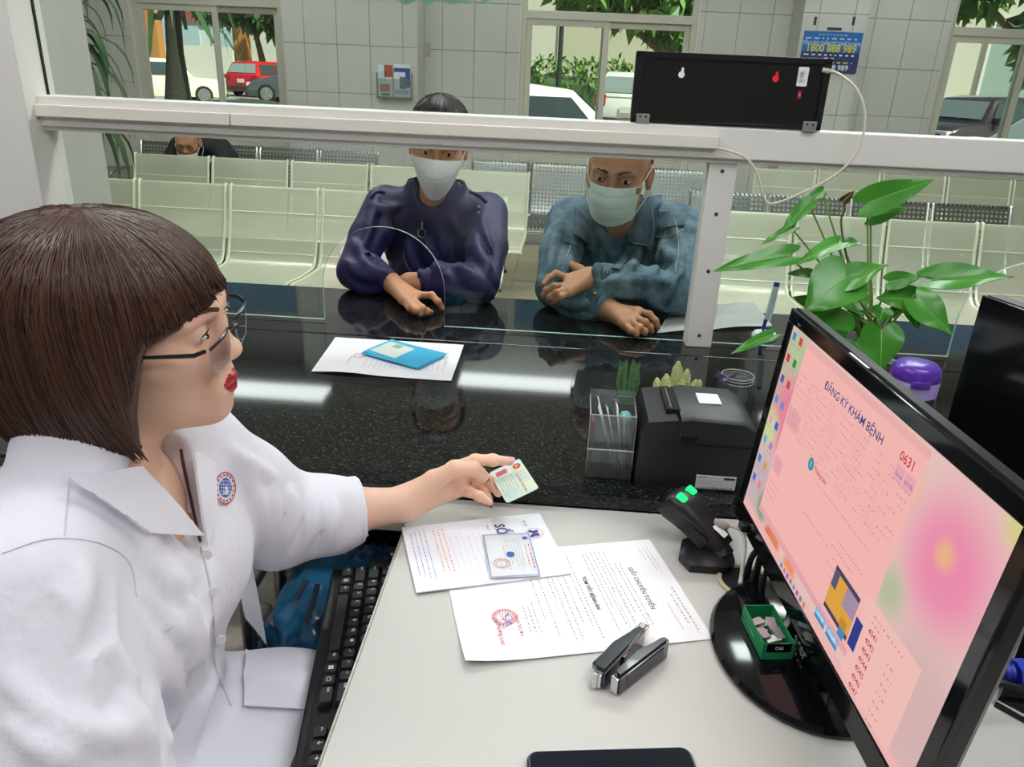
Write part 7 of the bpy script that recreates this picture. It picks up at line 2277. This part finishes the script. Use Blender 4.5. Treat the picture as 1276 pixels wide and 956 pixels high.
# standing collar
for a in np.linspace(-2.6, 2.6, 15):
    c = WN+V3(.078*math.sin(a), .062*math.cos(a)-.002, .012); sd.cap(c+V3(0, 0, -.05), c+V3(.004*math.sin(a), 0, .012), .012, .008, .010)
_v, _f = sd.mesh(); _bv = BVHTree.FromPolygons([Vector(c) for c in _v], [tuple(q) for q in _f.tolist()])
for pxs in ([(440, 300), (455, 318), (475, 325)], [(432, 325), (450, 342), (478, 348)], [(430, 345), (452, 360), (475, 362)], [(470, 240), (462, 280), (452, 310)], [(500, 280), (490, 310), (478, 335)], [(560, 320), (590, 345), (612, 360)],
            [(575, 345), (600, 360), (618, 372)], [(600, 270), (608, 310), (606, 340)], [(560, 270), (580, 300), (605, 318)], [(530, 300), (545, 330), (560, 345)], [(555, 360), (580, 375), (605, 385)], [(505, 300), (515, 330), (530, 345)], [(460, 255), (480, 262), (497, 258)], [(445, 312), (462, 335), (482, 340)], [(590, 290), (600, 320), (612, 335)], [(545, 280), (555, 310), (550, 335)], [(480, 270), (486, 300), (474, 322)], [(570, 365), (590, 368), (612, 376)]):
    crease(sd, _bv, pxs, r=.018, gap=9, k=.006, depth=.05)
sd.cap(WN+V3(-.005, -.07, .02), WN+V3(-.008, -.09, -.055), .036, .016, .008, '-'); sd.cap(WN+V3(-.005, -.05, .04), WN+V3(-.005, -.05, .0), .045, .045, .008, '-')
sd.plane((0, 0, .45), (0, 0, -1))
jk = sdf_obj('navy_jacket', [sd.mesh()], M_navy2, wv, smooth_iters=4)
bvj = bvh_of(jk)
for c, w, r_ in ((cfL, wL, .043), (cfR, wR, .044)):
    d = unit(w-c)
    part('cuff', mat('navy_cuff', '1b1b48', .6, bump=(200, .4, .002)), wv, lambda b: b.tube([c-d*.012, c-d*.006, c+d*.010, c+d*.014], [r_*.86, r_, r_*.92, r_*.8], 18, cap=False))
line_on('zip', mat('zip_dark', '2a2a3a', .4, metal=.4), wv, bvj, [(527, 272), (525, 300), (522, 340), (520, 352)], .0022, .001)
zp = hit(bvj, 527, 276, .006)
part('zip_pull', M_steel, wv, lambda b: b.tube([zp, zp+V3(0, -.003, -.018)], [.003, .0028], 8))
part('zip_ring', M_steel, wv, lambda b: b.tube([zp+V3(.0115*math.sin(a), -.006, -.030+.0125*math.cos(a)) for a in np.linspace(0, 2*math.pi, 21)], .0016, 6))
for px, py in ((597, 259), (597, 266)):
    c = hit(bvj, px, py, .003)
    part('snap', M_chrome, wv, lambda b: b.lathe([(.005, -.002), (.004, .002), (0, .003)], n=12, M=frameM(c, (1, 0, 0), (0, 0, 1))))
for q, pxs in enumerate(([(462, 248), (470, 240), (480, 240)], [(585, 240), (598, 245), (606, 252)])):
    line_on('shoulder_trim', mat('navy_cuff', '1b1b48'), wv, bvj, pxs, .004, .002)
c = hit(bvj, 556, 304, .003)
if c is not None:
    M = frameM(c, (1, .1, 0), (0, .2, 1))
    b = MB(); disc(b, M, 0, 0, .020, 30, .0182); disc(b, M, 0, 0, .012, 30, .0108)
    for k in range(5): a = k*1.257; quad(b, M @ Matrix.Rotation(a, 4, 'Z'), -.0015, .002, .0015, .011)
    b.build('chest_emblem', mat('emblem_thread', '3f3f7c', .6), wv, smooth=False)
lower_body(wv, (-.365, 2.40, .50), 2.16, mat('dark_trouser', '24262c', .8), M_black)
pk = hit(bvj, 485, 336, .004)
# white carrier bag with red print on the bench behind
cbp = V3(-.85, 3.30, .45)
cb_ = thing('carrier_bag', 'white plastic carrier bag with red print on the cream bench seat', 'bag', cbp)
sd = SDF((-1.05, 3.15, .44), (-.66, 3.46, .80), .008)
sd.ell((-.85, 3.30, .55), (.11, .085, .11), k=.03).ell((-.83, 3.31, .66), (.075, .05, .09), k=.03).cap((-.81, 3.31, .70), (-.78, 3.32, .76), .025, .012, .02)
sd.disp(lambda x, y, z: .006*np.sin(50*x+30*z)*np.sin(40*z-20*x)); sd.plane((0, 0, .447), (0, 0, -1))
bgo = sdf_obj('film', [sd.mesh()], mat('white_film', 'e6e6ea', .3, alpha=.93), cb_)
bvbag = bvh_of(bgo)
for px, py in ((424, 305), (421, 313), (420, 321), (427, 300)):
    h = hit(bvbag, px, py, .002)
    if h is not None: part('red_print', mat('bag_red', 'c8304c', .5), cb_, lambda b: b.cbox(h, (.030, .003, .018), .001), smooth=False)

# ---------------------------------------------------------------- visitor in the denim jacket
mv_ = thing('person', 'person in a washed blue denim jacket and pleated mask leaning on folded arms', 'person', (.17, 2.36, 0))
MO = V3(.156, 2.200, 1.115); MF = hframe((-.22, -.94, -.18), R(-3)); MS = 1.06
MN = V3(.180, 2.29, .985)
sd = SDF(MO-.17, MO+.17, .0030)
ML = head_sdf(sd, MO, MF, MS, male=True)
sd.cap(ML(-.025, 0, -.05), MN+V3(0, -.01, -.03), .058, .062, .03)
mh_ = sd.mesh()
# forearms: picture-right arm crosses above, picture-left arm lies on the stone
sA_, sB_ = V3(.030, 2.31, .955), V3(.355, 2.30, .955)
eA = V3(-.002, 2.03, .822); eB = V3(.325, 2.0, .832)
wA = onz(757, 386, .800); wB = onz(735, 347, .868)
sd = SDF((-.16, 1.86, .36), (.56, 2.56, 1.04), .010)
def mtorso(sd, g):
    sd.ell((.18, 2.40, .52), (.175+g, .14+g, .12+g), k=.05).ell((.18, 2.38, .70), (.16+g, .12+g, .16+g), k=.05)
    sd.ell((.185, 2.34, .86), (.165+g, .108+g, .12+g), k=.05); sd.cap(sA_+V3(.04, 0, -.01), sB_+V3(-.04, 0, -.01), .064+g, .064+g, .04)
    sd.cap(MN+V3(0, .02, -.04), MN, .07+g, .058+g, .03)
mtorso(sd, 0); sd.chain([sA_, eA, wA], [.048, .034, .030], .03); sd.chain([sB_, eB, wB], [.048, .034, .030], .03)
mt = sd.mesh()
f1 = [[Hw(709, 352, .868), Hw(693, 349, .872), Hw(683, 352, .862), Hw(676, 358, .850)], [Hw(706, 357, .866), Hw(691, 357, .868), Hw(681, 362, .856), Hw(677, 368, .844)],
      [Hw(705, 362, .862), Hw(693, 365, .862), Hw(686, 370, .850), Hw(683, 374, .838)], [Hw(707, 366, .856), Hw(698, 370, .854), Hw(692, 374, .843), Hw(688, 377, .833)]]
f1[0] = [Hw(708, 347, .874), Hw(693, 341, .880), Hw(684, 346, .872), Hw(677, 354, .860)]
t1_ = [Hw(722, 336, .880), Hw(705, 327, .885), Hw(694, 325, .884), Hw(685, 322, .880)]
m1 = hand_sdf(eB*.3+wB*.7, wB, Hw(715, 347, .870), f1, t1_, res=.0024, rw=.028)
f2 = [[Hw(795, 388, .812), Hw(809, 392, .812), Hw(817, 400, .800), Hw(820, 408, .786)], [Hw(791, 396, .810), Hw(804, 402, .808), Hw(810, 408, .796), Hw(812, 413, .784)],
      [Hw(785, 401, .806), Hw(797, 408, .803), Hw(803, 413, .792), Hw(804, 416, .782)], [Hw(778, 404, .802), Hw(788, 412, .798), Hw(793, 416, .789), Hw(794, 418, .781)]]
t2_ = [Hw(772, 398, .800), Hw(780, 406, .792), Hw(786, 413, .784)]
m2_ = hand_sdf(eA*.3+wA*.7, wA, Hw(778, 392, .808), f2, t2_, res=.0024, rw=.028)
sdf_obj('body', [mh_, mt, m1, m2_], SKIN_M, mv_)
eyes(mv_, MO, MF, MS, squint=.5); brows(mv_, MO, MF, MS, M_hairk, .0046)
mask_mesh(mv_, ML, 'pleat', mat('mask_mint', 'deeee6', .75, bump=(300, .2, .001)))
# close cropped hair at the sides and back
P = np.array([[MO+MS*(MF @ V3(-.018+.1045*math.sin(t)*math.cos(p), .0815*math.sin(t)*math.sin(p), .037+.0935*math.cos(t))) for t in np.linspace(.02, .55 if abs(p) < 1.0 else .55+1.25*min(1, (abs(p)-1.0)/.5), 12)] for p in np.linspace(-math.pi, math.pi, 49)])
MB().grid(P, .0015).build('cropped_hair', mat('cropped_hair', '3a302a', .7, bump=(900, .8, .002), vary=(30, .5), col2='5c4a3c'), mv_, angle=180)
M_den = mat('denim', '2e4656', .85, bump=(30, .6, .012), vary=(22, .9), col2='74909c', detail=10.)
M_den2 = mat('denim_dark', '263c4c', .85, bump=(40, .5, .008), vary=(20, .9), col2='647f8c', detail=8.)
M_sti = mat('denim_stitch', '9aa6a4', .8)
g = .020
sd = SDF((-.18, 1.88, .40), (.58, 2.58, 1.04), .0075)
mtorso(sd, g)
cA_ = eA*.18+wA*.82; cB_ = eB*.14+wB*.86
sd.chain([sA_, (sA_+eA)/2+V3(-.006, 0, 0), eA], [.068, .060, .052], .012); sd.chain([eA, eA*.5+wA*.5+V3(0, 0, .004), cA_], [.052, .048, .043], .010)
sd.chain([sB_, (sB_+eB)/2+V3(.010, 0, 0), eB], [.068, .063, .056], .012); sd.chain([eB, eB*.5+wB*.5+V3(0, 0, .006), cB_], [.056, .051, .044], .010)
_v, _f = sd.mesh(); _bv = BVHTree.FromPolygons([Vector(c) for c in _v], [tuple(q) for q in _f.tolist()])
for pxs in ([(700, 275), (690, 310), (684, 340)], [(800, 300), (790, 330), (770, 350)], [(830, 290), (820, 330), (805, 360)], [(850, 300), (848, 340), (838, 370)], [(745, 350), (775, 352), (805, 350)], [(750, 362), (785, 366), (822, 362)], [(690, 380), (715, 392), (740, 394)], [(800, 365), (825, 380), (845, 385)], [(815, 260), (835, 280), (850, 300)], [(690, 372), (712, 378), (735, 380)], [(780, 345), (800, 352), (830, 350)], [(840, 345), (835, 365), (820, 380)], [(710, 320), (700, 345), (690, 365)], [(735, 300), (745, 325), (742, 345)], [(822, 305), (835, 320), (850, 325)]):
    crease(sd, _bv, pxs, r=.018, gap=9, k=.006, depth=.05)
sd.cap(MN+V3(-.01, -.06, .05), MN+V3(-.01, -.075, -.01), .055, .050, .008, '-'); sd.cap(MN+V3(-.01, -.075, -.01), MN+V3(-.02, -.13, -.12), .045, .014, .008, '-')
sd.plane((0, 0, .44), (0, 0, -1))
dj = sdf_obj('denim_jacket', [sd.mesh()], M_den, mv_, smooth_iters=2)
bvd = bvh_of(dj)
sd = SDF((.0, 2.14, .70), (.36, 2.48, 1.0), .008)
mtorso(sd, .008); sd.cap(MN+V3(-.008, -.055, .03), MN+V3(-.008, -.075, -.02), .05, .044, .006, '-'); sd.plane((0, 0, .72), (0, 0, -1)); 
sdf_obj('polo_shirt', [sd.mesh()], mat('navy_knit', '1f3f66', .85, bump=(200, .3, .002)), mv_)
for c, w, r_ in ((cA_, wA, .046), (cB_, wB, .047)):
    d = unit(w-c)
    cu = part('cuff', M_den2, mv_, lambda b: b.tube([c-d*.022, c-d*.018, c+d*.012, c+d*.016], [r_*.93, r_*1.02, r_*.98, r_*.84], 20, cap=False))
    pv = unit(V3(0, -.7, .7)-d*(V3(0, -.7, .7)@d))
    part('cuff_button', mat('copper_button', '6a5a4a', .3, metal=.8), cu, lambda b: b.lathe([(.006, 0), (.006, .002), (0, .003)], n=12, M=frameM(c+pv*r_*1.02, d, np.cross(pv, d))))
# collar, pocket flaps, button band, seams
patch('collar', M_den2, mv_, bvd, [(797, 250), (824, 250), (813, 308), (784, 301)], .014, .005, 8, 8)
patch('collar', M_den2, mv_, bvd, [(716, 262), (742, 288), (742, 314), (712, 296)], .014, .005, 7, 7)
patch('pocket_flap', M_den2, mv_, bvd, [(802, 268), (856, 262), (852, 282), (806, 288)], .005, .003, 7, 6)
patch('pocket_flap', M_den2, mv_, bvd, [(700, 288), (724, 292), (722, 308), (698, 302)], .005, .003, 6, 6)
patch('button_band', M_den2, mv_, bvd, [(782, 306), (792, 308), (774, 338), (762, 336)], .006, .003, 5, 8)
for pxs in ([(788, 302), (800, 305), (812, 308)], [(812, 262), (814, 285), (811, 304)], [(806, 290), (830, 296), (852, 286)], [(836, 262), (846, 300), (842, 340)], [(722, 262), (712, 300), (706, 322)]):
    line_on('stitching', M_sti, mv_, bvd, pxs, .0014, .016 if pxs[0][0] in (788, 812) else .003)
lower_body(mv_, (.18, 2.44, .50), 2.18, mat('dark_trouser', '24262c'), M_black)

# ---------------------------------------------------------------- person bent forward on the steel bench
sp_ = thing('person', 'person in a black jacket with lowered mask sitting bent on the steel bench', 'person', (-2.52, 5.30, 0))
SO = ony(234, 173, 5.0)-V3(0, 0, .02); SF = hframe((.15, -.85, -.28)); 
sd = SDF(SO-.18, SO+.18, .006)
SL = head_sdf(sd, SO, SF, .95)
sd.cap(SL(-.02, 0, -.05), SO+V3(-.02, .12, -.04), .05, .06, .03)
a1_ = sd.mesh()
sdf_obj('body', [a1_], SKIN_T, sp_)
mask_mesh(sp_, lambda f, l, u: SL(f, l, u-.035), 'pleat', mat('mask_white', 'dfe4e2'))
eyes(sp_, SO, SF, .95)
sd = SDF((-3.0, 4.75, .36), (-2.1, 5.6, 1.02), .014)
sx_ = SO[0]
sd.ell((sx_, 5.36, .55), (.19, .16, .15), k=.05).ell((sx_, 5.28, .70), (.20, .17, .16), k=.06).ell((sx_, 5.16, .82), (.15, .12, .085), k=.06)
for q in (-1, 1): sd.chain([(sx_+q*.14, 5.17, .80), (sx_+q*.20, 5.05, .64), (sx_+q*.08, 4.92, .58)], [.070, .060, .045], .03)
sdf_obj('black_jacket', [sd.mesh()], mat('black_cloth', '17181b', .75, bump=(30, .5, .01)), sp_)
part('cropped_hair', M_hairk, sp_, lambda b: b.grid(np.array([[SL(-.018+.105*math.sin(t)*math.cos(p), .083*math.sin(t)*math.sin(p), .038+.095*math.cos(t)) for t in np.linspace(.02, .9 if abs(p) < 1 else 1.6, 10)] for p in np.linspace(-math.pi, math.pi, 33)]), .004))
for q in (-1, 1): part('spectacle_lens', M_gf, sp_, lambda b: b.tube([SL(.112, q*.033+.022*math.cos(a), .006+.014*math.sin(a)) for a in np.linspace(0, 6.283, 17)], .0022, 5))
for q in (-1, 1):
    part('trouser_leg', mat('dark_trouser', '24262c'), sp_, lambda b: b.tube(bez([(sx_+q*.10, 5.35, .53), (sx_+q*.12, 5.0, .54), (sx_+q*.12, 4.92, .48), (sx_+q*.12, 4.95, .08)], 16), [.09]*8+[.065]*9, 12))
    part('shoe', M_black, sp_, lambda b: b.tube([(sx_+q*.12, 4.99, .042), (sx_+q*.12, 4.90, .042), (sx_+q*.12, 4.80, .028)], [.04, .042, .024], 10))
part('hand', SKIN_T, sp_, lambda b: b.tube([(sx_-.06, 4.93, .60), (sx_, 4.88, .60), (sx_+.05, 4.90, .60)], [.03, .036, .03], 10))
